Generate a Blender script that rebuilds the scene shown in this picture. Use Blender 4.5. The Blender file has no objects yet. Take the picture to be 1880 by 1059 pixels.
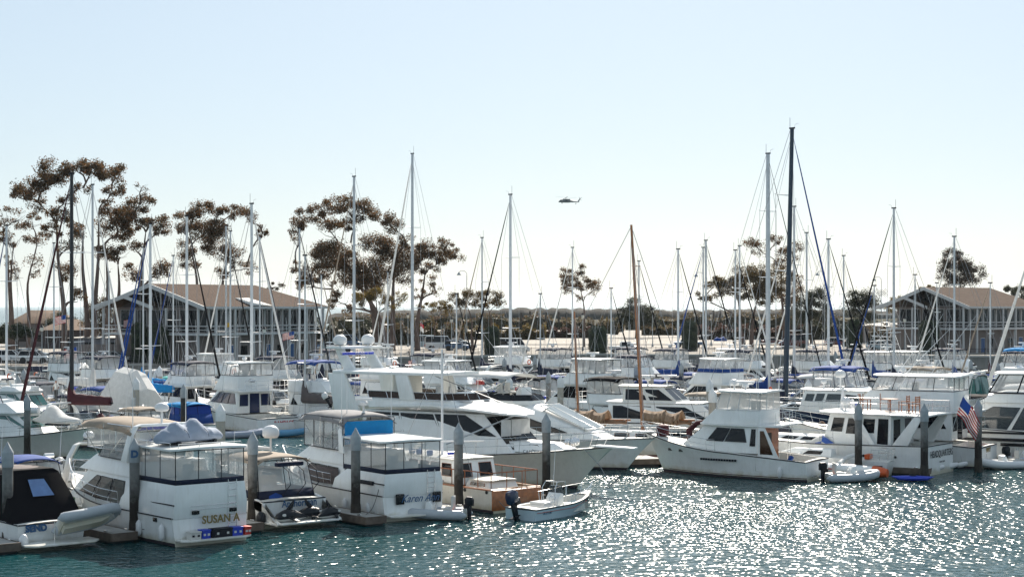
import bpy, bmesh, math, random
from mathutils import Vector, Matrix, Quaternion
R = math.radians
rnd = random.Random(7)
SC = bpy.context.scene
C = SC.collection
F, H, HY = 3100.0, 10.0, 562.0          # focal length in photograph pixels, eye height, horizon row

# ---------------------------------------------------------------- camera, sky, sun, exposure
cam_d = bpy.data.cameras.new('camera')
cam = bpy.data.objects.new('camera', cam_d); C.objects.link(cam)
cam.location = (0, 0, H); cam.rotation_euler = (R(90), 0, 0)
cam_d.sensor_width = 36; cam_d.lens = F/1880*36
cam_d.shift_y = (HY-529.5)/1880
cam_d.clip_start = .5; cam_d.clip_end = 60000
SC.camera = cam
SUN_EL, SUN_AZ = 35.0, 7.5
w = bpy.data.worlds.new('World'); SC.world = w; w.use_nodes = True
nt = w.node_tree; bg = nt.nodes['Background']
sky = nt.nodes.new('ShaderNodeTexSky'); sky.sky_type = 'NISHITA'; sky.sun_disc = False
sky.sun_elevation = R(SUN_EL); sky.sun_rotation = R(SUN_AZ)
sky.air_density = 1.0; sky.dust_density = .6; sky.ozone_density = 2.5; sky.altitude = 0
hs = nt.nodes.new('ShaderNodeHueSaturation'); hs.inputs['Saturation'].default_value = .85
tint = nt.nodes.new('ShaderNodeMix'); tint.data_type = 'RGBA'; tint.blend_type = 'MULTIPLY'; tint.inputs['Factor'].default_value = 1; tint.inputs['B'].default_value = (.98, .97, 1.0, 1)
nt.links.new(sky.outputs[0], hs.inputs['Color']); nt.links.new(hs.outputs[0], tint.inputs['A']); veil = nt.nodes.new('ShaderNodeMix'); veil.data_type = 'RGBA'; veil.inputs['Factor'].default_value = .66; veil.inputs['B'].default_value = (3.95, 4.85, 5.4, 1)
nt.links.new(tint.outputs['Result'], veil.inputs['A']); nt.links.new(veil.outputs['Result'], bg.inputs[0]); bg.inputs[1].default_value = .0715
sd = bpy.data.lights.new('sun', 'SUN'); sd.energy = 5.0; sd.angle = R(.5); sd.color = (1, .92, .81)
sun = bpy.data.objects.new('sun', sd); C.objects.link(sun)
sv = Vector((math.sin(R(SUN_AZ))*math.cos(R(SUN_EL)), math.cos(R(SUN_AZ))*math.cos(R(SUN_EL)), math.sin(R(SUN_EL))))
sun.rotation_euler = sv.to_track_quat('Z', 'Y').to_euler(); sun.location = (0, 0, 60)
SC.view_settings.view_transform = 'Standard'; SC.view_settings.look = 'None'
SC.view_settings.exposure = .93; SC.view_settings.gamma = 1; SC.view_settings.use_curve_mapping = False
SC.cycles.max_bounces = 8; SC.cycles.transparent_max_bounces = 24
SC.cycles.use_denoising = True; SC.cycles.sample_clamp_indirect = 3; SC.cycles.sample_clamp_direct = 14

# ---------------------------------------------------------------- helpers
def W(px, py, z=0):                      # picture point that lies at height z -> world
    D = F*(H-z)/(py-HY); return Vector(((px-940)/F*D, D, z))
def A(px, D, z=0): return Vector(((px-940)/F*D, D, z))
def Z(py, D): return H-(py-HY)/F*D
MATS = {}
def mat(name, col, rough=.5, metal=0, noise=0, ns=4, bump=0, bs=30, alpha=1, spec=.5, trans=None, coat=0, streak=None):
    if name in MATS: return MATS[name]
    m = bpy.data.materials.new(name); m.use_nodes = True; MATS[name] = m
    n = m.node_tree.nodes; l = m.node_tree.links; b = n['Principled BSDF']
    c = (*col, 1) if len(col) == 3 else col
    b.inputs['Base Color'].default_value = c; b.inputs['Roughness'].default_value = rough
    b.inputs['Metallic'].default_value = metal; b.inputs['Alpha'].default_value = alpha
    b.inputs['Specular IOR Level'].default_value = spec
    b.inputs['Coat Weight'].default_value = coat
    tc = n.new('ShaderNodeTexCoord')
    if noise:
        t = n.new('ShaderNodeTexNoise'); t.inputs['Scale'].default_value = ns; t.inputs['Detail'].default_value = 6
        l.new(tc.outputs['Object'], t.inputs[0])
        r = n.new('ShaderNodeValToRGB'); r.color_ramp.elements[0].position = .3; r.color_ramp.elements[1].position = .7
        r.color_ramp.elements[0].color = tuple(x*(1-noise) for x in c[:3])+(1,)
        r.color_ramp.elements[1].color = tuple(min(1, x*(1+noise*.6)) for x in c[:3])+(1,)
        l.new(t.outputs[0], r.inputs[0]); l.new(r.outputs[0], b.inputs['Base Color'])
        if streak:
            mp = n.new('ShaderNodeMapping'); mp.inputs['Scale'].default_value = (3, 3, .35)
            l.new(tc.outputs['Object'], mp.inputs[0])
            t2 = n.new('ShaderNodeTexNoise'); t2.inputs['Scale'].default_value = 2.2; t2.inputs['Detail'].default_value = 8
            l.new(mp.outputs[0], t2.inputs[0])
            r2 = n.new('ShaderNodeValToRGB'); r2.color_ramp.elements[0].position = .5; r2.color_ramp.elements[1].position = .78
            r2.color_ramp.elements[0].color = (0, 0, 0, 1); r2.color_ramp.elements[1].color = (.55, .55, .55, 1)
            l.new(t2.outputs[0], r2.inputs[0])
            mx = n.new('ShaderNodeMix'); mx.data_type = 'RGBA'; mx.inputs['B'].default_value = (*streak, 1)
            l.new(r2.outputs[0], mx.inputs['Factor']); l.new(r.outputs[0], mx.inputs['A']); l.new(mx.outputs['Result'], b.inputs['Base Color'])
    if bump:
        t = n.new('ShaderNodeTexNoise'); t.inputs['Scale'].default_value = bs; t.inputs['Detail'].default_value = 4
        l.new(tc.outputs['Object'], t.inputs[0])
        bp = n.new('ShaderNodeBump'); bp.inputs['Strength'].default_value = bump; bp.inputs['Distance'].default_value = .05
        l.new(t.outputs[0], bp.inputs['Height']); l.new(bp.outputs[0], b.inputs['Normal'])
    if trans:
        tr = n.new('ShaderNodeBsdfTranslucent'); tr.inputs[0].default_value = (*col[:3], 1)
        mx = n.new('ShaderNodeMixShader'); mx.inputs[0].default_value = trans
        l.new(b.outputs[0], mx.inputs[1]); l.new(tr.outputs[0], mx.inputs[2]); l.new(mx.outputs[0], n['Material Output'].inputs[0])
    return m
M_white = mat('gelcoat_white', (.8, .81, .8), .28, noise=.07, ns=1.5, streak=(.68, .67, .63), coat=.3)
M_cream = mat('gelcoat_cream', (.72, .7, .64), .3, noise=.08, ns=1.5, streak=(.6, .57, .5), coat=.3)
def scum(m):
    n = m.node_tree.nodes; l = m.node_tree.links; b = n['Principled BSDF']; src = b.inputs['Base Color'].links[0].from_socket
    tc = n.new('ShaderNodeTexCoord'); sp = n.new('ShaderNodeSeparateXYZ'); l.new(tc.outputs['Object'], sp.inputs[0]); t = n.new('ShaderNodeTexNoise'); t.inputs['Scale'].default_value = 2.5; t.inputs['Detail'].default_value = 6; l.new(tc.outputs['Object'], t.inputs[0])
    k = n.new('ShaderNodeMath'); k.operation = 'MULTIPLY_ADD'; k.inputs[1].default_value = .55; l.new(t.outputs[0], k.inputs[0]); l.new(sp.outputs['Z'], k.inputs[2])
    r = n.new('ShaderNodeMapRange'); r.inputs[1].default_value = .38; r.inputs[2].default_value = .72; r.inputs[3].default_value = .75; r.inputs[4].default_value = 0; l.new(k.outputs[0], r.inputs[0])
    mx = n.new('ShaderNodeMix'); mx.data_type = 'RGBA'; mx.inputs['B'].default_value = (.42, .38, .25, 1); l.new(r.outputs[0], mx.inputs['Factor']); l.new(src, mx.inputs['A']); l.new(mx.outputs['Result'], b.inputs['Base Color'])
scum(M_white); scum(M_cream)
M_deck = mat('deck_nonskid', (.66, .65, .61), .7, noise=.1, ns=6)
M_navyhull = mat('hull_navy', (.012, .022, .06), .2, noise=.1, coat=.4)
M_boot = mat('antifouling_dark', (.03, .022, .03), .6, noise=.3, ns=5)
M_bootred = mat('boot_stripe_maroon', (.12, .03, .03), .5, noise=.2)
M_bootblue = mat('boot_stripe_blue', (.02, .05, .15), .5, noise=.2)
M_trim = mat('dark_trim', (.015, .016, .024), .6, noise=.2, spec=.25)
M_steel = mat('stainless_steel', (.72, .72, .72), .22, metal=1)
M_alu = mat('mast_aluminium', (.56, .58, .6), .38, metal=.55, noise=.1)
M_whitepaint = mat('mast_white_paint', (.74, .75, .76), .35, noise=.06)
M_blackpaint = mat('mast_black_paint', (.012, .013, .018), .3)
M_rope = mat('rigging_wire', (.3, .3, .31), .4, metal=.6)
M_glass = mat('tinted_window', (.006, .008, .012), .05, spec=.3)
M_glassg = mat('green_window', (.03, .13, .12), .05, spec=.8)
M_brownglass = mat('bronze_window', (.03, .014, .008), .06, spec=.3)
M_clear = mat('clear_vinyl', (.75, .77, .78), .15, alpha=.34, spec=.8, bump=.2, bs=1.5)
M_clear2 = mat('cloudy_vinyl', (.72, .7, .67), .3, alpha=.5, spec=.5, bump=.4, bs=4)
M_wind = mat('windscreen_smoke', (.05, .065, .075), .05, alpha=.78, spec=.6)
def fabric(n, c, tr=.25): return mat('canvas_'+n, c, .85, noise=.14, ns=3, bump=.35, bs=6, trans=tr)
M_navy = fabric('navy', (.008, .014, .04), .05)
M_black = mat('canvas_black', (.006, .006, .008), .9, bump=.15, bs=3, spec=.15)
M_tan = fabric('tan', (.42, .35, .28), .3)
M_grey = fabric('grey', (.25, .25, .26), .2)
M_cwhite = fabric('white', (.75, .75, .74), .35)
M_blue = fabric('royal_blue', (.008, .055, .26), .12)
M_bright = fabric('bright_blue', (.015, .32, .68), .35)
M_burg = fabric('burgundy', (.07, .012, .018), .05)
M_coverblue = fabric('pale_blue_grey', (.33, .38, .47), .15)
M_brownc = fabric('brown', (.22, .13, .08), .15)
M_tarp = fabric('faded_tan_tarp', (.38, .26, .17), .25)
M_taupe = fabric('taupe', (.13, .105, .1), .1)
M_teak = mat('varnished_teak', (.32, .1, .028), .35, noise=.35, ns=5, coat=.4)
M_wood = mat('spar_varnish', (.33, .12, .035), .3, noise=.25, ns=3, coat=.4)
M_teakdeck = mat('weathered_teak', (.3, .22, .15), .8, noise=.2, ns=5)
M_rubber = mat('inflatable_grey', (.42, .45, .48), .5, noise=.08, ns=3)
M_rubberd = mat('inflatable_dark', (.12, .15, .19), .5, noise=.1)
M_motor = mat('outboard_black', (.007, .009, .014), .4, spec=.3)
M_motorw = mat('outboard_white', (.7, .7, .7), .3, coat=.3)
M_letter = mat('lettering_black', (.015, .015, .02), .5)
M_letterb = mat('lettering_blue', (.03, .09, .2), .5)
M_letterr = mat('lettering_red', (.5, .03, .04), .5)
M_lettery = mat('lettering_gold', (.2, .14, .035), .4)
M_red = mat('red_plastic', (.5, .03, .02), .4, noise=.08)
M_orange = mat('orange_paint', (.62, .1, .02), .45, noise=.1)
M_bluep = mat('blue_plastic', (.02, .05, .45), .4, noise=.08)
M_yel = mat('yellow_plastic', (.7, .38, .02), .5, noise=.08)
M_turq = mat('turquoise_paint', (.05, .4, .36), .5, noise=.1)
M_cushion = mat('cushion_vinyl', (.58, .57, .54), .6, noise=.08)
M_redcush = mat('cushion_red', (.3, .05, .05), .7, noise=.1)
M_dark = mat('dark_matt', (.025, .024, .024), .8)  # plain near-black for the cockpit door, dark trousers and hair
M_conc = mat('dock_concrete', (.34, .33, .31), .85, noise=.25, ns=2, bump=.2, bs=10)
M_dwood = mat('dock_fascia_wood', (.13, .1, .08), .85, noise=.35, ns=3)
M_pile = mat('piling_grey', (.2, .2, .195), .85, noise=.25, ns=3, bump=.3, bs=9, streak=(.16, .14, .12))
def tide(m, z0, col):
    n = m.node_tree.nodes; l = m.node_tree.links; b = n['Principled BSDF']; src = b.inputs['Base Color'].links[0].from_socket
    tc = n.new('ShaderNodeTexCoord'); sp = n.new('ShaderNodeSeparateXYZ'); l.new(tc.outputs['Object'], sp.inputs[0]); t = n.new('ShaderNodeTexNoise'); t.inputs['Scale'].default_value = 4; t.inputs['Detail'].default_value = 5; l.new(tc.outputs['Object'], t.inputs[0])
    k = n.new('ShaderNodeMath'); k.operation = 'MULTIPLY_ADD'; k.inputs[1].default_value = 1.3; l.new(t.outputs[0], k.inputs[0]); l.new(sp.outputs['Z'], k.inputs[2])
    r = n.new('ShaderNodeMapRange'); r.inputs[1].default_value = z0; r.inputs[2].default_value = z0+1.0; r.inputs[3].default_value = 1; r.inputs[4].default_value = 0; l.new(k.outputs[0], r.inputs[0])
    mx = n.new('ShaderNodeMix'); mx.data_type = 'RGBA'; mx.inputs['B'].default_value = (*col, 1); l.new(r.outputs[0], mx.inputs['Factor']); l.new(src, mx.inputs['A']); l.new(mx.outputs['Result'], b.inputs['Base Color'])
tide(M_pile, 2.3, (.025, .02, .016))
M_skin = mat('skin', (.42, .22, .15), .6)

class MB:
    def __init__(s): s.v = []; s.f = []; s.m = []
    def add(s, vs, fs, m=0):
        o = len(s.v); s.v += [tuple(v) for v in vs]
        s.f += [tuple(i+o for i in f) for f in fs]; s.m += [m]*len(fs); return s
    def box(s, a, b, m=0, mt=None):
        x0, y0, z0 = a; x1, y1, z1 = b
        vs = [(x0,y0,z0),(x1,y0,z0),(x1,y1,z0),(x0,y1,z0),(x0,y0,z1),(x1,y0,z1),(x1,y1,z1),(x0,y1,z1)]
        if mt: vs = [mt @ Vector(v) for v in vs]
        return s.add(vs, [(0,3,2,1),(4,5,6,7),(0,1,5,4),(1,2,6,5),(2,3,7,6),(3,0,4,7)], m)
    def rings(s, rs, m=0, caps=True, close=True):
        n = len(rs[0]); vs = [p for r in rs for p in r]; fs = []
        for i in range(len(rs)-1):
            for j in range(n if close else n-1):
                k = (j+1) % n; fs.append((i*n+j, i*n+k, (i+1)*n+k, (i+1)*n+j))
        if caps: fs.append(tuple(range(n-1, -1, -1))); fs.append(tuple((len(rs)-1)*n+j for j in range(n)))
        return s.add(vs, fs, m)
    def tube(s, pts, r, n=6, m=0, caps=True):
        pts = [Vector(p) for p in pts]; rr = r if isinstance(r, (list, tuple)) else [r]*len(pts); rs = []
        up = None
        for i, p in enumerate(pts):
            d = (pts[min(i+1, len(pts)-1)]-pts[max(i-1, 0)]).normalized()
            if up is None: up = Vector((0,0,1)) if abs(d.z) < .9 else Vector((1,0,0))
            a = d.cross(up).normalized(); b = a.cross(d).normalized(); up = b
            rs.append([p+a*rr[i]*math.cos(t)+b*rr[i]*math.sin(t) for t in [2*math.pi*k/n for k in range(n)]])
        return s.rings(rs, m, caps)
    def lathe(s, prof, n=12, c=(0,0,0), m=0):
        return s.rings([[(c[0]+r*math.cos(2*math.pi*k/n), c[1]+r*math.sin(2*math.pi*k/n), c[2]+z) for k in range(n)] for r, z in prof], m)
    def prism(s, poly, y0, y1, m=0):      # polygon in xz, extruded along y
        return s.rings([[(x, y0, z) for x, z in poly], [(x, y1, z) for x, z in poly]], m)
    def slab(s, poly, z0, z1, m=0):       # polygon in xy, extruded along z
        return s.rings([[(x, y, z0) for x, y in poly], [(x, y, z1) for x, y in poly]], m)
    def mesh(s, name, mats, bev=0, ang=38):
        me = bpy.data.meshes.new(name); me.from_pydata(s.v, [], s.f)
        ml = mats if isinstance(mats, (list, tuple)) else [mats]
        for q in ml: me.materials.append(q)
        if len(ml) > 1: me.polygons.foreach_set('material_index', s.m)
        bm = bmesh.new(); bm.from_mesh(me)
        bmesh.ops.recalc_face_normals(bm, faces=bm.faces)
        if bev:
            es = [e for e in bm.edges if len(e.link_faces) == 2 and e.calc_face_angle(0) > R(25)]
            bmesh.ops.bevel(bm, geom=es, offset=bev, segments=2, profile=.6, affect='EDGES', clamp_overlap=True)
        bm.to_mesh(me); bm.free()
        me.polygons.foreach_set('use_smooth', [True]*len(me.polygons)); me.set_sharp_from_angle(angle=R(ang))
        return me
    def build(s, name, mats, parent=None, loc=None, bev=0, ang=38):
        return link(name, s.mesh(name, mats, bev, ang), parent, loc)
def link(name, me, parent=None, loc=None, rz=0):
    o = bpy.data.objects.new(name, me); C.objects.link(o)
    if parent: o.parent = parent
    if loc is not None: o.location = loc
    if rz: o.rotation_euler = (0, 0, rz)
    return o
def tag(o, label, cat, group=None, kind=None):
    if label: o['label'] = label
    if cat: o['category'] = cat
    if group: o['group'] = group
    if kind: o['kind'] = kind
    return o
def thing(name, label, cat, loc=(0,0,0), rz=0, group=None):
    o = bpy.data.objects.new(name, None); C.objects.link(o); o.location = loc; o.rotation_euler = (0, 0, rz)
    o.empty_display_size = .3
    return tag(o, label, cat, group)
def struct(name, mb, mats, bev=0): return tag(mb.build(name, mats, bev=bev), None, None, None, 'structure')
def copy_tree(root, loc, rz, label, parent=None):
    c = root.copy(); C.objects.link(c)
    if parent is None: c.location = loc; c.rotation_euler = (0, 0, rz); c['label'] = label
    else: c.parent = parent
    for ch in root.children: copy_tree(ch, None, 0, None, c)
    return c
def place(t, px, py, lx, ly, rz, z=0):    # put local point (lx, ly) of a thing at a picture point on the water
    p = W(px, py, z); c, s = math.cos(rz), math.sin(rz)
    t.location = (p.x-(lx*c-ly*s), p.y-(lx*s+ly*c), z); t.rotation_euler = (0, 0, rz)
FONT = {}
def text(parent, s, size, loc, xdir, updir, m, ext=.004, shear=0, off=0.0, name='lettering', align='CENTER', sx=1):
    cu = bpy.data.curves.new('t', 'FONT'); cu.body = s; cu.size = size; cu.extrude = ext; cu.shear = shear; cu.offset = off
    cu.align_x = align; cu.align_y = 'CENTER'; cu.resolution_u = 3
    to = bpy.data.objects.new('t', cu); C.objects.link(to)
    dg = bpy.context.evaluated_depsgraph_get(); me = bpy.data.meshes.new_from_object(to.evaluated_get(dg))
    bpy.data.objects.remove(to); bpy.data.curves.remove(cu); me.materials.clear(); me.materials.append(m)
    x = Vector(xdir).normalized(); u = Vector(updir); n = x.cross(u).normalized(); u = n.cross(x)
    mt = Matrix((x*sx, u, n)).transposed().to_4x4(); mt.translation = Vector(loc)
    me.transform(mt); me.name = name
    return link(name, me, parent)
def lerp(a, b, t): return a+(b-a)*t

# ---------------------------------------------------------------- boat parts
rc = random.Random(99)
def clutter(t, spots, n=3):
    # loose gear that lies about on every boat: each piece is a part of its boat
    spots = list(spots); rc.shuffle(spots)
    for (x, y, z) in spots[:n]:
        k = rc.choice(('ring', 'box', 'roll', 'raft', 'grill', 'bag', 'roll', 'tarp'))
        if k == 'ring': MB().tube([(x, y+.26*math.cos(q*math.pi/6), z+.3+.26*math.sin(q*math.pi/6)) for q in range(13)], .06, 6, caps=False).build('life_ring', rc.choice((M_orange, M_motorw)), t)
        elif k == 'box': MB().box((x-.3, y-.2, z), (x+.3, y+.2, z+.35)).build('cool_box', rc.choice((M_motorw, M_bluep, M_red)), t, bev=.03)
        elif k == 'roll': MB().tube([(x, y-.6, z+.15), (x, y+.6, z+.15)], .12, 8).build('rolled_canvas', rc.choice((M_navy, M_blue, M_black, M_tan)), t)
        elif k == 'raft': MB().tube([(x-.4, y, z+.22), (x+.4, y, z+.22)], .22, 10).build('life_raft_canister', M_motorw, t, bev=.02)
        elif k == 'grill': MB().tube([(x, y-.25, z+.75), (x, y+.25, z+.75)], .13, 8).build('rail_grill', M_steel, t); MB().tube([(x, y, z), (x, y, z+.7)], .02, 4).build('grill_bracket', M_steel, t)
        elif k == 'bag': MB().lathe([(.05, 0), (.28, .05), (.3, .3), (.12, .5), (.03, .52)], 8, (x, y, z)).build('sail_bag', rc.choice((M_blue, M_burg, M_navy, M_brownc)), t)
        else: MB().rings([[(x+u, y+r*math.cos(q*math.pi/4), z+.02+h*max(0, math.sin(q*math.pi/4))) for q in range(8)] for u, r, h in ((-.5, .2, .1), (-.25, .5, .45), (.1, .45, .35), (.5, .25, .1))]).build('tarpaulin', rc.choice((M_bright, M_blue, M_tan, M_navy)), t)
class Hull: pass
def hull(t, L, B, fb=(1.9, 1.25, 1.1), rake=1.4, trake=.12, flare=.3, bst=.9, cock=None, mats=(M_white, M_boot, M_bootred), deckm=None, deckz=0, n=16, boot=.14, rub=M_trim, sharp=2.3, rubr=.035, band=None):
    deckm = deckm or M_deck
    h = Hull(); h.L = L; h.B = B
    def sheer(x):
        q = min(1, max(0, x/L)); return fb[2]+(fb[1]-fb[2])*min(1, q/.45) if q < .45 else fb[1]+(fb[0]-fb[1])*((q-.45)/.55)**1.5
    def half(x):
        q = min(1, max(0, x/L)); k = .42
        return B/2*(bst+(1-bst)*math.sin(q/k*math.pi/2)) if q < k else B/2*max(.012, 1-((q-k)/(1-k))**sharp)
    h.sheer = sheer; h.half = half
    def pt(q, z, sgn):
        x = q*L; sh = sheer(x); s = max(0, min(1, z/sh)); f = flare*max(0, (q-.2)/.8)
        y = half(x)*(1-(f+.05)*(1-s**1.4)); xx = q*(L-rake*(1-s)**.85)-trake*0
        if q < .02: xx += trake*(1-s)
        if z < 0: y *= (1+z*.9); xx = q*(L-rake-.3*-z)+trake*(q < .02)
        return (xx, sgn*y, z)
    h.pt = pt
    qs = [i/n for i in range(n+1)]
    zr = [-.55, -.2, .02, boot, None, None, None, 1]
    mb = MB(); rows = []
    for q in qs:
        sh = sheer(q*L); zz = [-.55, -.2, .02, boot, boot+.3*(sh-boot), boot+.6*(sh-boot), boot+.82*(sh-boot), sh]
        row = [pt(q, z, 1) for z in reversed(zz)] + [(pt(q, -.55, 0)[0], 0, -.75)] + [pt(q, z, -1) for z in zz]
        rows.append(row)
    nr = len(rows[0]); vs = [p for r in rows for p in r]; fs = []; ms = []
    for i in range(n):
        for j in range(nr-1):
            fs.append((i*nr+j, i*nr+j+1, (i+1)*nr+j+1, (i+1)*nr+j))
            k = j if j < 8 else nr-2-j
            ms.append(0 if k < 4 else (2 if k == 4 else 1))
            if band and k == band: ms[-1] = 3
    mb.add(vs, fs); mb.m = ms
    mb.add(rows[0], [tuple(range(nr))], 0); mb.add(rows[-1], [tuple(range(nr-1, -1, -1))], 0)
    h.o = mb.build('hull', list(mats), t, ang=30)
    d = MB(); c0, c1, cz = cock if cock else (0, 0, 0)
    xs = [q*L for q in qs]; cam = .05
    def dk(xa, xb):
        xx = [xa]+[x for x in xs if xa+.01 < x < xb-.01]+[xb]; xx = [min(x, L*.995) for x in xx]
        d.rings([[(x, half(x)*.99, sheer(x)-.03+deckz), (x, half(x)*.5, sheer(x)-.03+cam+deckz), (x, 0, sheer(x)-.03+cam*1.3+deckz), (x, -half(x)*.5, sheer(x)-.03+cam+deckz), (x, -half(x)*.99, sheer(x)-.03+deckz)] for x in xx], 0, False, False)
    if cock:
        if c0 > .05: dk(0, c0)
        dk(c1, L)
        ww = .22
        for s in (1, -1):
            xx = [c0]+[x for x in xs if c0+.01 < x < c1-.01]+[c1]
            d.rings([[(x, s*half(x)*.99, sheer(x)-.03), (x, s*(half(x)-ww), sheer(x)-.02), (x, s*(half(x)-ww), cz)] for x in xx], 0, False, False)
        d.add([(c0, half(c0)-ww, sheer(c0)-.02), (c0, -half(c0)+ww, sheer(c0)-.02), (c0, -half(c0)+ww, cz), (c0, half(c0)-ww, cz)], [(0, 1, 2, 3)])
        d.add([(c1, half(c1)-.05, sheer(c1)-.02), (c1, -half(c1)+.05, sheer(c1)-.02), (c1, -half(c1)+.05, cz), (c1, half(c1)-.05, cz)], [(0, 1, 2, 3)])
        d.add([(c0, half(c0)-.05, cz), (c0, -half(c0)+.05, cz), (c1, -half(c1)+.05, cz), (c1, half(c1)-.05, cz)], [(0, 1, 2, 3)])
    else: dk(0, L)
    d.build('deck', deckm, t)
    if rub:
        m2 = MB(); path = [pt(q, sheer(q*L)-.04, 1) for q in qs]+[pt(q, sheer(q*L)-.04, -1) for q in reversed(qs)]
        m2.tube(path+[path[0]], rubr, 5, caps=False); m2.build('rub_rail', rub, t)
    return h
def quadpt(q, u, v):
    a = Vector(q[0]).lerp(Vector(q[1]), u); b = Vector(q[3]).lerp(Vector(q[2]), u); return a.lerp(b, v)
def window(t, q, poly, m=M_glass, fm=None, fw=.035, out=.012, name='window', dbl=True):
    if len(poly) == 4 and not isinstance(poly[0], (tuple, list)):
        u0, u1, v0, v1 = poly; poly = [(u0, v0), (u1, v0), (u1, v1), (u0, v1)]
    P = [quadpt(q, u, v) for u, v in poly]; c = sum(P, Vector())/len(P)
    n = (Vector(q[1])-Vector(q[0])).cross(Vector(q[3])-Vector(q[0])).normalized()
    if q[4] is not None and n.dot(Vector(q[4])) < 0: n = -n
    mb = MB(); k = len(P)
    Q = [p+(p-c).normalized()*fw for p in P]
    mb.rings([[p+n*(out+.006) for p in P], [p+n*(out+.012) for p in Q], [p-n*.02 for p in Q]], 0, False)
    f = mb.build(name, fm or M_trim, t)
    m2 = MB(); m2.rings([[p+n*out for p in P], [p+n*(out-.012) for p in P]]); m2.build('pane', m, f)
    return f
def cabin(t, x0, x1, wd, z0, z1, rf=.6, ra=0., tum=.12, tf=.85, m=M_white, side=(), front=(), aft=(), gm=M_glass, fm=None, name='cabin', roof=None, over=(.15, .15, .1), rth=.07, bev=.05, both=True, front_in=0, rm=None):
    a, b = wd/2, wd/2*tf
    Bt = [(x0, a, z0), (x1, b, z0), (x1, -b, z0), (x0, -a, z0)]
    T = [(x0+ra, a-tum, z1), (x1-rf, b-tum, z1), (x1-rf, -b+tum, z1), (x0+ra, -a+tum, z1)]
    mb = MB(); mb.rings([Bt, T]); o = mb.build(name, m, t, bev=bev)
    P = [Bt[0], Bt[1], T[1], T[0], (0, 1, 0)]; S = [Bt[3], Bt[2], T[2], T[3], (0, -1, 0)]
    Fq = [Bt[1], Bt[2], T[2], T[1], (1, 0, 0)]; Aq = [Bt[0], Bt[3], T[3], T[0], (-1, 0, 0)]
    for wp in side:
        window(t, P, wp, gm, fm)
        if both: window(t, S, wp, gm, fm)
    for wp in front: window(t, Fq, wp, gm, fm)
    for wp in aft: window(t, Aq, wp, gm, fm)
    if roof is not False:
        r = MB(); ox, of, oy = over; xa, xb = x0+ra-ox, x1-rf+of; ya, yb = a-tum+oy, b-tum+oy
        slab_top(r, xa, xb, ya, yb, z1, rth); r.build('roof', rm or m, t, bev=.02)
    return dict(P=P, S=S, F=Fq, A=Aq, o=o)
def slab_top(r, xa, xb, ya, yb, z, th, cam=.06, seg=6):
    rs = []
    pts = [(xa, ya*.86), (xa+.25, ya*.985), (lerp(xa, xb, .5), (ya+yb)/2*1.01), (xb-.35, yb*.97), (xb, yb*.72)]
    for x, y in pts:
        ys = [y*math.cos(math.pi*k/seg) for k in range(seg+1)]
        top = [(x, yy, z+th+cam*(1-(yy/max(ya, yb))**2)) for yy in ys]; bot = [(x, yy, z+(cam*.8)*(1-(yy/max(ya, yb))**2)) for yy in reversed(ys)]
        rs.append(top+bot)
    r.rings(rs)
def hardtop(t, xa, xb, wd, z, th=.09, m=M_white, tf=.9, name='hardtop', cam=.06):
    r = MB(); slab_top(r, xa, xb, wd/2, wd/2*tf, z, th, cam); return r.build(name, m, t, bev=.015)
def enclosure(t, bot, top, z0, z1, n, fm=M_trim, pm=M_clear, band=0, bandm=M_navy, fr=.022, closed=True, skip=()):
    # bot/top: lists of (x, y) corners; n: panes per side
    k = len(bot); fmb = MB(); sides = k if closed else k-1
    for i in range(sides):
        if i in skip: continue
        a, b, c, d = bot[i], bot[(i+1) % k], top[(i+1) % k], top[i]
        q = [(a[0], a[1], z0), (b[0], b[1], z0), (c[0], c[1], z1), (d[0], d[1], z1)]
        nn = n[i] if isinstance(n, (list, tuple)) else n
        for j in range(nn):
            u0, u1 = j/nn, (j+1)/nn; v0 = band/(z1-z0)
            P = [quadpt(q, u0, v0), quadpt(q, u1, v0), quadpt(q, u1, 1), quadpt(q, u0, 1)]
            e = (P[1]-P[0]).normalized()*.012
            nv = (P[1]-P[0]).cross(P[3]-P[0]).normalized(); r1 = rnd.uniform(-.03, .03)
            cc = [P[0]+e, P[1]-e, P[2]-e, P[3]+e]; mid = sum(cc, Vector())/4+nv*r1
            pmb = MB(); pmb.add(cc+[mid], [(0, 1, 4), (1, 2, 4), (2, 3, 4), (3, 0, 4)]); pmb.build('clear_panel', pm, t)
            fmb.tube([quadpt(q, u0, 0), quadpt(q, u0, 1)], fr, 4)
        fmb.tube([q[0], q[1]], fr, 4); fmb.tube([q[3], q[2]], fr, 4); fmb.tube([q[1], q[2]], fr, 4)
        if band:
            bm_ = MB(); e = 1.0; bm_.rings([[quadpt(q, 0, -.02), quadpt(q, 1, -.02)], [quadpt(q, 0, band/(z1-z0)), quadpt(q, 1, band/(z1-z0))]], 0, False, False)
            ob = bm_.build('canvas_skirt', bandm, t)
            sm = ob.modifiers.new('s', 'SOLIDIFY'); sm.thickness = .03; sm.offset = 0
    fmb.build('enclosure_frame', fm, t)
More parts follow.
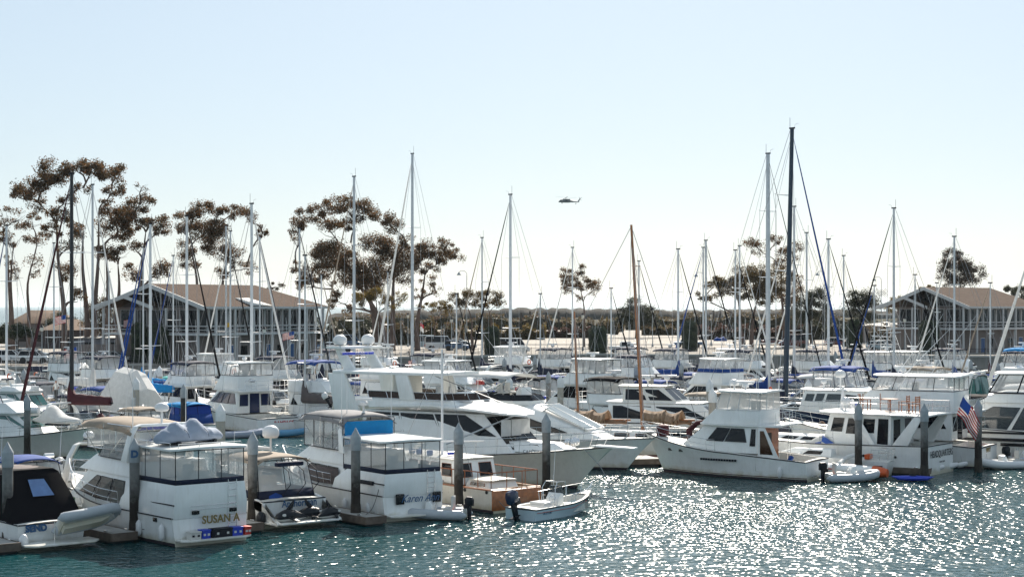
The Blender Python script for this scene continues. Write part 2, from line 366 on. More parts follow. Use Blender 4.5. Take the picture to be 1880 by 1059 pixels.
def bimini(t, xa, xb, wd, z, cam=.22, m=M_navy, zleg=None, drop=.12, legs=True, nx=8, ny=8, sag=.05, xl=None, tilt=0):
    mb = MB(); vs = []; th = .02
    for i in range(nx+1):
        for j in range(ny+1):
            u = i/nx; v = -1+2*j/ny; x = lerp(xa, xb, u); y = v*wd/2
            zz = z+tilt*(u-.5)+cam*(1-abs(v)**2.6)+cam*.35*(1-(2*u-1)**2)-sag*abs(math.sin(u*math.pi*3))-(drop*(1 if abs(v) == 1 else 0)+drop*.6*(i in (0, nx)))
            vs.append((x, y*(1.0 if abs(v) < 1 else 1.005), zz))
    fs = [(i*(ny+1)+j, i*(ny+1)+j+1, (i+1)*(ny+1)+j+1, (i+1)*(ny+1)+j) for i in range(nx) for j in range(ny)]
    mb.add(vs, fs); o = mb.build('bimini_top', m, t, ang=60)
    sm = o.modifiers.new('s', 'SOLIDIFY'); sm.thickness = .025
    if legs and zleg is not None:
        f = MB(); xm = xl if xl is not None else lerp(xa, xb, .5)
        for s in (1, -1):
            for x in (xa+.1, lerp(xa, xb, .5), xb-.1): f.tube([(lerp(xm, x, .15), s*wd/2*.97, zleg), (x, s*wd/2*.96, z)], .016, 5)
        f.build('bimini_frame', M_steel, t)
    return o
def rail(t, h, xa, inset=.08, ht=.65, pulpit=.3, n=9, m=M_steel, r=.016, mid=True, name='bow_rail', bothends=False, stan=True, zof=0):
    mb = MB(); xs = [lerp(xa, h.L*.985, k/n) for k in range(n+1)]
    lean = .12
    def P(x, s, q): return (x+pulpit*q*(x/h.L)**6, s*(max(.02, h.half(x)-inset)+lean*q*.5), h.sheer(x)+zof+ht*q)
    top = [P(x, 1, 1) for x in xs]+[P(x, -1, 1) for x in reversed(xs)]
    mb.tube([P(xs[0], 1, .0)]+top+[P(xs[0], -1, 0)], r, 5)
    if mid: mb.tube([P(x, 1, .5) for x in xs]+[P(x, -1, .5) for x in reversed(xs)], r*.7, 4)
    o = mb.build(name, m, t)
    if stan:
        for x in xs[1::2] if n > 6 else xs[1:]:
            for s in (1, -1): MB().tube([P(x-.06, s, 0), P(x, s, 1)], r*.9, 4).build('stanchion', m, t)
    return o
def rect_rail(t, pts, z0, ht, m=M_steel, r=.014, name='handrail', n=2, levels=2):
    mb = MB()
    for k in range(levels): mb.tube([(x, y, z0+ht*(k+1)/levels) for x, y in pts], r, 5)
    for i in range(len(pts)-1):
        for j in range(n+1):
            a = Vector((*pts[i], 0)).lerp(Vector((*pts[i+1], 0)), j/n); mb.tube([(a.x, a.y, z0), (a.x, a.y, z0+ht)], r, 4)
    return mb.build(name, m, t)
def dome(t, c, r=.3, post=.3, m=M_motorw, name='radar_dome', tall=1.0):
    mb = MB(); mb.lathe([(.05, 0), (.05, post), (r*.75, post+.02), (r, post+r*.35), (r, post+r*.5*tall), (r*.93, post+r*(.5*tall+.32)), (r*.68, post+r*(.5*tall+.6)), (r*.3, post+r*(.5*tall+.75)), (.01, post+r*(.5*tall+.78))], 14, c)
    return mb.build(name, m, t, ang=50)
def openradar(t, c, rz=0, ln=1.2, post=.35, m=M_motorw):
    mb = MB(); mb.lathe([(.12, 0), (.06, .06), (.06, post), (.2, post+.03), (.22, post+.18), (.1, post+.26)], 10, c)
    mt = Matrix.Translation(Vector(c)+Vector((0, 0, post+.33))) @ Matrix.Rotation(rz, 4, 'Z')
    mb.box((-ln/2, -.06, -.06), (ln/2, .06, .07), 0, mt); return mb.build('radar_scanner', m, t, bev=.02)
def antenna(t, c, ht=2.6, lean=(0, 0), m=M_whitepaint, r=.02):
    return MB().tube([c, (c[0]+lean[0], c[1]+lean[1], c[2]+ht)], [r, r*.5], 5).build('antenna', m, t)
def arch(t, x, wd, z0, ht, rake=-.8, w=.45, th=.1, m=M_white, name='radar_arch', topin=.35):
    mb = MB(); a = wd/2; prof = [(a, 0), (a-topin*.35, .7*ht), (a-topin, .95*ht), (a-topin-.25, ht), (-(a-topin-.25), ht), (-(a-topin), .95*ht), (-(a-topin*.35), .7*ht), (-a, 0)]
    rs = []
    for y, zz in prof:
        xx = x+rake*zz/ht; ww = lerp(w*1.4, w*.8, zz/ht); d = th if abs(y) > a-topin-.05 else th
        iny = -th*(1 if y > 0 else -1) if zz < ht*.97 else 0; inz = 0 if zz < ht*.97 else -th
        rs.append([(xx-ww/2, y, z0+zz), (xx+ww/2, y, z0+zz), (xx+ww/2, y+iny, z0+zz+inz), (xx-ww/2, y+iny, z0+zz+inz)])
    mb.rings(rs); return mb.build(name, m, t, bev=.02)
def ladder(t, a, b, wd=.35, n=6, m=M_steel, ax=(0, 1, 0), r=.016):
    a, b, ax = Vector(a), Vector(b), Vector(ax)*wd/2; mb = MB()
    for s in (1, -1): mb.tube([a+ax*s, b+ax*s], r, 5)
    for k in range(n): p = a.lerp(b, (k+.5)/n); mb.tube([p-ax, p+ax], r*.9, 4)
    return mb.build('ladder', m, t)
def outrigger(t, a, b, m=M_whitepaint, r=.022, name='outrigger'): return MB().tube([a, Vector(a).lerp(Vector(b), .5), b], [r, r*.8, r*.35], 5).build(name, m, t)
def seat(t, x, y, z, m=M_cushion, f=1, ped=.45, name='helm_seat'):
    mb = MB(); mb.tube([(x, y, z), (x, y, z+ped)], .05, 8); mb.box((x-.25, y-.27, z+ped), (x+.25, y+.27, z+ped+.12)); mb.box((x-.25*f-.05, y-.25, z+ped+.1), (x-.25*f+.05, y+.25, z+ped+.65))
    return mb.build(name, m, t, bev=.03)
def console(t, x, y, z, w=.9, m=M_white, ht=.9, d=.5):
    mb = MB(); mb.prism([(x-d*.4, z), (x+d*.6, z), (x+d*.5, z+ht), (x+d*.1, z+ht+.05), (x-d*.3, z+ht*.75)], y-w/2, y+w/2); o = mb.build('console', m, t, bev=.03)
    wh = MB(); c = Vector((x-d*.5, y-.1, z+ht*.72)); pts = [c+Vector((.05*math.sin(k*math.pi/6), .19*math.cos(k*math.pi/6), .19*math.sin(k*math.pi/6))) for k in range(13)]
    wh.tube(pts, .014, 5, caps=False); wh.tube([c, c+Vector((.14, 0, -.02))], .02, 5); wh.build('steering_wheel', M_steel, t); return o
def fender(t, c, r=.14, ln=.55, m=M_motorw, horiz=False):
    mb = MB(); prof = [(.02, -ln/2-.05), (r*.6, -ln/2+.0), (r, -ln/2+r*.7), (r, ln/2-r*.7), (r*.6, ln/2), (.02, ln/2+.06)]
    mb.lathe(prof, 10, c); return mb.build('fender', m, t)
def outboard(t, c, rz=0, s=1., m=M_motor, tilt=0):
    mb = MB(); cc = [(-.28, .62), (-.3, .95), (-.2, 1.12), (.12, 1.14), (.25, 1.0), (.22, .6)]
    mt = Matrix.Translation(c) @ Matrix.Rotation(rz, 4, 'Z') @ Matrix.Rotation(tilt, 4, 'Y') @ Matrix.Scale(s, 4)
    def T(m_, parts):
        for v0 in range(parts, len(m_.v)): m_.v[v0] = tuple(mt @ Vector(m_.v[v0]))
    p0 = 0; rs = []
    for y, k in ((-.19, .7), (-.15, .95), (0, 1.04), (.15, .95), (.19, .7)): rs.append([((x)*k, y, .87+(z-.87)*k) for x, z in cc])
    mb.rings(rs); T(mb, 0); o = mb.build('outboard_cowling', m, t, ang=50)
    m2 = MB(); m2.prism([(-.16, .62), (.14, .62), (.1, .3), (.08, -.1), (.02, -.35), (-.1, -.45), (-.14, -.1)], -.06, .06); m2.box((-.35, -.12, -.02), (.14, .12, .01)); m2.tube([(-.3, 0, -.22), (.12, 0, -.22)], .06, 8)
    m2.box((.05, -.12, .45), (.32, .12, .72)); T(m2, 0); m2.build('outboard_leg', M_motor, t, bev=.01)
    m3 = MB()
    for k in range(3):
        a = k*2*math.pi/3; m3.add([(-.33, .02*math.cos(a), -.22+.02*math.sin(a)), (-.3, .16*math.cos(a-.4), -.22+.16*math.sin(a-.4)), (-.36, .16*math.cos(a+.4), -.22+.16*math.sin(a+.4))], [(0, 1, 2)])
    T(m3, 0); m3.build('propeller', M_steel, t); return o
def flag(t, base, top, w=1.2, h=.75, name='flag', us=True, drape=.5, d=(1, 0, 0), pole=True):
    # flag flying from a staff; the stripes and the canton are separate faces
    base, top = Vector(base), Vector(top)
    if pole: MB().tube([base, top+(top-base).normalized()*.08], .016, 5).build('flagpole', M_whitepaint, t)
    up = (top-base).normalized(); dv = Vector(d).normalized(); nx, ny = 14, 13; vs = []; mb = MB()
    for i in range(nx+1):
        for j in range(ny+1):
            u, v = i/nx, j/ny
            p = top-up*h*v+dv*w*u*(1-drape*.35)+Vector((0, 0, -1))*drape*w*u**1.2*.8+dv.cross(up)*.06*w*math.sin(u*9+v*2.)
            vs.append(p)
    for i in range(nx):
        for j in range(ny):
            mi = (2 if (i < nx*.42 and j < 7) else (j % 2)) if us else (0 if j < 6 else 1)
            mb.add([], [], 0); mb.f.append((i*(ny+1)+j, i*(ny+1)+j+1, (i+1)*(ny+1)+j+1, (i+1)*(ny+1)+j)); mb.m.append(mi)
    mb.v = [tuple(p) for p in vs]
    o = mb.build(name, [M_flagr, M_flagw, M_flagb], t, ang=180)
    return o
M_flagr = fabric('flag_red', (.32, .012, .02), .2); M_flagw = fabric('flag_white', (.6, .59, .57), .2); M_flagb = fabric('flag_blue', (.01, .04, .2), .2)
def swim(t, wd, ln=.9, z=.25, m=M_white, th=.08, x0=0):
    mb = MB(); mb.slab([(x0, -wd/2), (x0-ln*.7, -wd/2), (x0-ln, -wd/2+.35), (x0-ln, wd/2-.35), (x0-ln*.7, wd/2), (x0, wd/2)], z, z+th); return mb.build('swim_platform', m, t, bev=.02)
def dinghy(label, L=3.0, B=1.5, r=.21, m=M_rubber, floor=M_deck, motor=None, loc=(0, 0, 0), rz=0, group='inflatable dinghies', console_=False, name='inflatable_dinghy', capm=None, seatm=M_cushion, tip=(0, 0)):
    t = thing(name, label, 'dinghy', loc, rz, group); a = B/2-r
    pts = [(-.0, a, r), (L*.3, a, r), (L*.6, a, r+.03), (L*.78, a*.85, r+.09), (L*.9, a*.5, r+.16), (L*.95, 0, r+.2)]
    full = pts+[(x, -y, z) for x, y, z in reversed(pts[:-1])]
    rr = [r*.25]+[r]*(len(full)-2)+[r*.25]
    MB().tube([(-.25, a, r)]+full+[(-.25, -a, r)], [r*.2]+[r]*len(full)+[r*.2], 12).build('tube', m, t, ang=60)
    MB().slab([(0, -a), (L*.75, -a*.8), (L*.88, 0), (L*.75, a*.8), (0, a)], r*.35, r*.55).build('floor', floor, t)
    MB().box((-.04, -a, 0.02), (.03, a, r*2.1)).build('transom', M_white, t, bev=.01)
    MB().box((L*.38, -a-.05, r*1.5), (L*.46, a+.05, r*1.65)).build('thwart', seatm, t, bev=.01)
    MB().prism([(0, r*.3), (L*.7, r*.3), (L*.85, r*.7), (L*.6, -.1), (0, -.16)], -a*.4, a*.4).build('keel', M_white, t)
    MB().tube([(x, y*1.3+ (0.02 if y > 0 else -.02), z) for x, y, z in pts[:-1]], .02, 5).build('rubbing_strake', capm or M_rubberd, t)
    MB().tube([(x, y*1.28, z+.12-.05*(i % 2)) for i, (x, y, z) in enumerate([(L*k/12, a*1.02, r) for k in range(9)])], .012, 4).build('grab_line', M_rope, t)
    MB().tube([(x, y*1.28, z+.12-.05*(i % 2)) for i, (x, y, z) in enumerate([(L*k/12, -a*1.02, r) for k in range(9)])], .012, 4).build('grab_line', M_rope, t)
    MB().tube([(L*.2, 0, r*.9), (L*.36, a*.6, r*.8)], .04, 6).build('fuel_hose', M_trim, t); MB().box((.12, -.22, r*.55), (.45, .2, r*.55+.24)).build('fuel_tank', M_red, t, bev=.04)
    if console_: console(t, L*.45, 0, r*.5, .55, M_white, .65, .4); seat(t, L*.22, 0, r*.5, M_cushion, 1, .3)
    if motor: outboard(t, (-.22, 0, r*.6), 0, motor, M_motor)
    if tip != (0, 0): t.rotation_euler = (tip[0], tip[1], rz)
    return t
# ---------------------------------------------------------------- the setting: water, sea, quay, car park, mounds
def water_mat():
    m = bpy.data.materials.new('sea_water'); m.use_nodes = True; n = m.node_tree.nodes; l = m.node_tree.links; b = n['Principled BSDF']
    b.inputs['Base Color'].default_value = (.004, .05, .056, 1); b.inputs['Roughness'].default_value = .13; b.inputs['IOR'].default_value = 1.333
    tc = n.new('ShaderNodeTexCoord'); last = None
    def nz(sc, amp, sx=1, det=2, rot=0):
        mp = n.new('ShaderNodeMapping'); mp.inputs['Scale'].default_value = (sc*sx, sc, sc); mp.inputs['Rotation'].default_value = (0, 0, rot); l.new(tc.outputs['Object'], mp.inputs[0])
        t = n.new('ShaderNodeTexNoise'); t.inputs['Scale'].default_value = 1; t.inputs['Detail'].default_value = det; l.new(mp.outputs[0], t.inputs[0])
        k = n.new('ShaderNodeMath'); k.operation = 'MULTIPLY'; k.inputs[1].default_value = amp; l.new(t.outputs[0], k.inputs[0]); return k
    a = nz(.45, WAVE[0], .6, 2, .3); b2 = nz(2.3, WAVE[1], .75, 1, -.2); c = nz(5.0, WAVE[2], .8, 0)
    patch = nz(.05, 1, .35, 2, .2); rp = n.new('ShaderNodeMapRange'); rp.inputs[1].default_value = .35; rp.inputs[2].default_value = .65; rp.inputs[3].default_value = .55; rp.inputs[4].default_value = 1.25; l.new(patch.outputs[0], rp.inputs[0])
    s1 = n.new('ShaderNodeMath'); s1.operation = 'ADD'; l.new(b2.outputs[0], s1.inputs[0]); l.new(c.outputs[0], s1.inputs[1])
    mm = n.new('ShaderNodeMath'); mm.operation = 'MULTIPLY'; l.new(s1.outputs[0], mm.inputs[0]); l.new(rp.outputs[0], mm.inputs[1])
    s2 = n.new('ShaderNodeMath'); s2.operation = 'ADD'; l.new(mm.outputs[0], s2.inputs[0]); l.new(a.outputs[0], s2.inputs[1])
    bp = n.new('ShaderNodeBump'); bp.inputs['Distance'].default_value = 1; bp.inputs['Strength'].default_value = 1; l.new(s2.outputs[0], bp.inputs['Height']); l.new(bp.outputs[0], b.inputs['Normal'])
    return m
WAVE = (.12, .19, .06)
struct('water', MB().add([(-9000, -200, 0), (9000, -200, 0), (9000, 30000, 0), (-9000, 30000, 0)], [(0, 1, 2, 3)]), water_mat())
M_quay = mat('quay_concrete', (.26, .24, .22), .9, noise=.25, ns=.5, bump=.2, bs=4, streak=(.12, .11, .1))
M_lot = mat('car_park_asphalt', (.25, .22, .185), .9, noise=.12, ns=.2, bump=.1, bs=8)
M_kerb = mat('kerb_concrete', (.42, .4, .37), .85, noise=.1)
QL = [(-500, 214), (100, 222), (700, 262), (1100, 280), (1500, 272), (2500, 262)]
QP = [A(px, D) for px, D in QL]; G = 2.1
far_ = [A(2500, 640), A(1500, 640), A(640, 620), A(500, 420), A(-500, 380)]
struct('quay_wall', MB().rings([[(p.x, p.y, -1.2) for p in QP]+[(p.x, p.y+.6, -1.2) for p in reversed(QP)], [(p.x, p.y, G) for p in QP]+[(p.x, p.y+.6, G) for p in reversed(QP)]]), M_quay)
struct('quay_coping', MB().rings([[(p.x, p.y-.12, G-.22) for p in QP]+[(p.x, p.y+.8, G-.22) for p in reversed(QP)], [(p.x, p.y-.12, G+.06) for p in QP]+[(p.x, p.y+.8, G+.06) for p in reversed(QP)]]), M_kerb)
struct('car_park', MB().rings([[(p.x, p.y+.55, -1) for p in QP]+[(p.x, p.y, -1) for p in far_], [(p.x, p.y+.55, G) for p in QP]+[(p.x, p.y, G) for p in far_]]), M_lot)
def kerb_strip(nm, pts, w_, h_, m): 
    ps = [A(px, D) for px, D in pts]; return struct(nm, MB().rings([[(p.x, p.y, G) for p in ps]+[(p.x, p.y+w_, G) for p in reversed(ps)], [(p.x, p.y, G+h_) for p in ps]+[(p.x, p.y+w_, G+h_) for p in reversed(ps)]]), m)
kerb_strip('planting_kerb', [(560, 330), (900, 345), (1230, 345), (1800, 345)], .3, .14, M_kerb); kerb_strip('planting_kerb', [(1090, 420), (1250, 425), (1480, 420)], 4, .14, M_kerb)
M_line = mat('parking_line_paint', (.7, .68, .62), .8, noise=.1)
ml = MB()
for px in range(880, 1560, 26):
    for D in (300, 372): p = A(px, D); ml.add([(p.x-.06, D, G+.006), (p.x+.06, D, G+.006), (p.x+.06, D+5, G+.006), (p.x-.06, D+5, G+.006)], [(0, 1, 2, 3)])
struct('parking_markings', ml, M_line)
# planted mound, beach bank and stone breakwater before the open sea
def mound(nm, pts, dep, m, rough, seed, n=60):
    r_ = random.Random(seed); rows = []
    for i in range(n+1):
        u = i/n*(len(pts)-1); k = min(len(pts)-2, int(u)); f = u-k; px, D, zt = [lerp(pts[k][j], pts[k+1][j], f) for j in range(3)]; p = A(px, D)
        rows.append([(p.x, p.y+dep*v, lerp(G-.6, zt, math.sin(math.pi*v)**.6)+(r_.uniform(-1, 1)*rough if 0 < v < 1 else 0)) for v in (0, .12, .25, .4, .6, .85, 1)])
    return struct(nm, MB().rings(rows, 0, False, False), m)
M_rock = mat('breakwater_rock', (.055, .05, .045), .95, spec=.1, noise=.4, ns=.3, bump=.6, bs=.8); M_bank = mat('scrub_bank', (.05, .045, .025), .95, spec=.1, noise=.5, ns=.15, bump=.5, bs=.7)
mound('breakwater', [(600, 820, 6.0), (800, 840, 8.2), (960, 840, 8.9), (1130, 850, 8.6), (1250, 850, 7.6), (1420, 850, 8.4), (1560, 850, 8.0), (2100, 850, 8.0)], 30, M_rock, .8, 3, 130)
mound('planted_bank', [(600, 600, 4.0), (800, 600, 4.3), (1000, 600, 5.2), (1200, 600, 5.2), (1400, 600, 5.5), (2100, 600, 6.0)], 40, M_bank, .8, 5, 110)
mound('shore_bank', [(-300, 385, 3.2), (100, 385, 3.4), (350, 400, 3.0), (520, 420, 2.6)], 20, M_bank, .35, 8, 90)

hz = bpy.data.materials.new('thin_sea_haze'); hz.use_nodes = True; hz.node_tree.nodes.remove(hz.node_tree.nodes['Principled BSDF']); pv = hz.node_tree.nodes.new('ShaderNodeVolumePrincipled'); pv.inputs['Color'].default_value = (.8, .93, 1, 1); pv.inputs['Density'].default_value = .000028; pv.inputs['Anisotropy'].default_value = .3
hz.node_tree.links.new(pv.outputs[0], hz.node_tree.nodes['Material Output'].inputs['Volume'])
h_ = MB().box((-9100, -210, -3), (9100, 30100, 110)).build('haze', hz); h_['kind'] = 'stuff'
# ---------------------------------------------------------------- boats of each kind
def aft_cabin_boat(label, px, py, hd, L, B, deck, top, flybot, name_txt, name_m, aw=.0, skirt=M_navy, bimc=M_tan, winm=M_brownglass, txt_y=0, txt_z=.9, txt_s=.42, shear=0, off=.006, group='cabin cruisers moored stern-out'):
    # deck: height of the aft box top, top: hardtop height; house and flybridge sit forward of it
    t = thing('aft_cabin_cruiser', label, 'motor yacht', rz=R(hd), group=group)
    h = hull(t, L, B, fb=(2.0, 1.25, 1.2), rake=1.5, trake=-.12, bst=.92, mats=(M_white, M_boot, M_boot), flare=.3)
    box = MB(); a = h.half(0)-.02; xe = 4.5
    # raised aft deck box with a swept front edge
    for s in (1, -1):
        pass
    box.rings([[(-.05, a, 1.12), (xe+.2, h.half(xe)-.04, 1.12), (xe+.2, -h.half(xe)+.04, 1.12), (-.05, -a, 1.12)],
               [(-.12, a-.02, 1.7), (xe-.1, h.half(xe)-.06, 1.7), (xe-.1, -h.half(xe)+.06, 1.7), (-.12, -a+.02, 1.7)],
               [(-.05, a-.1, deck), (xe-1.0, a-.08, deck), (xe-1.0, -a+.08, deck), (-.05, -a+.1, deck)]])
    box.build('aft_deckhouse', M_white, t, bev=.05)
    for s in (1, -1):
        MB().tube([(-.14, s*(a+.0), 1.72), (xe, s*(a+.01), 1.72)], .03, 5).build('moulding', M_trim, t)
    # house
    cab = cabin(t, xe-.6, L-2.2, B*.86, 1.15, flybot, rf=1.9, tum=.1, tf=.72, gm=winm, fm=M_trim, roof=False, bev=.06,
          side=[(.14, .36, .15, .85), (.39, .62, .15, .85), [(.65, .15), (.9, .15), (.74, .85), (.65, .85)]], front=[(.05, .32, .3, .85), (.36, .64, .3, .85), (.68, .95, .3, .85)], name='salon')
    # flybridge coaming
    fy = cabin(t, xe-1.5, L-3.4, B*.86, flybot, flybot+.75, rf=1.5, tum=.16, tf=.75, roof=False, name='flybridge_coaming', bev=.06)
    hf = B*.86/2-.16
    fl = [(xe+.5, hf), (L-5.4, hf*.82), (L-5.0, 0), (L-5.4, -hf*.82), (xe+.5, -hf)]
    enclosure(t, fl, [(x-.35, y*.94) for x, y in fl], flybot+.7, flybot+1.2, 1, M_trim, M_wind, closed=False)
    console(t, L-6.2, .2, flybot+.3, 1.0, M_white, .7); seat(t, L-7.3, .45, flybot+.25); seat(t, L-7.3, -.45, flybot+.25)
    # enclosed aft deck with hardtop
    xf = xe-.6
    bt = [(-.02, a-.14), (xf, a-.12), (xf, -a+.12), (-.02, -a+.14)]
    enclosure(t, bt, [(x, y) for x, y in bt], deck, top, [3, 1, 3, 3], M_trim, M_clear, band=.2, bandm=skirt, skip=(1,))
    hardtop(t, -.15, xf+.3, B*.97, top, .09)
    seat(t, 1.2, .5, deck-.2, M_cushion, 1, .3); seat(t, 2.4, -.6, deck-.2, M_cushion, 1, .3)
    MB().box((.3, -.5, deck), (1.0, .5, deck+.45)).build('deck_table', M_cushion, t, bev=.03)
    swim(t, B*.86, .75, .22, x0=-.05)
    ladder(t, (-.14, -B*.26, .4), (-.14, -B*.26, deck+.1), .4, 8)
    return t, h, a
# ---- the cruiser with the covered dinghy on its hardtop
def susan():
    t, h, a = aft_cabin_boat('white aft-cabin cruiser with SUSAN A on its transom and a covered dinghy on its hardtop', 315, 1003, 130, 13.2, 3.9, 2.55, 3.95, 2.55, 'SUSAN A', M_lettery)
    place(t, 315, 1003, .1, 1.75, R(130))
    text(t, 'SUSAN A', .46, (-.2, -.42, 1.02), (0, -1, 0), (0, 0, 1), M_lettery, off=.012, sx=.98)
    for y in (.75, -1.05):
        MB().box((-.16, y-.17, 1.28), (-.1, y+.17, 1.44)).build('porthole', M_glass, t, bev=.01)
    for x in (1.2, 2.9, 4.4, 6.3):
        for s in (1, -1): MB().box((x, s*(h.half(x)+.0)-.03, .93), (x+.34, s*(h.half(x)+.0)+.015, 1.1)).build('porthole', M_glass, t, bev=.01)
    arch(t, 4.6, 3.3, 3.2, 1.65, -.5, .4, .12, topin=.3)
    bimini(t, 4.1, 9.3, 3.2, 4.75, .18, M_tan, 3.3, drop=.22, tilt=.05)
    fl = [(4.3, 1.45), (9.0, 1.2), (9.2, 0), (9.0, -1.2), (4.3, -1.45)]
    enclosure(t, fl, fl, 3.6, 4.75, [3, 1, 1, 3], M_steel, M_clear, closed=False)
    rail(t, h, 4.7, .1, .68, .25, 11)
    rect_rail(t, [(-.02, 1.5), (-.02, -1.5)], 4.05, .2, n=3, levels=1, name='roof_rail'); rect_rail(t, [(3.6, 1.6), (.4, 1.65)], 4.05, .22, n=3, levels=1, name='roof_rail')
    for z in (1.05, 1.2): MB().tube([(-.2, 1.0, z+.45), (-.2, -1.1, z+.45)], .012, 4).build('towel_rail', M_steel, t)
    dome(t, (4.2, 0, 4.85), .32, .5); antenna(t, (4.4, 1.3, 4.2), 3.2); antenna(t, (4.4, -1.3, 4.2), 3.4)
    for k, s in ((.6, 1), (2.6, 1)): fender(t, (k, 1.95, .55), .13, .6)
    text(t, 'D', .5, (0, 0, 0), (1, 0, 0), (0, 0, 1), M_letterb).name = 'spare'
    bpy.data.objects.remove(bpy.data.objects['spare'])
    # covered dinghy lying on the hardtop
    d = thing('covered_dinghy', 'dinghy under a draped pale blue cover on the hardtop of the SUSAN A cruiser', 'dinghy')
    vs = []; mb = MB(); n, k = 34, 16
    def prof(u):
        base = .3+.1*math.sin(u*math.pi)
        return base + .34*math.exp(-((u-.26)/.1)**2) + .42*math.exp(-((u-.56)/.12)**2) + .08*math.sin(u*22)*.3
    rs = []
    for i in range(n+1):
        u = i/n; wv = .72*(max(0, math.sin(math.pi*min(1, max(0, u*.96+.02))))**.38); hh = prof(u)*(min(1, u*9, (1-u)*9)**.6)+.02; r_ = []
        for j in range(k):
            an = 2*math.pi*j/k; cy, sz = math.cos(an), math.sin(an)
            yy = wv*cy*(1-.45*max(0, sz)*(hh > .45)); zz = (hh*max(0, sz)**.9) if sz > 0 else .18*sz
            fold = 1+.035*math.sin(u*60+j*2.1)*(.5+.5*sz)+rnd.uniform(-.01, .01)
            r_.append((-1.75+3.5*u, yy*fold, .25+zz*fold))
        rs.append(r_)
    mb.rings(rs); mb.build('cover', M_coverblue, d, ang=70)
    for u in (-.6, .5): MB().tube([(u, .74*math.cos(a_), .3+.42*math.sin(a_)) for a_ in [math.pi*q/10 for q in range(11)]], .012, 4).build('strap', M_trim, d)
    for x in (-1.0, 1.0): MB().box((x-.08, -.6, 0), (x+.08, .6, .14)).build('chock', M_motor, d)
    p = t.matrix_basis @ Vector((2.0, -.1, 4.08)); bpy.context.view_layer.update(); p = t.matrix_world @ Vector((1.9, -.05, 4.1))
    d.location = p; d.rotation_euler = (0, 0, R(130-78))
    # crates on the swim platform
    def wp(v): return t.matrix_world @ Vector(v)
    for nm, lb, y0, w_, hh, m in (('crate', 'pale grey crate on the swim platform under the S of SUSAN', 1.0, .5, .32, M_cushion), ('crate', 'blue plastic crate standing next to the grey crate on the swim platform', .5, .38, .36, M_bluep), ('storage_box', 'long black box on the swim platform under SUSAN A', -.28, .95, .36, M_trim), ('crate', 'blue plastic crate under the ladder beside the red one', -1.0, .5, .36, M_bluep), ('crate', 'red plastic crate at the far end of the swim platform', -1.5, .3, .34, M_red)):
        b = thing(nm, lb, 'crate', wp((-.42, y0, .3)), R(130), 'crates on the swim platform')
        MB().rings([[(-.18, -w_/2, 0), (.18, -w_/2, 0), (.18, w_/2, 0), (-.18, w_/2, 0)], [(-.2, -w_/2, hh), (.2, -w_/2, hh), (.2, w_/2, hh), (-.2, w_/2, hh)]]).build('box', m, b, bev=.015)
        MB().box((-.22, -w_/2-.015, hh-.05), (.22, w_/2+.015, hh+.012)).build('lid', m, b, bev=.01)
        for yy in (-w_*.25, w_*.25): MB().box((-.215, yy-.05, hh*.35), (-.19, yy+.05, hh*.6)).build('handle', M_cushion if m is not M_cushion else M_trim, b)
    return t
susan()
def karen():
    t, h, a = aft_cabin_boat('white aft-cabin cruiser with the name Karen Ann in script on its transom', 700, 957, 125, 13.0, 3.6, 2.2, 3.62, 2.3, '', M_letterb, bimc=M_grey)
    place(t, 700, 957, .1, 1.65, R(125))
    text(t, 'Karen Ann', .5, (-.2, -.28, 1.0), (0, -1, 0), (0, 0, 1), M_letterb, shear=.45, off=.004, sx=.95)
    for y in (.78, -1.25): MB().box((-.2, y-.22, .75), (-.1, y+.22, 1.25)).build('transom_window', M_glass, t, bev=.04)
    bimini(t, 4.0, 8.6, 3.1, 4.55, .2, M_grey, 3.2, drop=.22)
    fl = [(4.1, 1.45), (8.4, 1.25), (8.6, 0), (8.4, -1.25), (4.1, -1.45)]
    enclosure(t, fl, fl, 3.0, 4.55, [4, 2, 2, 4], M_trim, M_clear, closed=False)
    c = MB(); c.box((4.05, -1.35, 3.3), (4.1, 1.35, 4.4)); c.build('blue_sunscreen', M_bright, t)
    arch(t, 4.0, 3.2, 2.9, 1.5, .5, .35, .1)
    rail(t, h, 4.8, .1, .62, .25, 10)
    shade = MB(); shade.add([(4.4, 1.56, 1.3), (8.4, 1.42, 1.3), (7.4, 1.45, 2.1), (4.4, 1.54, 2.1)], [(0, 1, 2, 3)]); o = shade.build('window_shade', M_taupe, t)
    s = o.modifiers.new('s', 'SOLIDIFY'); s.thickness = .02
    openradar(t, (4.6, 0, 4.75), .6, .9); antenna(t, (4.3, 1.4, 3.8), 3.4); antenna(t, (4.3, -1.4, 3.8), 3.6); antenna(t, (5.2, .6, 4.7), 1.6)
    MB().box((.8, 1.6, 1.62), (2.6, 1.72, 1.8)).build('side_vent', M_trim, t, bev=.01)
    for k in (1.0, 3.2): fender(t, (k, 1.85, .5), .12, .55)
    return t
karen()
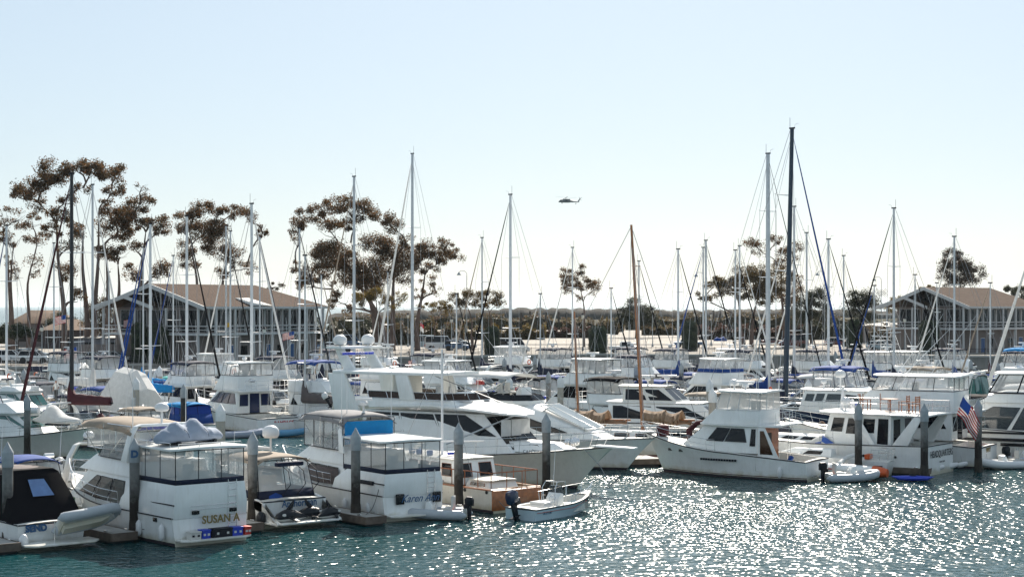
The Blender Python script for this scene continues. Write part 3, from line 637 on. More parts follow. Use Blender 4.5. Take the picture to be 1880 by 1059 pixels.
def express(label, hd, L=10, B=3.3, canvas=M_tan, frame=M_trim, stripe=M_boot, hullm=M_white, archq=True, archm=M_white, enc=M_clear, top=2.75, cat='cabin cruiser', group='express cruisers at their berths', fb=(1.75, 1.35, 1.25), ports=3, radar=False, topq=True, wtop=None, name='express_cruiser', det=True, sk=M_navy, skb=.22, band=None, bandm=None, ropen=False, dn=True):
    t = thing(name, label, cat, rz=R(hd), group=group)
    mats = [hullm, stripe, M_boot]+([bandm] if bandm else [])
    h = hull(t, L, B, fb=fb, rake=L*.13, trake=.25, flare=.32, mats=mats, band=band, cock=(.55, L*.36, .55))
    swim(t, B*.88, .75, .28)
    # raised foredeck trunk and windscreen
    cabin(t, L*.36, L*.88, B*.74, fb[1], fb[1]+.42, rf=L*.22, ra=.0, tum=.25, tf=.35, m=hullm if hullm is M_white else M_cream, roof=False, bev=.08, name='foredeck_trunk', side=[(.15, .3, .3, .75), (.36, .5, .3, .75)] if det else [])
    z0 = fb[1]+.38; ws = [(L*.33, B*.41), (L*.5, B*.36), (L*.56, B*.15), (L*.56, -B*.15), (L*.5, -B*.36), (L*.33, -B*.41)]
    wt = [(L*.31, B*.37), (L*.42, B*.31), (L*.46, B*.13), (L*.46, -B*.13), (L*.42, -B*.31), (L*.31, -B*.37)]
    enclosure(t, ws, wt, z0-.1, z0+.62, 1, frame if frame is not M_trim else M_steel, M_wind, closed=False, fr=.025)
    if topq:
        bt = [(L*.06, B*.4), (L*.31, B*.41), (L*.31, -B*.41), (L*.06, -B*.4)]
        tp = [(L*.1, B*.36), (L*.33, B*.36), (L*.33, -B*.36), (L*.1, -B*.36)]
        enclosure(t, bt, tp, fb[2]+.03, top, [3, 1, 3, 2], frame, enc, band=skb, bandm=sk, skip=(1,))
        fr = [(L*.33, B*.37), (L*.42, B*.31), (L*.46, 0), (L*.42, -B*.31), (L*.33, -B*.37)]
        enclosure(t, fr, [(x-.35, y*.96) for x, y in fr], z0+.5, top, 1, frame, enc, closed=False)
        bimini(t, L*.08, L*.45, B*.8, top, .2, canvas, fb[2], drop=.1)
    console(t, L*.33, -B*.2, .55, .8, M_white, 1.0); seat(t, L*.24, -B*.2, .55, M_cushion, 1, .5); MB().box((.65, -B*.33, .55), (1.2, B*.33, 1.0)).build('stern_bench', M_cushion, t, bev=.05)
    if archq: arch(t, L*.2, B*.9, fb[2]-.05, top-fb[2]+.45, -.75, .5, .1, archm)
    if radar: dome(t, (L*.16, 0, top+.35), .28, .2)
    if ropen: openradar(t, (L*.16, 0, top+.35), .4, 1.0)
    if dn: rail(t, h, L*.45, .08, .6, .3, 8, stan=det)
    for k in range(ports):
        x = L*(.45+.11*k); z = h.sheer(x)*.62
        for s in (1, -1):
            p = h.pt(x/L, z, s); MB().box((p[0]-.22, p[1]-.04, z-.07), (p[0]+.22, p[1]+.012, z+.07)).build('porthole', M_glass, t, bev=.015)
    antenna(t, (L*.3, B*.38, fb[1]+.7), 2.2, (-.3, 0)); clutter(t, [(L*.62, .2, fb[1]+.4), (L*.7, -.3, fb[1]+.4), (L*.5, .5, fb[1]+.45), (L*.78, 0, fb[1]+.3), (.9, .6, fb[2]-.2), (-.3, .4, .36), (L*.2, -.9, fb[2])], 4)
    return t, h
def sportfisher(label, hd, L=11, B=3.9, hullm=M_white, stripe=M_boot, fb=(2.1, 1.35, 1.15), house_top=2.95, fly_h=.9, top=5.0, hard=True, hardm=M_white, enc=M_clear, fr=M_whitepaint, glass=M_glass, rigger=True, tower=False, cock=.27, skirt=None, det=True, group='sportfishing boats', front=True, rgl=6.5, name='sportfishing_boat', soft=None, band=None, bandm=None, deckm=None, radar=1, sidew=None, boot_=0):
    t = thing(name, label, 'fishing boat', rz=R(hd), group=group); cx = L*cock
    if fr is M_whitepaint and 'large white' not in label and rc.random() < .6: fr = M_trim
    h = hull(t, L, B, fb=fb, rake=L*.12, trake=-.08, flare=.36, mats=[hullm, stripe, M_boot]+([bandm] if bandm else []), band=band, cock=(.15, cx, .5), deckm=deckm)
    z1 = house_top
    cb = cabin(t, cx, L*.76, B*.82, fb[1]-.05, z1, rf=L*.17, ra=-.15 if False else .05, tum=.12, tf=.72, roof=False, bev=.06, gm=glass, fm=M_trim, name='house',
          side=sidew or [[(.05, .44), (.3, .44), (.3, .9), (.13, .9)], (.33, .55, .44, .9), (.58, .77, .44, .9), [(.8, .44), (.95, .44), (.84, .9), (.8, .9)]],
          front=[(.04, .33, .45, .85), (.36, .64, .45, .85), (.67, .96, .45, .85)] if front else [], aft=[(.08, .3, .35, .85), (.36, .62, .02, .88), (.68, .92, .35, .85)])
    # overhanging flybridge deck
    hardtop(t, cx-1.2, L*.62, B*.86, z1, .1, M_white, .85, 'flybridge_deck', .02)
    c0 = cx-.1
    cabin(t, c0, L*.61, B*.8, z1+.1, z1+.1+fly_h, rf=L*.08, tum=.08, tf=.78, roof=False, bev=.06, name='flybridge_coaming')
    hb = B*.4-.08; zf = z1+.1+fly_h
    bt = [(c0, hb), (L*.52, hb*.82), (L*.52, -hb*.82), (c0, -hb)]; tp = [(c0, hb*.94), (L*.49, hb*.78), (L*.49, -hb*.78), (c0, -hb*.94)]
    if enc: enclosure(t, bt, tp, zf, top, [4, 3, 4, 3], fr, enc, band=.0 if not skirt else .3, bandm=skirt)
    else: enclosure(t, bt, tp, zf, top, 1, fr, M_clear, skip=(0, 1, 2, 3))
    if not enc:
        f = MB()
        for (x, y), (x2, y2) in zip(bt, tp): f.tube([(x, y, zf), (x2, y2, top)], .03, 6)
        f.build('hardtop_legs', fr, t)
    if hard: hardtop(t, c0-.35, L*.52, B*.8, top, .09, hardm, .85)
    if soft: bimini(t, c0-.3, L*.52, B*.8, top, .15, soft, zf, drop=.15)
    console(t, L*.44, 0, zf-.6, 1.1, M_white, .75); seat(t, L*.36, .4, zf-.65, M_cushion); seat(t, L*.36, -.4, zf-.65, M_cushion)
    rect_rail(t, [(cx-1.1, hb), (cx-1.1, -hb)], z1+.12, .75, n=3); ladder(t, (cx-.95, -B*.18, .5), (cx-1.15, -B*.18, z1+.9), .38, 8)
    rail(t, h, L*.5, .08, .65, .35, 9, stan=det)
    if rigger:
        for s in (1, -1):
            outrigger(t, (L*.45, s*B*.4, z1-.2), (L*.45-rgl*.55, s*(B*.4+rgl*.28), z1-.2+rgl*.8))
    if tower:
        tw = MB(); zt = top+.1; xa, xb = c0+.2, L*.48
        for s in (1, -1):
            for x in (xa, xb): tw.tube([(x, s*hb*.95, zt), (lerp(x, (xa+xb)/2, .4), s*hb*.45, zt+2.3)], .025, 5)
            for k in (.35, .7): tw.tube([(lerp(xa, (xa+xb)/2, .4*k), s*hb*lerp(.95, .45, k), zt+2.3*k), (lerp(xb, (xa+xb)/2, .4*k), s*hb*lerp(.95, .45, k), zt+2.3*k)], .018, 4)
            tw.tube([(xa, s*hb*.95, zt), (lerp(xb, (xa+xb)/2, .4), s*hb*.45, zt+2.3)], .015, 4)
        tw.build('tower_frame', M_steel, t); xm = (xa+xb)/2
        MB().slab([(xm-.5, -.5), (xm+.5, -.5), (xm+.5, .5), (xm-.5, .5)], zt+2.3, zt+2.36).build('tower_platform', M_white, t)
        rect_rail(t, [(xm-.5, -.5), (xm+.5, -.5), (xm+.5, .5), (xm-.5, .5), (xm-.5, -.5)], zt+2.36, .8, n=1)
        MB().slab([(xm-.6, -.6), (xm+.6, -.6), (xm+.6, .6), (xm-.6, .6)], zt+4.0, zt+4.05).build('tower_sunshade', M_cwhite, t)
        f2 = MB()
        for sx in (-.45, .45):
            for sy in (-.45, .45): f2.tube([(xm+sx, sy, zt+3.1), (xm+sx, sy, zt+4.0)], .016, 4)
        f2.build('sunshade_legs', M_steel, t)
    if 'large white' not in label: clutter(t, [(L*.6, .4, z1+.1), (L*.8, .1, fb[1]+.25), (L*.85, -.3, fb[1]+.35), (.9, .8, .55), (.7, -.8, .55), (cx-.8, .8, z1+.12), (cx-.7, -.7, z1+.12), (L*.66, -.4, z1)], 5)
    if radar: openradar(t, (L*.4, 0, top+.1), .5, 1.1, .15)
    antenna(t, (c0+.1, hb, top-.2), 3.4, (-.2, .15)); antenna(t, (c0+.1, -hb, top-.2), 3.8, (-.2, -.15)); antenna(t, (L*.45, hb*.6, top+.1), 1.6)
    return t, h
def flag_on(label, parent, b, tp, **k):
    t = thing('flag', label, 'flag'); bpy.context.view_layer.update(); mw = parent.matrix_world if parent else Matrix()
    bb, tt = mw @ Vector(b), mw @ Vector(tp); t.location = bb; flag(t, (0, 0, 0), tt-bb, **k); return t
# ---- sportfisher at the head of the right-hand dock
def hero_right():
    t, h = sportfisher('large white sportfishing boat with clear flybridge enclosure and varnished wood cockpit bulkhead', 148, 11.2, 3.9, house_top=3.0, fly_h=.85, top=4.95, rigger=False, stripe=M_bootred, fb=(2.35, 1.5, 1.15), glass=M_glass, enc=M_clear2, sidew=[[(.03, .3), (.1, .3), (.1, .9), (.03, .9)], [(.16, .42), (.46, .42), (.46, .9), (.24, .9)], [(.49, .42), (.72, .42), (.72, .9), (.49, .9)]], boot_=1)
    place(t, 1475, 885, .1, 1.8, R(148))
    for x in (8.3, 9.3):
        p = h.pt(x/11.2, 1.4, 1); MB().box((p[0]-.2, p[1]-.05, 1.35), (p[0]+.2, p[1]+.015, 1.5)).build('porthole', M_glass, t, bev=.01)
    v = MB()
    for k in range(14): x = 4.2+k*.17; v.box((x, h.half(x)-.04, .98), (x+.13, h.half(x)+.012, 1.1))
    v.build('engine_vent', M_trim, t)['kind'] = 'stuff'
    MB().box((2.93, -1.3, .55), (2.97, 1.3, 2.9)).build('varnished_bulkhead', M_teak, t)
    MB().box((2.9, -.2, .6), (2.925, .5, 2.6)).build('door', M_dark, t)
    MB().prism([(1.7, 1.25), (3.0, 1.25), (3.0, 2.98), (2.55, 2.98)], 1.55, 1.6).build('cockpit_wing', M_white, t, bev=.01)
    MB().prism([(2.05, 1.45), (2.85, 1.45), (2.85, 2.8), (2.62, 2.8)], 1.61, 1.625).build('cockpit_side_window', M_brownglass, t)
    for s in (1, -1): MB().tube([(*h.pt(q/16, .2, s)[:2], .2) for q in range(0, 16)], .022, 4).build('maroon_stripe', M_burg, t)
    MB().tube([(1.4, 1.35, .6), (1.0, 1.35, 1.4)], .15, 8).build('coiled_hose', M_blue, t)
    # maroon covered rail bolster and windlass cover on the foredeck
    MB().tube([(8.0, .2, 1.9), (8.05, .25, 2.55), (7.5, .3, 3.0), (6.3, .3, 3.3)], [.2, .19, .15, .06], 8).build('maroon_covered_davit', M_burg, t)
    MB().lathe([(.36, 0), (.4, .3), (.36, .62), (.05, .7)], 12, (9.9, .1, 2.15)).build('maroon_windlass_cover', M_burg, t)
    text(t, 'Genny C', .26, (.02, 0, .82), (0, -1, 0), (0, 0, 1), M_letter, shear=.3)
    pulp = MB(); pulp.slab([(10.6, -.35), (12.0, -.18), (12.0, .18), (10.6, .35)], 2.3, 2.38); pulp.build('bow_pulpit', M_white, t, bev=.02)
    dome(t, (5.2, 0, 5.1), .3, .2); fender(t, (1.5, 1.95, .5)); antenna(t, (3.2, 1.3, 5.0), 3.0)
    MB().tube([(.06, 1.1, .3), (-.25, 1.1, .3), (-.25, .7, .3), (.06, .7, .3)], .02, 5).build('transom_step', M_steel, t)
    d = dinghy('grey inflatable dinghy with black outboard behind the large white sportfishing boat', 3.2, 1.6, .22, motor=.85, console_=True)
    place(d, 1518, 884, 0, 0, R(12)); d.location.z = .02
hero_right()
# ---- big flybridge yacht, bow to the right
def big_yacht():
    t = thing('flybridge_yacht', 'largest white motor yacht with a sloped fin arch and white covered windscreen', 'motor yacht', rz=R(-40))
    L, B = 19.5, 5.0
    h = hull(t, L, B, fb=(2.45, 1.6, 1.35), rake=2.6, trake=.2, flare=.42, mats=(M_cream, M_boot, M_boot), n=22, rub=M_trim)
    place(t, 1058, 896, L-2.6, 0, R(-40))
    text(t, 'CAPE GONE II', .26, (15.3, -(h.half(15.3)+.0)*.92, 2.0), (1, .26, 0), (.0, -.25, 1), M_letter)
    cabin(t, 2.2, 14.0, 4.3, 1.5, 3.9, rf=2.7, ra=.1, tum=.25, tf=.72, roof=False, bev=.08, name='pilothouse', gm=M_glass, fm=M_trim,
          side=[(.04, .3, .5, .94), (.32, .58, .5, .94), [(.6, .5), (.97, .5), (.84, .95), (.6, .95)]], front=[(.02, .24, .35, .92), (.27, .49, .35, .92), (.51, .73, .35, .92), (.76, .98, .35, .92)])
    # white visor roof reaching forward over the windscreen
    r = MB(); rs = []
    for x, y, z, c in ((3.0, 2.15, 4.15, .15), (8.0, 2.2, 4.35, .2), (11.2, 2.1, 4.2, .25), (12.8, 1.4, 4.02, .12), (13.6, .4, 3.9, .05)):
        rs.append([(x, y*math.cos(math.pi*k/8), z+c*(1-math.cos(math.pi*k/8)**2)) for k in range(9)]+[(x, y*math.cos(math.pi*k/8), z-.12) for k in range(8, -1, -1)])
    r.rings(rs); r.build('visor_roof', M_white, t, bev=.02)
    for x0, x1, y in ((10.5, 11.4, -1.0), (10.5, 11.4, -.1), (10.4, 11.3, .8)):
        MB().prism([(x0+2.2, 2.7), (x1+1.3, 3.6), (x1+1.28, 3.63), (x0+2.18, 2.73)], y-.42, y+.42).build('windscreen_cover', M_cwhite, t, bev=.005)
    # bow trunk, rails, windlass
    cabin(t, 12.5, 17.3, 3.0, 1.9, 2.45, rf=1.6, tum=.3, tf=.45, roof=False, bev=.1, name='foredeck_trunk', side=[(.12, .22, .25, .75), (.5, .62, .25, .75)])
    rail(t, h, 9.5, .1, .85, .5, 14)
    wl = MB()
    for k in range(9): wl.lathe([(.04, 0), (.13, .05), (.16, .2), (.1, .34), (.02, .4)], 8, (16.6+rnd.uniform(-.4, .4), rnd.uniform(-.35, .35), 2.3+rnd.uniform(0, .12)))
    wl.build('windlass', M_steel, t)['kind'] = 'stuff'
    MB().slab([(18.2, -.4), (20.9, -.22), (20.9, .22), (18.2, .4)], 2.36, 2.46).build('bow_pulpit', M_white, t, bev=.02)
    MB().tube([(18.0, -.75, 2.3), (18.9, -.5, 1.4), (20.0, -.5, -.1)], .02, 4).build('anchor_line', M_rope, t)
    # flybridge: bronze windscreen band, hardtop, fin arch
    cabin(t, 1.5, 10.2, 4.4, 4.1, 4.62, rf=.9, tum=.05, tf=.8, roof=False, bev=.05, name='flybridge_coaming')
    fb_ = [(3.0, 2.1), (9.0, 1.85), (9.9, .9), (9.9, -.9), (9.0, -1.85), (3.0, -2.1)]
    enclosure(t, fb_, [(x-.25, y*.97) for x, y in fb_], 4.6, 5.0, [4, 1, 2, 1, 4], M_steel, M_brownglass, closed=False)
    hardtop(t, -.2, 8.6, 4.6, 5.95, .16, M_white, .8, 'hardtop', .1)
    for s in (1, -1):
        MB().prism([(.2, 3.6), (2.4, 3.6), (1.0, 5.98), (-.4, 5.98)], s*2.15-.09, s*2.15+.09).build('fin_arch', M_white, t, bev=.03)
        MB().prism([(5.4, 4.55), (6.6, 4.55), (6.0, 5.97), (5.0, 5.97)], s*1.95-.07, s*1.95+.07).build('hardtop_support', M_white, t, bev=.03)
    MB().box((3.6, -.7, 4.5), (4.7, .7, 5.96)).build('flybridge_bar', M_cream, t, bev=.05)
    console(t, 8.5, .2, 4.3, 1.4, M_white, .7); seat(t, 7.4, .6, 4.2); seat(t, 7.4, -.5, 4.2)
    # mast with radar and two large satellite domes over the hardtop
    MB().prism([(.0, 6.1), (1.0, 6.1), (-.2, 7.5), (-.8, 7.5)], -1.3, -1.1).build('radar_fin', M_white, t, bev=.02)
    MB().prism([(.0, 6.1), (1.0, 6.1), (-.2, 7.5), (-.8, 7.5)], 1.1, 1.3).build('radar_fin', M_white, t, bev=.02)
    MB().box((-1.0, -1.8, 7.42), (.3, 1.8, 7.56)).build('radar_wing', M_white, t, bev=.03)
    dome(t, (-.4, 1.2, 7.5), .42, .12, tall=1.5, name='satellite_dome'); dome(t, (-.4, -1.2, 7.5), .42, .12, tall=1.5, name='satellite_dome')
    b = MB(); b.box((.6, -2.1, 7.06), (.72, .6, 7.22)); b.build('radar_scanner', M_bluep, t, bev=.02)
    text(t, 'FURUNO', .2, (.735, -.6, 7.14), (0, 1, 0), (0, 0, 1), M_cwhite); text(t, 'FURUNO', .2, (.66, -2.12, 7.14), (1, 0, 0), (0, 0, 1), M_cwhite, sx=.2)
    dome(t, (9.2, -1.0, 4.35), .26, .25); openradar(t, (7.0, 0, 6.2), .3, 1.5)
    for x, y in ((5.5, -2.0), (8.4, -1.7), (9.8, -1.2), (3.0, -2.2)): antenna(t, (x, y, 4.9), 3.2+rnd.random()*1.6)
    MB().tube([(13.2, -.6, 3.95), (9.6, -2.6, 2.2)], .05, 6).build('stowed_davit_boom', M_alu, t)
    MB().tube([(13.2, .2, 4.0), (6.4, -.4, 6.0)], .03, 5).build('forestay', M_rope, t)
big_yacht()
# ---- sleek sport yacht behind it
def sleek():
    t = thing('sport_yacht', 'sleek white sport yacht with almond shaped side window and open white bimini', 'motor yacht', rz=R(-33))
    L, B = 15.5, 4.4
    h = hull(t, L, B, fb=(2.05, 1.75, 1.4), rake=2.0, trake=.3, flare=.35, mats=(M_white, M_boot, M_boot), n=20)
    place(t, 1150, 862, L-2.0, 0, R(-33))
    rs = []
    for x, y, zt in ((1.2, 1.85, 2.0), (1.8, 1.9, 3.55), (4.5, 1.9, 3.9), (7.5, 1.75, 3.85), (9.5, 1.5, 3.1), (11.5, 1.2, 2.3), (12.6, .8, 1.85)):
        rs.append([(x, y*math.cos(math.pi*k/10)*(1 if 0 < k < 10 else 1.05), (1.6 if k in (0, 10) else 1.6+(zt-1.6)*math.sin(math.pi*k/10)**.32)) for k in range(11)])
    mb = MB(); mb.rings(rs); mb.build('coachroof', M_white, t, ang=40)
    for s in (1, -1):
        P = [(2.6, 2.55), (3.6, 2.95), (5.2, 3.2), (6.8, 3.2), (8.3, 2.75), (9.9, 2.25), (7.6, 2.2), (5.6, 2.25), (3.8, 2.35)]
        yy = lambda x: lerp(1.98, 1.42, max(0, x-4)/6)
        for nm, off, sc, m_ in (('window_surround', .10, 1.06, M_trim), ('almond_window', .125, 1.0, M_glass)):
            cx_, cz_ = 6.0, 2.65; Q = [(cx_+(x-cx_)*sc, cz_+(z-cz_)*sc*1.02) for x, z in P]
            MB().rings([[(x, s*(yy(x)-.15), z) for x, z in Q], [(x, s*(yy(x)+off-.04), z) for x, z in Q]]).build(nm, m_, t)
        for k in range(3):
            x = 9.3+k*1.15; p, p2 = h.pt(x/L, 1.1, s), h.pt((x+.9)/L, 1.15, s)
            MB().add([(p[0], p[1]+s*.03, .95), (p2[0], p2[1]+s*.03, 1.0), (p2[0], p2[1]+s*.06, 1.32), (p[0], p[1]+s*.06, 1.25)], [(0, 1, 2, 3)]).build('hull_window', M_glass, t)
    # raked windscreen
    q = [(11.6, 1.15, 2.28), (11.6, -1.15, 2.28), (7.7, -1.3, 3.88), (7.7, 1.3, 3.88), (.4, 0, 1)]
    window(t, q, (.04, .49, .08, .93), mat('windscreen_reflection_tint', (.3, .36, .39), .05, alpha=.7, spec=.8), M_white, out=.06, name='windscreen'); window(t, q, (.51, .96, .08, .93), MATS['windscreen_reflection_tint'], M_white, out=.06, name='windscreen')  # pale base colour paints a bright reflection into the glass
    fb_ = [(2.2, 1.55), (6.2, 1.5), (7.2, .7), (7.2, -.7), (6.2, -1.5), (2.2, -1.55)]
    MB().slab(fb_, 3.75, 4.1).build('flybridge_coaming', M_white, t, bev=.06)
    enclosure(t, fb_, [(x-.3, y*.95) for x, y in fb_], 4.08, 4.4, [3, 1, 2, 1, 3], M_trim, M_glass, closed=False)
    bimini(t, 1.2, 6.0, 3.3, 5.5, .25, M_cwhite, 4.1, drop=.05, xl=3.6)
    cr = MB()
    for s in (1, -1): cr.tube([(1.4, s*1.5, 5.3), (4.8, s*1.45, 4.1)], .018, 5); cr.tube([(5.8, s*1.5, 5.3), (2.4, s*1.45, 4.1)], .018, 5); cr.tube([(6.4, s*1.4, 5.3), (9.6, s*1.1, 3.1)], .012, 4)
    cr.build('bimini_braces', M_steel, t)
    rail(t, h, 6.0, .1, .75, .5, 12); seat(t, 4.8, .4, 4.0); seat(t, 4.8, -.5, 4.0); console(t, 6.0, 0, 3.9, 1.2)
    swim(t, 3.6, 1.2, .35)
sleek()
# ---- the express cruiser with whales on its platform
def anchorman():
    t, h = express('white express cruiser with Anchorman on its transom and an anchor on the cabin door', 130, 10.6, 3.7, canvas=M_tan, stripe=M_boot, top=2.95, fb=(1.8, 1.35, 1.25), sk=M_navy, skb=.34, archq=False)
    place(t, 480, 972, .0, 1.75, R(130))
    text(t, 'Anchorman', .46, (-.03, -.25, 1.06), (0, -1, 0), (0, 0, 1), M_letterb, off=.008, sx=.86)
    swim(t, 3.7, 1.5, .3, x0=.1)
    # cabin door with anchor
    MB().box((3.7, .1, .6), (3.76, .9, 2.3)).build('cabin_door', M_cream, t, bev=.02)
    an = MB(); x = 3.66; an.tube([(x, .5, 1.1), (x, .5, 1.85)], .028, 6); an.tube([(x, .5+.25*math.cos(k*math.pi/8+math.pi), 1.32+.25*math.sin(k*math.pi/8+math.pi)) for k in range(9)], .028, 6); an.tube([(x, .3, 1.72), (x, .7, 1.72)], .025, 6); an.tube([(x, .5+.06*math.cos(k), 1.92+.06*math.sin(k)) for k in [j*math.pi/4 for j in range(9)]], .016, 5)
    an.build('anchor_emblem', M_letterb, t)
    MB().box((3.6, -1.3, .6), (3.66, -.1, 2.0)).build('cabin_bulkhead', M_cream, t)
    hardtop(t, 4.1, 7.4, 3.0, 3.1, .14, M_white, .75, 'hardtop', .12)
    dome(t, (3.0, -.6, 3.15), .4, .65, tall=1.5, name='satellite_dome')
    MB().box((-.0, -.5, 2.75), (.3, .9, 2.95)).build('rolled_awning', M_navy, t, bev=.06)
    fr = MB()
    for y in (-1.1, -.4, .4): fr.tube([(.95, y, 2.95), (.2, y-.2, 2.5), (.1, y-.25, 1.9), (.6, y-.1, 1.35)], .02, 5)
    fr.build('awning_frame', M_trim, t)
    for s in (1, -1): MB().prism([(0, 1.2), (.9, 1.35), (1.2, 1.0), (-1.2, .38), (-1.25, .3), (0, .3)], s*1.62-.09, s*1.62+.09).build('quarter_fin', M_white, t, bev=.04)
    fender(t, (-.2, 1.9, .5), .22, .6, M_motor)
    bpy.context.view_layer.update()
    def whale(lbl, lx, ly, rz, s=1.):
        w_ = thing('inflatable_whale', lbl, 'pool float', t.matrix_world @ Vector((lx-.1, ly, .36)), R(130)+rz, 'inflatable orcas on the swim platform')
        def ring(x, r, z, asp=1.): return [(x, r*math.cos(a)*asp, z+r*.85*math.sin(a)) for a in [2*math.pi*k/14 for k in range(14)]]
        prof = [(1.05, .03, .26), (1.0, .14, .27), (.85, .25, .29), (.6, .34, .33), (.3, .4, .37), (0, .4, .37), (-.35, .33, .32), (-.7, .2, .26), (-1.0, .1, .22), (-1.15, .06, .22)]
        b = MB(); rs = [ring(x*s, r*s, z*s) for x, r, z in prof]; b.rings(rs)
        nb = len(b.m)
        for i in range(9):
            for j in range(14):
                an_ = (j+.5)/14*2*math.pi
                if (math.sin(an_) < -.25 and i < 8) or (i in (4, 5) and -.25 <= math.sin(an_) < .1 and False): b.m[i*14+j] = 1
        b.build('body', [M_motor, M_cushion], w_, ang=80)
        MB().rings([[(.3*s, -.05*s, .7*s), (.3*s, .05*s, .7*s), (-.1*s, .05*s, .72*s), (-.1*s, -.05*s, .72*s)], [(-.05*s, -.03*s, 1.05*s), (-.05*s, .03*s, 1.05*s), (-.22*s, .03*s, 1.02*s), (-.22*s, -.03*s, 1.02*s)], [(-.2*s, -.01, 1.2*s), (-.2*s, .01, 1.2*s), (-.27*s, .01, 1.17*s), (-.27*s, -.01, 1.17*s)]]).build('dorsal_fin', M_motor, w_, bev=.01)
        for sd_ in (1, -1):
            MB().rings([[(x*s, sd_*(y)*s, z*s) for x, y, z in ((.45, .3, .25), (.15, .3, .25), (.15, .34, .32), (.45, .34, .32))], [(x*s, sd_*y*s, z*s) for x, y, z in ((.1, .75, .06), (-.12, .72, .06), (-.12, .74, .1), (.1, .77, .1))]]).build('flipper', M_motor, w_, bev=.01)
            e = MB(); e.lathe([(.005, -.02), (.1*s, 0), (.005, .02)], 10); o = e.build('eye_patch', M_cushion, w_); o.location = (.66*s, sd_*.315*s, .44*s); o.rotation_euler = (sd_*-1.25, 0, 0); o.scale = (1.5, .8, 1)
            MB().rings([[(-1.08*s, 0, .2*s), (-1.2*s, 0, .2*s), (-1.2*s, 0, .25*s), (-1.08*s, 0, .25*s)], [(-1.3*s, sd_*.36*s, .2*s), (-1.42*s, sd_*.36*s, .2*s), (-1.42*s, sd_*.36*s, .23*s), (-1.3*s, sd_*.36*s, .23*s)]]).build('tail_fluke', M_motor, w_)
    whale('inflatable orca nearest the corner of the swim platform, snout toward the left', -.75, .75, R(95), .82)
    whale('middle inflatable orca lying behind the front one on the swim platform', -.35, -.45, R(-100), .78)
    whale('inflatable orca farthest along the swim platform beside the grey piling', -.8, -1.25, R(-75), .72)
anchorman()
# ---- boat with the black canvas and SEND on the transom
def send():
    t = thing('canvas_covered_cruiser', 'cruiser with a black canvas cockpit enclosure and SEND on its transom', 'cabin cruiser', rz=R(132))
    L, B = 9.5, 3.4
    h = hull(t, L, B, fb=(1.7, 1.2, 1.05), rake=1.2, trake=.2, mats=(M_white, M_boot, M_boot), cock=(.5, 3.5, .5))
    place(t, 28, 1010, .1, 1.6, R(132))
    swim(t, 3.3, 1.3, .22)
    bt = [(.3, 1.6), (4.2, 1.6), (4.2, -1.6), (.3, -1.6)]; tp = [(1.9, 1.25), (4.0, 1.3), (4.0, -1.3), (1.9, -1.25)]
    mb = MB(); mb.rings([[(x, y, 1.02) for x, y in bt], [(lerp(x, u, .5), lerp(y, v, .5)*1.03, 2.0) for (x, y), (u, v) in zip(bt, tp)], [(x, y, 2.95) for x, y in tp], [(x*.96+.1, y*.8, 3.1) for x, y in tp]])
    mb.build('canvas_enclosure', M_black, t, bev=.06)
    Aq = [bt[0]+(1.05,), bt[3]+(1.05,), tp[3]+(2.95,), tp[0]+(2.95,)]; Aq = [Vector(p) for p in Aq]+[(-1, 0, .6)]
    window(t, Aq, [(.38, .5), (.72, .5), (.66, .85), (.38, .85)], M_clearblue, M_black, out=.05, name='canvas_window')
    bimini(t, 2.0, 4.4, 2.6, 2.98, .14, M_taupe, None, drop=.02)
    cabin(t, 3.8, 8.2, 2.6, 1.1, 1.7, rf=2.2, tum=.3, tf=.4, roof=False, name='foredeck_trunk', bev=.08)
    text(t, 'SEND', .38, (-.03, .72, .84), (0, -1, 0), (0, 0, 1), M_letterb, off=.022, shear=-.1)
    fender(t, (-.35, 1.45, .4), .2, .5); rail(t, h, 4.0, .08, .6, .3, 8)
    for y in (1.2, .95): MB().lathe([(.05, 0), (.05, .03)], 8, (-.02, y, .7)).build('fitting', M_letterb, t)
    MB().tube([(-.6, .2, .3), (-.6, .2, 1.15)], .02, 5).build('rod_holder', M_steel, t)
    bpy.context.view_layer.update()
    d = dinghy('grey inflatable tender tipped on its side on the platform behind the black canvas cruiser', 2.75, 1.4, .22, M_rubber)
    d.location = t.matrix_world @ Vector((-.9, .02, .86)); d.rotation_euler = (R(-40), R(-5), R(132-92))
M_clearblue = mat('blue_tinted_vinyl', (.1, .2, .42), .15, noise=.2, ns=3, spec=.8)
send()
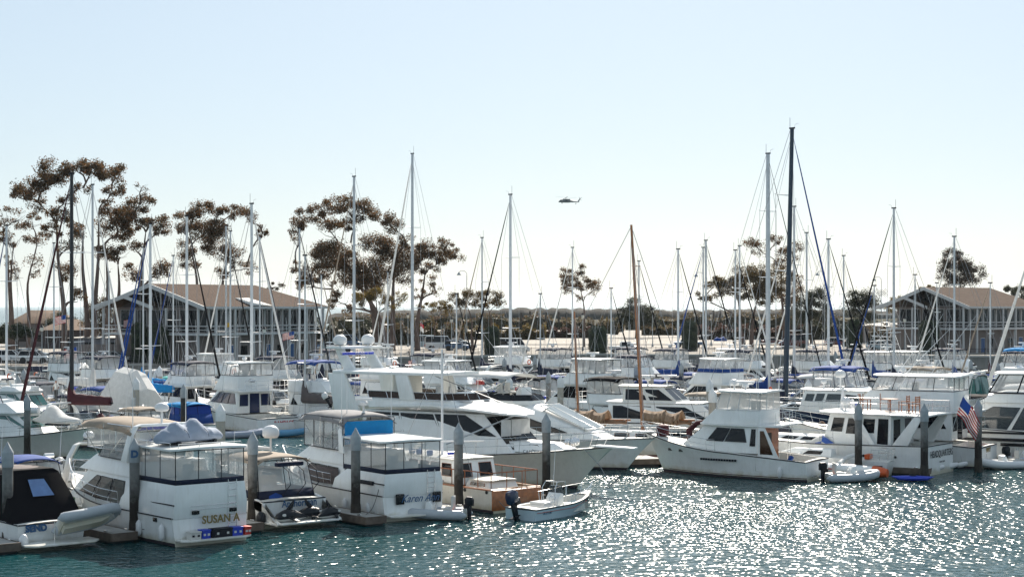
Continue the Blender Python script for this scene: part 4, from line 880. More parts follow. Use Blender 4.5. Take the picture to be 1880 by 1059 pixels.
# ---- wooden transom trawler
def trawler():
    t = thing('wooden_trim_trawler', 'old trawler with a varnished wood transom and teak handrails, beside the small skiff', 'trawler', rz=R(130))
    L, B = 12.0, 3.5
    h = hull(t, L, B, fb=(2.0, 1.2, 1.15), rake=.8, trake=-.1, mats=(M_cream, M_boot, M_boot), rub=M_teak, rubr=.05, cock=(.1, 3.2, .75), deckm=M_teakdeck)
    place(t, 898, 942, .1, 1.6, R(130))
    a = h.half(0)-.06; MB().box((-.14, -a-.03, .12), (-.02, a+.03, 1.1)).build('varnished_transom', M_teak, t, bev=.03)
    MB().box((-.16, -.55, .98), (-.1, .55, 1.08)).build('name_board', M_teak, t, bev=.01)
    for x in (.3, 1.9): MB().lathe([(.09, 0), (.09, .03), (.05, .035)], 12, (0, 0, 0)).build('hawse_hole', M_motor, t).matrix_basis = Matrix.Translation((x, h.half(x)+.0, 1.0)) @ Matrix.Rotation(R(-90), 4, 'X')
    cabin(t, 3.0, 9.0, 2.7, 1.1, 2.3, rf=.5, ra=.25, tum=.1, tf=.85, gm=M_glass, fm=M_teak, side=[(.06, .2, .35, .85), (.24, .38, .35, .85), (.42, .56, .35, .85), (.6, .74, .35, .85)], aft=[(.1, .4, .3, .85), (.6, .9, .3, .85)], name='wheelhouse', rm=M_cream)
    cabin(t, .9, 2.8, 1.9, 1.05, 1.38, rf=.15, ra=.15, tum=.1, tf=1, fm=M_teak, side=[(.2, .8, .3, .75)], name='aft_trunk', rm=M_cream)
    a2 = h.half(0)-.1
    pts = [(6.0, h.half(6)-.1), (3, h.half(3)-.1), (0.1, a2), (0.1, -a2), (3, -h.half(3)+.1), (6.0, -h.half(6)+.1)]
    rect_rail(t, pts, 1.18, .75, M_teak, .028, 'teak_rail', 3, 1)
    MB().tube([(5.5, .3, 2.4), (5.5, .3, 7.8)], [.07, .05], 8).build('steadying_mast', M_whitepaint, t)
    MB().tube([(5.4, .3, 3.1), (2.3, .1, 3.3)], .05, 6).build('boom', M_whitepaint, t); MB().tube([(5.5, .3, 7.7), (1.5, 1.4, 1.2)], .012, 4).build('shroud', M_rope, t); MB().tube([(5.5, .3, 7.7), (8.4, 1.4, 1.2)], .012, 4).build('shroud', M_rope, t)
    for k in range(5): MB().box((7.0-.22*k, .95, 2.4+.14*k), (7.25-.22*k, 1.25, 2.44+.14*k)).build('step', M_cream, t)
    MB().tube([(4.6, -.3, 2.55), (4.6, .6, 2.55)], .09, 8).build('rolled_blue_mat', M_bluep, t)
    for s in (-.6, .3, .9): MB().box((6.2+s, .8, 2.4), (6.45+s, 1.05, 2.65)).build('blue_bag', M_blue, t, bev=.05)
    d = dinghy('pale grey inflatable dinghy with outboard lying across the Karen Ann transom', 3.6, 1.6, .23, motor=.8, console_=True, loc=(0, 0, .02))
    place(d, 845, 953, .2, 0, R(167)); d.location.z = .03
trawler()
def skiff():
    t = thing('centre_console_skiff', 'small pale blue centre console skiff with a tilted black outboard', 'skiff', rz=R(50))
    L, B = 5.4, 2.1
    mskiff = mat('skiff_pale_blue', (.48, .6, .66), .35, noise=.06, ns=2)
    h = hull(t, L, B, fb=(.95, .62, .55), rake=.7, trake=-.03, flare=.3, mats=(mskiff, mskiff, mskiff), cock=(.5, 4.6, .16), boot=.05, n=12, rubr=.03)
    place(t, 985, 957, .0, -.95, R(50))
    console(t, 2.5, 0, .18, .75, M_white, .85, .5); MB().prism([(2.55, 1.0), (2.85, 1.0), (2.7, 1.4), (2.55, 1.4)], -.33, .33).build('windscreen', M_wind, t)
    rr = MB(); rr.tube([(2.0, .4, .2), (2.1, .4, 1.35), (2.3, .35, 1.62), (2.9, .35, 1.6), (2.95, .4, .2)], .02, 6); rr.tube([(2.0, -.4, .2), (2.1, -.4, 1.35), (2.3, -.35, 1.62), (2.9, -.35, 1.6), (2.95, -.4, .2)], .02, 6); rr.tube([(2.3, .35, 1.62), (2.3, -.35, 1.62)], .02, 6); rr.build('console_rail', M_steel, t)
    MB().box((1.2, -.42, .18), (1.9, .42, .62)).build('cooler', M_motorw, t, bev=.05); MB().box((1.18, -.44, .62), (1.92, .44, .74)).build('cooler_lid', M_motorw, t, bev=.04)
    MB().box((.7, -.8, .17), (1.1, .8, .3)).build('aft_bench', M_cushion, t, bev=.03); MB().box((3.3, -.3, .18), (3.7, .3, .5)).build('forward_seat', M_cushion, t, bev=.04)
    rail(t, h, 2.6, .06, .42, .12, 8, mid=False, r=.017)
    outboard(t, (-.32, 0, .22), 0, 1.12, mat('outboard_navy', (.012, .02, .06), .25, coat=.4), R(-18))
    text(t, 'CF 2134 KC', .2, (4.1, -h.half(4.1)*.97, .6), (1, .35, .05), (0, -.2, 1), M_letter); text(t, 'BOSTON', .15, (.75, -1.0, .33), (1, 0, 0), (0, 0, 1), M_letterb, shear=.3)
    MB().tube([(.0, -1.0, .38), (2.7, -1.06, .42), (4.1, -.75, .62)], .012, 4).build('red_stripe', M_red, t)
    antenna(t, (2.9, .4, 1.0), 2.2, (.2, 0))
skiff()

# mooring lines from the sterns to the fingers and pilings
def line(lb, a, b, sag=.35):
    a, b = Vector(a), Vector(b); o = MB().tube([a.lerp(b, k/8)-Vector((0, 0, sag*math.sin(math.pi*k/8))) for k in range(9)], .018, 5).build('mooring_line', M_mline); tag(o, lb, 'rope', 'mooring lines')
M_mline = mat('mooring_rope', (.1, .1, .1), .9)
for lb, p0, z0, p1, z1 in (('mooring line from the SUSAN A stern corner down to the dock finger', (312, 998), 1.6, (262, 992), .5), ('mooring line from the Karen Ann quarter down to the dock finger', (698, 955), 1.7, (672, 961), .45), ('mooring line from the wooden transom trawler to the skiff motor', (905, 938), 1.0, (945, 950), .5), ('second mooring line between the wooden transom trawler and the skiff', (935, 935), 1.1, (968, 954), .5), ('mooring line from the black canvas cruiser to its finger', (60, 1005), 1.0, (20, 1012), .5)):
    line(lb, W(*p0)+Vector((0, -.05, z0)), W(*p1)+Vector((0, -.05, z1)))
# ---------------------------------------------------------------- right-hand group
def headquarters():
    t = thing('trawler_yacht', 'white trawler yacht with HEADQUARTERS across its transom and wooden chairs on its upper deck', 'trawler', rz=R(148))
    L, B = 15.5, 4.3
    h = hull(t, L, B, fb=(1.95, 1.6, 1.75), rake=1.5, trake=-.1, mats=(M_white, M_boot, M_boot), cock=(.1, 2.6, .9), rub=M_trim)
    place(t, 1700, 873, .1, 1.95, R(144))
    text(t, 'HEADQUARTERS', .56, (-.1, 0, 1.2), (0, -1, 0), (0, 0, 1), M_letter, off=.006, sx=.82); text(t, 'DANA POINT', .14, (-.13, 0, .72), (0, -1, 0), (0, 0, 1), M_letter)
    cabin(t, 2.4, 7.0, 3.5, 1.6, 3.45, rf=.5, ra=.0, tum=.08, tf=.85, gm=M_glass, fm=M_white, roof=False, side=[(.04, .2, .05, .88), (.25, .43, .4, .86), (.5, .68, .35, .86), (.74, .92, .4, .86)], front=[(.1, .5, .4, .85), (.55, .9, .4, .85)], aft=[(.1, .4, .1, .85), (.6, .9, .1, .85)], name='deckhouse')
    cabin(t, 7.2, 12.6, 2.6, 1.6, 1.95, rf=1.6, tum=.2, tf=.6, roof=False, bev=.08, name='forward_trunk', side=[(.1, .3, .3, .75), (.4, .6, .3, .75)])
    hardtop(t, -.1, 7.3, 4.3, 3.45, .09, M_white, .85, 'boat_deck', .05)
    for s in (1, -1):
        MB().prism([(1.2, 1.7), (2.2, 1.7), (.8, 3.44), (.3, 3.44)], s*2.0-.06, s*2.0+.06).build('aft_support', M_white, t, bev=.02)
        MB().prism([(3.3, 1.6), (3.7, 1.6), (4.9, 3.44), (4.5, 3.44)], s*1.86-.03, s*1.86+.03).build('side_stair_panel', M_white, t, bev=.01)
    rect_rail(t, [(6.8, 1.9), (.2, 2.0), (.2, -2.0), (6.8, -1.9)], 3.55, .7, n=6)
    MB().tube([(6.4, 0, 3.5), (6.3, 0, 5.0)], [.12, .08], 8).build('mast_stub', M_whitepaint, t); dome(t, (5.9, .5, 3.55), .32, .4, tall=1.3, name='satellite_dome')
    rail(t, h, 6, .1, .8, .3, 10)
    for k in (2.0, 4.0, 6.0): MB().lathe([(.02, -.1), (.08, -.1), (.08, 0), (.02, 0)], 10, (0, 0, 0)).build('hawse_hole', M_trim, t).matrix_basis = Matrix.Translation((k, h.half(k)-.0, 1.0)) @ Matrix.Rotation(R(-90), 4, 'X')
    bpy.context.view_layer.update()
    def wp(*v): return t.matrix_world @ Vector(v)
    def chair(lbl, x, y, rz, rec=0):
        c = thing('deck_chair', lbl, 'chair', wp(x, y, 3.6), R(148)+rz, 'wooden chairs on the upper deck')
        for k in range(4): MB().box((-.22+k*.12, -.24, .42), (-.13+k*.12, .24, .45)).build('seat_slat', M_teak, c)
        for k in range(4):
            z = .5+k*.13; MB().box((-.26-rec*k*.05, -.23, z), (-.23-rec*k*.05, .23, z+.09)).build('back_slat', M_teak, c)
        for sx, sy in ((-1, -1), (-1, 1), (1, -1), (1, 1)): MB().box((sx*.24-.025, sy*.25-.025, 0), (sx*.24+.025, sy*.25+.025, 1.0 if sx < 0 else .62)).build('leg', M_teak, c)
        for sy in (-1, 1): MB().box((-.26, sy*.27-.03, .62), (.28, sy*.27+.03, .65)).build('armrest', M_teak, c)
    chair('reclined wooden chair farthest from the flag on the upper deck', 5.0, -.4, R(180), 1); chair('wooden chair next to the reclined one behind the round table', 4.1, -1.2, R(200)); chair('wooden chair just beyond the round table toward the flag', 2.2, .2, R(0)); chair('wooden chair nearest the flag on the upper deck', 1.4, .6, R(-10))
    tb = thing('deck_table', 'round wooden table on the upper deck of the trawler yacht', 'table', wp(3.2, .0, 3.6), 0)
    MB().lathe([(.5, .72), (.5, .76)], 16).build('tabletop', M_teak, tb); MB().tube([(0, 0, 0), (0, 0, .72)], .06, 8).build('pedestal', M_teak, tb); MB().box((-.3, -.04, 0), (.3, .04, .04)).build('foot', M_teak, tb)
    flag_on('American flag on a slanting staff at the stern of the trawler yacht', t, (-.1, -1.1, 1.9), (-1.0, -1.1, 4.6), w=1.7, h=1.15, drape=.95, d=(.6, -.45, -.2))
headquarters()
def bareboy():
    t, h = sportfisher('tall white sportfisher with a big hardtop enclosure and sunset artwork on its transom', 150, 13.5, 4.6, house_top=3.35, fly_h=1.25, top=5.55, fb=(2.6, 1.7, 1.3), group='sportfishing boats', rgl=8, front=False, cock=.13)
    place(t, 1795, 861, .1, 2.1, R(150))
    sm = mat('sunset_artwork', (.7, .25, .03), .5, noise=.5, ns=2)
    MB().slab([(-.01, -.55), (.02, -.55), (.02, .55), (-.01, .55)], .45, .85).build('sunset_panel', sm, t); MB().box((-.02, -.55, .38), (.02, .55, .47)).build('sunset_sea', M_letterb, t)
    text(t, 'BAREBOY', .42, (-.02, 0, 1.03), (0, -1, 0), (0, 0, 1), M_lettery, off=.014, sx=.6)
    for k in (0, 1): MB().box((1.6, 2.18, .98-.12*k), (3.0, 2.24, 1.02-.12*k)).build('vent_slot', M_trim, t)
    for y, r in ((.9, 1), (-1, 2)): outrigger(t, (5.6, y, 5.6), (3.0, y*2.4, 8.6), r=.025)
    return t
bareboy()
def trimaran():
    t = thing('racing_trimaran', 'low white racing trimaran with orange float ends beside a grey piling', 'trimaran', rz=R(152))
    h = hull(t, 10.5, 1.7, fb=(1.3, 1.05, .85), rake=.6, trake=.2, mats=(M_white, M_orange, M_white), rub=None, boot=.05)
    place(t, 1640, 872, 0, -.4, R(152))
    for y, m, L in ((2.1, M_white, 8.5), (-2.1, M_white, 8.5)):
        mb = MB(); mb.rings([[(x, y+r*math.cos(a), .35+zc+r*.8*math.sin(a)) for a in [2*math.pi*k/10 for k in range(10)]] for x, r, zc in ((-.3, .28, 0), (.1, .38, .05), (2, .42, .1), (5, .4, .15), (7.3, .25, .3), (8.3, .04, .5))]); mb.build('float', m, t, ang=60)
        mb = MB(); mb.rings([[(x, y+r*math.cos(a), .35+zc+r*.8*math.sin(a)) for a in [2*math.pi*k/10 for k in range(10)]] for x, r, zc in ((-.35, .3, 0), (.15, .4, .06), (.5, .42, .07))]); mb.build('orange_float_end', M_orange, t, ang=60)
    for x in (2.5, 5.5): MB().tube([(x, -2.1, .8), (x, -.7, 1.05), (x, .7, 1.05), (x, 2.1, .8)], .13, 8).build('crossbeam', M_white, t)
    MB().box((1.2, -.3, .95), (1.5, .5, 1.25)).build('orange_throw_bag', M_orange, t, bev=.05); MB().box((.3, .86, .2), (.8, .93, .65)).build('escape_hatch', M_glass, t)
    rect_rail(t, [(1.0, .8), (0, .75), (0, -.75), (1.0, -.8)], .95, .6); text(t, 'Quon', .5, (6.8, 2.55, .62), (-1, .03, 0), (0, 0, 1), M_letterb, off=.01)
    cabin(t, 3.5, 7.5, 1.2, 1.0, 1.45, rf=1.6, tum=.2, tf=.5, roof=False, bev=.06, name='coachroof', side=[(.2, .5, .3, .7)])
    MB().tube([(2.6, 2.55, .5), (4.8, 2.52, .55)], .035, 4).build('red_stripe', M_red, t)
    bpy.context.view_layer.update()
    # covered personal watercraft
    c = thing('covered_watercraft', 'personal watercraft under a blue and white patterned cover behind the large sportfishing boat', 'jet ski'); mb = MB(); rs = []
    for i, (x, r, z) in enumerate(((-1.4, .2, .3), (-1.1, .5, .55), (-.5, .55, .9), (0, .5, 1.25), (.4, .52, 1.1), (1.0, .45, .7), (1.5, .2, .4))): rs.append([(x, r*math.cos(k*math.pi/5), z*max(0, math.sin(k*math.pi/5))**.8) for k in range(10)])
    mb.rings(rs); mb.build('cover', [mat('cover_blue_white', (.05, .12, .42), .8), M_cwhite], c, ang=60).data.polygons.foreach_set('material_index', [int(rnd.random() < .55) for _ in range(6*10+2)])
    MB().slab([(-1.6, -.5), (1.4, -.5), (1.8, 0), (1.4, .5), (-1.6, .5)], -.2, .25).build('hull', M_white, c, bev=.05)
    p = A(1512, 104, .9); c.location = p; c.rotation_euler = (0, 0, R(150))
trimaran()
def lobster():
    t = thing('navy_lobster_yacht', 'lobster yacht with a glossy navy hull and white wheelhouse', 'motor yacht', rz=R(158)); L, B = 14, 4.0
    h = hull(t, L, B, fb=(2.75, 2.45, 2.15), rake=1.3, trake=-.1, mats=(M_navyhull, M_boot, M_white), cock=(.2, 4.2, .8), rub=M_white, rubr=.045)
    place(t, 1752, 829, 0, 1.9, R(158))
    cabin(t, 6.6, 11.0, 3.1, 2.5, 4.0, rf=.5, ra=-.4, tum=.12, tf=.85, gm=M_wind, fm=M_white, side=[[(.04, .55), (.3, .5), (.3, .85), (.12, .8)], (.34, .6, .5, .86), (.64, .78, .5, .86), (.81, .95, .5, .84)], front=[(.04, .34, .45, .88), (.37, .64, .45, .88), (.67, .96, .45, .88)], name='wheelhouse', over=(1.4, .4, .12))
    cabin(t, 10.8, 13.0, 2.2, 2.7, 3.05, rf=1.3, tum=.15, tf=.55, roof=False, bev=.08, name='foredeck_trunk', side=[(.1, .3, .3, .75), (.4, .6, .3, .75)])
    rail(t, h, 5, .1, .7, .2, 10); dome(t, (8.2, 0, 4.1), .38, .8, tall=1.3, name='satellite_dome'); openradar(t, (9.4, 0, 4.1), .2, 1.2)
    for s in (1, -1): MB().tube([(5.3, s*1.5, 2.0), (5.2, s*1.5, 3.95)], .04, 6).build('roof_post', M_teak, t)
lobster()
def dark_frame():
    t = thing('flybridge_yacht', 'large white motor yacht with thick black window outlines cut off by the picture edge', 'motor yacht', rz=R(155)); L, B = 13.5, 4.8
    h = hull(t, L, B, fb=(2.7, 2.0, 1.7), rake=1.6, trake=-.1, mats=(M_white, M_boot, M_boot))
    place(t, 2015, 852, 0, 2.3, R(153))
    cabin(t, 1.0, 10.0, 4.4, 1.75, 3.7, rf=2.4, ra=.3, tum=.12, tf=.7, fm=M_trim, gm=M_wind, side=[[(.1, .12), (.5, .12), (.5, .85), (.05, .85)], [(.54, .12), (.95, .12), (.8, .85), (.54, .85)]], front=[(.05, .48, .2, .9), (.52, .95, .2, .9)], roof=False, name='salon')
    cabin(t, 1.2, 7.6, 4.0, 3.7, 4.4, rf=1.2, ra=0, tum=.1, tf=.8, roof=False, name='flybridge_coaming')
    bt = [(1.4, 1.85), (6.9, 1.55), (6.9, -1.55), (1.4, -1.85)]; tp = [(1.6, 1.7), (6.2, 1.4), (6.2, -1.4), (1.6, -1.7)]
    enclosure(t, bt, tp, 4.35, 5.55, [3, 2, 3, 2], M_trim, M_clear, fr=.05); hardtop(t, 1.2, 6.6, 3.9, 5.55, .1)
    for z, x0, x1 in ((1.25, 1.0, 11.5), (.95, 1.5, 8.0), (1.72, 0, 13)): MB().box((x0, h.half(4)-.02, z), (x1*.75, h.half(4)+.03, z+.14 if z > 1.5 else z+.2)).build('hull_window' if z < 1.5 else 'black_band', M_glass, t, bev=.02)
    rail(t, h, 7, .1, .8, .3, 10); MB().box((1.4, -.9, 4.3), (2.2, .9, 5.1)).build('covered_seat', M_black, t, bev=.15)
    dome(t, (4.0, 0, 5.65), .4, .3, tall=1.4, name='satellite_dome')
dark_frame()
for lb, px, py, rz, m_, mo in (('dinghy with black outboard beside the artwork transom', 1852, 853, 30, M_rubber, .9), ('white inflatable dinghy at the right picture edge', 1880, 858, 200, M_motorw, None)):
    d = dinghy(lb, 3.4, 1.6, .24, m_, motor=mo, console_=True); place(d, px, py, 0, 0, R(rz)); d.location.z = .02
def kayak(lb, p, rz, m, L=3.2):
    k = thing('kayak', lb, 'kayak', p, rz); mb = MB(); mb.rings([[(x, r*math.cos(a), .16+z+.17*math.sin(a)*(r/.33)) for a in [2*math.pi*q/10 for q in range(10)]] for x, r, z in ((-L/2, .02, .1), (-L/3, .25, 0), (0, .33, 0), (L/3, .25, 0), (L/2, .02, .1))]); mb.build('hull', m, k, ang=60)
    MB().lathe([(.2, .3), (.24, .34), (.2, .36)], 10).build('cockpit_coaming', M_trim, k); return k
kayak('blue kayak floating under the trawler yacht stern', W(1678, 884)+Vector((0, .3, .02)), R(-10), M_bluep, 2.4)

# ---------------------------------------------------------------- power boats in the rows behind
def at(t, px, D, rz, lx=None, L=10):    # put the boat's middle at picture column px and distance D
    lx = L*.5 if lx is None else lx; p = A(px, D); c, s = math.cos(R(rz)), math.sin(R(rz)); t.location = (p.x-lx*c, p.y-lx*s, 0); t.rotation_euler = (0, 0, R(rz)); return t
OUT, INN = -42, 138
def ff(lb, px, D, rz, **k): t, h = sportfisher(lb, rz, **k); return at(t, px, D, rz, L=k.get('L', 11))
def ee(lb, px, D, rz, **k): t, h = express(lb, rz, **k); return at(t, px, D, rz, L=k.get('L', 10))
# left foreground bow-out boats behind the near row
t = ff('cream hulled sportfisher with a white covered dinghy on its foredeck', 25, 113, -25, L=13, B=4.2, hullm=M_cream, rigger=False, house_top=2.9, fly_h=.6, top=4.2, enc=None, hard=False, glass=M_glassg, det=True)
bpy.context.view_layer.update()
d = thing('covered_dinghy', 'small boat under a white cover on the foredeck of the cream hulled cruiser', 'dinghy', t.matrix_world @ Vector((10.2, .0, 2.15)), R(-25)); mb = MB(); rs = []
for i in range(15):
    u = i/14; r = .75*math.sin(math.pi*min(.98, max(.02, u)))**.4; z = .35+.75*math.exp(-((u-.38)/.16)**2)
    rs.append([(-1.9+3.8*u, r*math.cos(2*math.pi*k/14), .3+(z if k < 8 else .2)*math.sin(2*math.pi*k/14)*(r/.75)) for k in range(14)])
mb.rings(rs); mb.build('cover', M_cwhite, d, ang=60); MB().box((-.8, -.3, 0), (.8, .3, .12)).build('chock', M_motor, d)
ee('dark green sided runabout with white radar arch beside the SUSAN A cruiser', 122, 86, 128, L=8, B=2.8, canvas=M_bright, topq=False, top=2.9, archm=M_cream, radar=True, fb=(1.55, 1.2, 1.1), band=2, bandm=mat('hull_green', (.02, .12, .07), .3), ports=0)
ee('small cruiser with navy canvas top behind the leftmost piling', 18, 84, 128, L=8.5, B=3, canvas=M_blue, sk=M_blue, top=2.5, archq=False)
ff('white cruiser with teal pilothouse windows near the burgundy furled sail', 40, 135, -35, L=11, B=3.8, rigger=False, glass=M_glassg, house_top=3.2, fly_h=.3, top=4.1, enc=None, hard=False)
ff('white express boat with a dark raked windscreen at the left picture edge', -5, 148, -35, L=12, B=4, rigger=False, glass=M_glass, house_top=3.5, fly_h=.3, top=4.6, enc=None, hard=False)
t, h = sportfisher('white sportfisher with red lettering on its transom', 131, 12.2, 4.2, house_top=3.2, fly_h=1.15, top=5.4, rgl=7, fb=(2.4, 1.5, 1.2), skirt=None, glass=mat('blue_black_glass', (.01, .02, .07), .1))
place(t, 478, 797, 0, 1.6, R(131)); text(t, 'RAMPAGE', .42, (-.02, -.6, .8), (0, -1, 0), (0, 0, 1), M_letterr, off=.014)
d = dinghy('blue grey inflatable dinghy floating behind the red lettered sportfisher', 3.2, 1.5, .24, M_coverblue); place(d, 446, 803, 1.6, 0, R(20))
d = dinghy('long pale blue inflatable floating beside the satellite dome', 3.4, 1.5, .24, mat('inflatable_blue', (.08, .25, .42), .5, noise=.1)); place(d, 520, 801, 1.6, 0, R(5))
# shrink-wrapped boat
def wrapped(lb, px, D, rz, L, B, ht, m):
    t = thing('wrapped_boat', lb, 'wrapped boat', rz=R(rz)); h = hull(t, L, B, fb=(1.8, 1.4, 1.3)); at(t, px, D, rz, L=L); mb = MB(); rs = []
    for x, k, q in ((.1, .55, .9), (L*.2, .95, .96), (L*.45, 1.0, 1.0), (L*.6, .7, .9), (L*.85, .25, .6), (L*.97, .08, .2)):
        w_ = h.half(x)*.98; rs.append([(x, -w_, 1.3), (x, -w_*.9*q, 1.3+ht*k*.55), (x, -w_*.45, 1.3+ht*k*.9), (x, 0, 1.3+ht*k), (x, w_*.45, 1.3+ht*k*.9), (x, w_*.9*q, 1.3+ht*k*.55), (x, w_, 1.3)])
    mb.rings(rs); mb.build('shrink_wrap', m, t, ang=25); return t
wrapped('boat wrapped from hull to top in white plastic behind the burgundy sail cover', 222, 140, 130, 9.5, 3.6, 3.7, M_cwhite)
ee('cruiser with bright blue canvas cockpit cover behind the covered dinghy', 318, 128, 132, L=8.5, B=3.1, canvas=M_bright, sk=M_blue, skb=.7, top=2.6, archq=False, enc=fabric('deep_blue', (.01, .05, .3), .1))
ee('flat pale runabout with a navy bimini beside the man in the white shirt', 118, 140, 132, L=9, B=3.1, canvas=M_navy, sk=M_navy, top=2.6, archq=False)
ee('bow-out cruiser with grey hull and stainless bow rail left of the tan bimini', 175, 121, -32, L=9.5, B=3.2, hullm=M_cream, topq=False, top=2.6, stripe=M_boot, band=2, bandm=M_rubberd)
ee('open boat with a white catamaran foredeck hatch behind the runabout', 60, 160, 130, L=10, B=3.4, canvas=M_navy, top=2.7, archq=False)
ee('bow rider with tan bimini beneath the burgundy sail cover', 235, 122, 132, L=8, B=2.9, canvas=M_tan, top=2.6, archq=False, enc=M_clear, sk=M_bluep)
ee('white cruiser with green side stripe and turquoise canvas next to the black piling', 300, 168, 135, L=9, B=3.2, canvas=M_turq, top=2.9, archq=False)
ff('flybridge boat under a long navy bimini with a white whaler slung on its foredeck', 600, 136, -38, L=12, B=4, soft=M_blue, hard=False, rigger=False, enc=None, top=5.5, house_top=3.1, fly_h=.8)
bpy.context.view_layer.update()
t = thing('slung_whaler', 'open white skiff lettered WHALER, carried high beside the sloped fin arch', 'skiff', A(612, 121, 2.5), R(4)); h = hull(t, 5, 1.7, fb=(1.0, .8, .75), rake=.5, trake=-.05, cock=(.2, 3.9, .3), mats=(M_cream, M_cream, M_cream), n=10, boot=.1)
text(t, 'WHALER', .3, (2.0, -h.half(2)*.98, .5), (1, 0, 0), (0, 0, 1), M_letterb); MB().box((.4, -.3, .3), (.9, .3, .9)).build('bench', M_redcush, t, bev=.05); outboard(t, (-.25, 0, .5), 0, .8, M_motorw, R(-30)); console(t, 2.2, 0, .3, .6, M_white, .7)
MB().box((1.0, -.6, -.35), (1.1, .6, .12)).build('cradle', M_alu, t); MB().box((3.6, -.5, -.35), (3.7, .5, .12)).build('cradle', M_alu, t)
ff('sportfisher with clear enclosure and rounded white bow right of the tallest grey mast', 850, 146, -30, L=12.5, B=4.3, house_top=3.3, fly_h=.7, top=5.2, hullm=M_white, rigger=False, front=False)
ff('white yacht with rounded flybridge screens directly behind the sloped arch', 735, 150, -35, L=14, B=4.4, house_top=3.5, fly_h=.9, top=6.0, hard=False, enc=None, rigger=False, glass=M_glass)
ff('flybridge cruiser with clear curtains and black hull band behind the brown mizzen mast', 1068, 146, 135, L=13, B=4.3, hullm=M_white, house_top=3.3, fly_h=.9, top=5.4, fr=M_trim, rigger=False, band=2, bandm=M_black, glass=M_black)
ee('cruiser with a small navy bimini left of the dark banded flybridge cruiser', 985, 165, 135, L=9, B=3.1, canvas=M_blue, top=3.1, archq=False)
ee('cruiser under a black bimini behind the white awning', 955, 160, 135, L=9, B=3.1, canvas=M_black, top=3.2, archq=False)
ff('aft cabin boat with black topped white curtains behind the brown mast', 1150, 128, -35, L=11, B=3.9, soft=M_black, hard=False, fr=M_trim, rigger=False, enc=M_clear2, house_top=2.6, fly_h=.7, top=4.5, band=2, bandm=M_trim)
def dark_saloon():
    t = thing('motor_yacht', 'motor yacht with large black windscreen panes beyond the maroon covered davit', 'motor yacht'); L, B = 14, 4.2
    h = hull(t, L, B, fb=(2.2, 1.7, 1.5), rake=1.6, mats=(M_white, M_boot, M_boot, M_black), band=2); at(t, 1262, 122, -28, L=L)
    t.rotation_euler.z = R(-28)
    cabin(t, 1.5, 10.5, 3.8, 1.6, 3.0, rf=2.0, tum=.2, tf=.75, over=(.3, .1, .1), side=[(.05, .45, .2, .85), [(.5, .2), (.92, .2), (.8, .85), (.5, .85)]], front=[(.03, .32, .15, .9), (.36, .64, .15, .9), (.68, .97, .15, .9)], fm=M_white, name='salon', m=M_white)
    cabin(t, 2.5, 6.8, 3.0, 3.05, 4.15, rf=1.3, tum=.25, tf=.85, over=(.5, .2, .1), side=[(.06, .46, .15, .85), [(.52, .15), (.95, .15), (.85, .85), (.52, .85)]], front=[(.03, .48, .15, .9), (.52, .97, .15, .9)], fm=M_white, name='pilothouse', m=M_cream)
    openradar(t, (5.2, .5, 4.25), .1, 1.5); openradar(t, (4.2, -.7, 4.25), .9, 1.2); rail(t, h, 7, .1, .75, .3, 10); antenna(t, (3, 1, 4.2), 3); swim(t, 3.6, 1, .3)
dark_saloon()
ff('sportfisher with white hardtop and blue canvas skirt under the leaning black forestay', 1300, 150, 136, L=11.5, B=4.1, skirt=M_blue, house_top=3.1, fly_h=1.0, top=5.3, rigger=False)
ff('small sportfisher with grey curved arch behind a black forestay near the white pickup', 1185, 168, -35, L=11, B=3.9, enc=M_clear, fr=M_trim, top=5.0, hard=False, soft=M_navy, rigger=False)
ee('express cruiser with taupe canvas and thick swept arch left of the blue-black mast', 1385, 150, -30, L=12, B=4, canvas=M_taupe, top=3.8, fb=(2.2, 1.9, 1.8), radar=False)
ee('express cruiser with white arch and black skirt right of the blue-black mast', 1462, 143, 150, L=12.5, B=4.1, canvas=M_cwhite, top=4.1, fb=(2.2, 1.9, 1.8), sk=M_black, skb=.55)
d = dinghy('grey inflatable with a console lying across a stern behind the tall blue-black mast', 4, 1.8, .26, M_rubber, motor=.9, console_=True); d.location = A(1465, 133, 1.0); d.rotation_euler.z = R(8)
ff('flybridge cruiser with a bright navy canvas top and wide white bow', 1578, 128, -30, L=13, B=4.4, soft=M_blue, hard=False, fr=M_navy, rigger=False, enc=M_clear, house_top=2.9, fly_h=.9, top=5.3, fb=(2.6, 1.9, 1.6), front=True)
ff('cruiser with a peach tan bimini right of the navy topped flybridge cruiser', 1672, 140, 140, L=11, B=3.8, soft=M_tan, hard=False, rigger=False, enc=M_clear, house_top=2.8, fly_h=.7, top=4.9)
ee('white pilothouse boat with green tinted side glass behind the tan bimini', 1722, 150, 140, L=10, B=3.6, canvas=M_cwhite, top=3.9, fb=(1.9, 1.6, 1.5), archq=True, enc=M_glassg)
ff('sportfisher with a tall tubular tuna tower in front of the wooden clubhouse lamps', 1646, 182, -40, L=12, B=4.2, tower=True, house_top=3.0, fly_h=.8, top=5.0)
ff('second tower boat with criss-cross outriggers beside the tuna tower boat', 1695, 176, -40, L=12, B=4.2, tower=False, house_top=3.0, fly_h=.8, top=5.2, rgl=9)
ee('cruiser with a low black bimini under the blue sail cover on the right', 1790, 172, 140, L=10, B=3.4, canvas=M_black, top=3.2, archq=False)
ee('low boat with a black cover in front of the white radar ball', 1745, 135, 145, L=10, B=3.6, canvas=M_black, sk=M_black, skb=.6, top=2.8, archq=True, radar=True)
ff('flybridge boat with light blue bimini at the far right', 1858, 158, 140, L=12, B=4, soft=M_bright, hard=False, rigger=False, enc=None, top=6.0, house_top=3.2, fly_h=1.0)
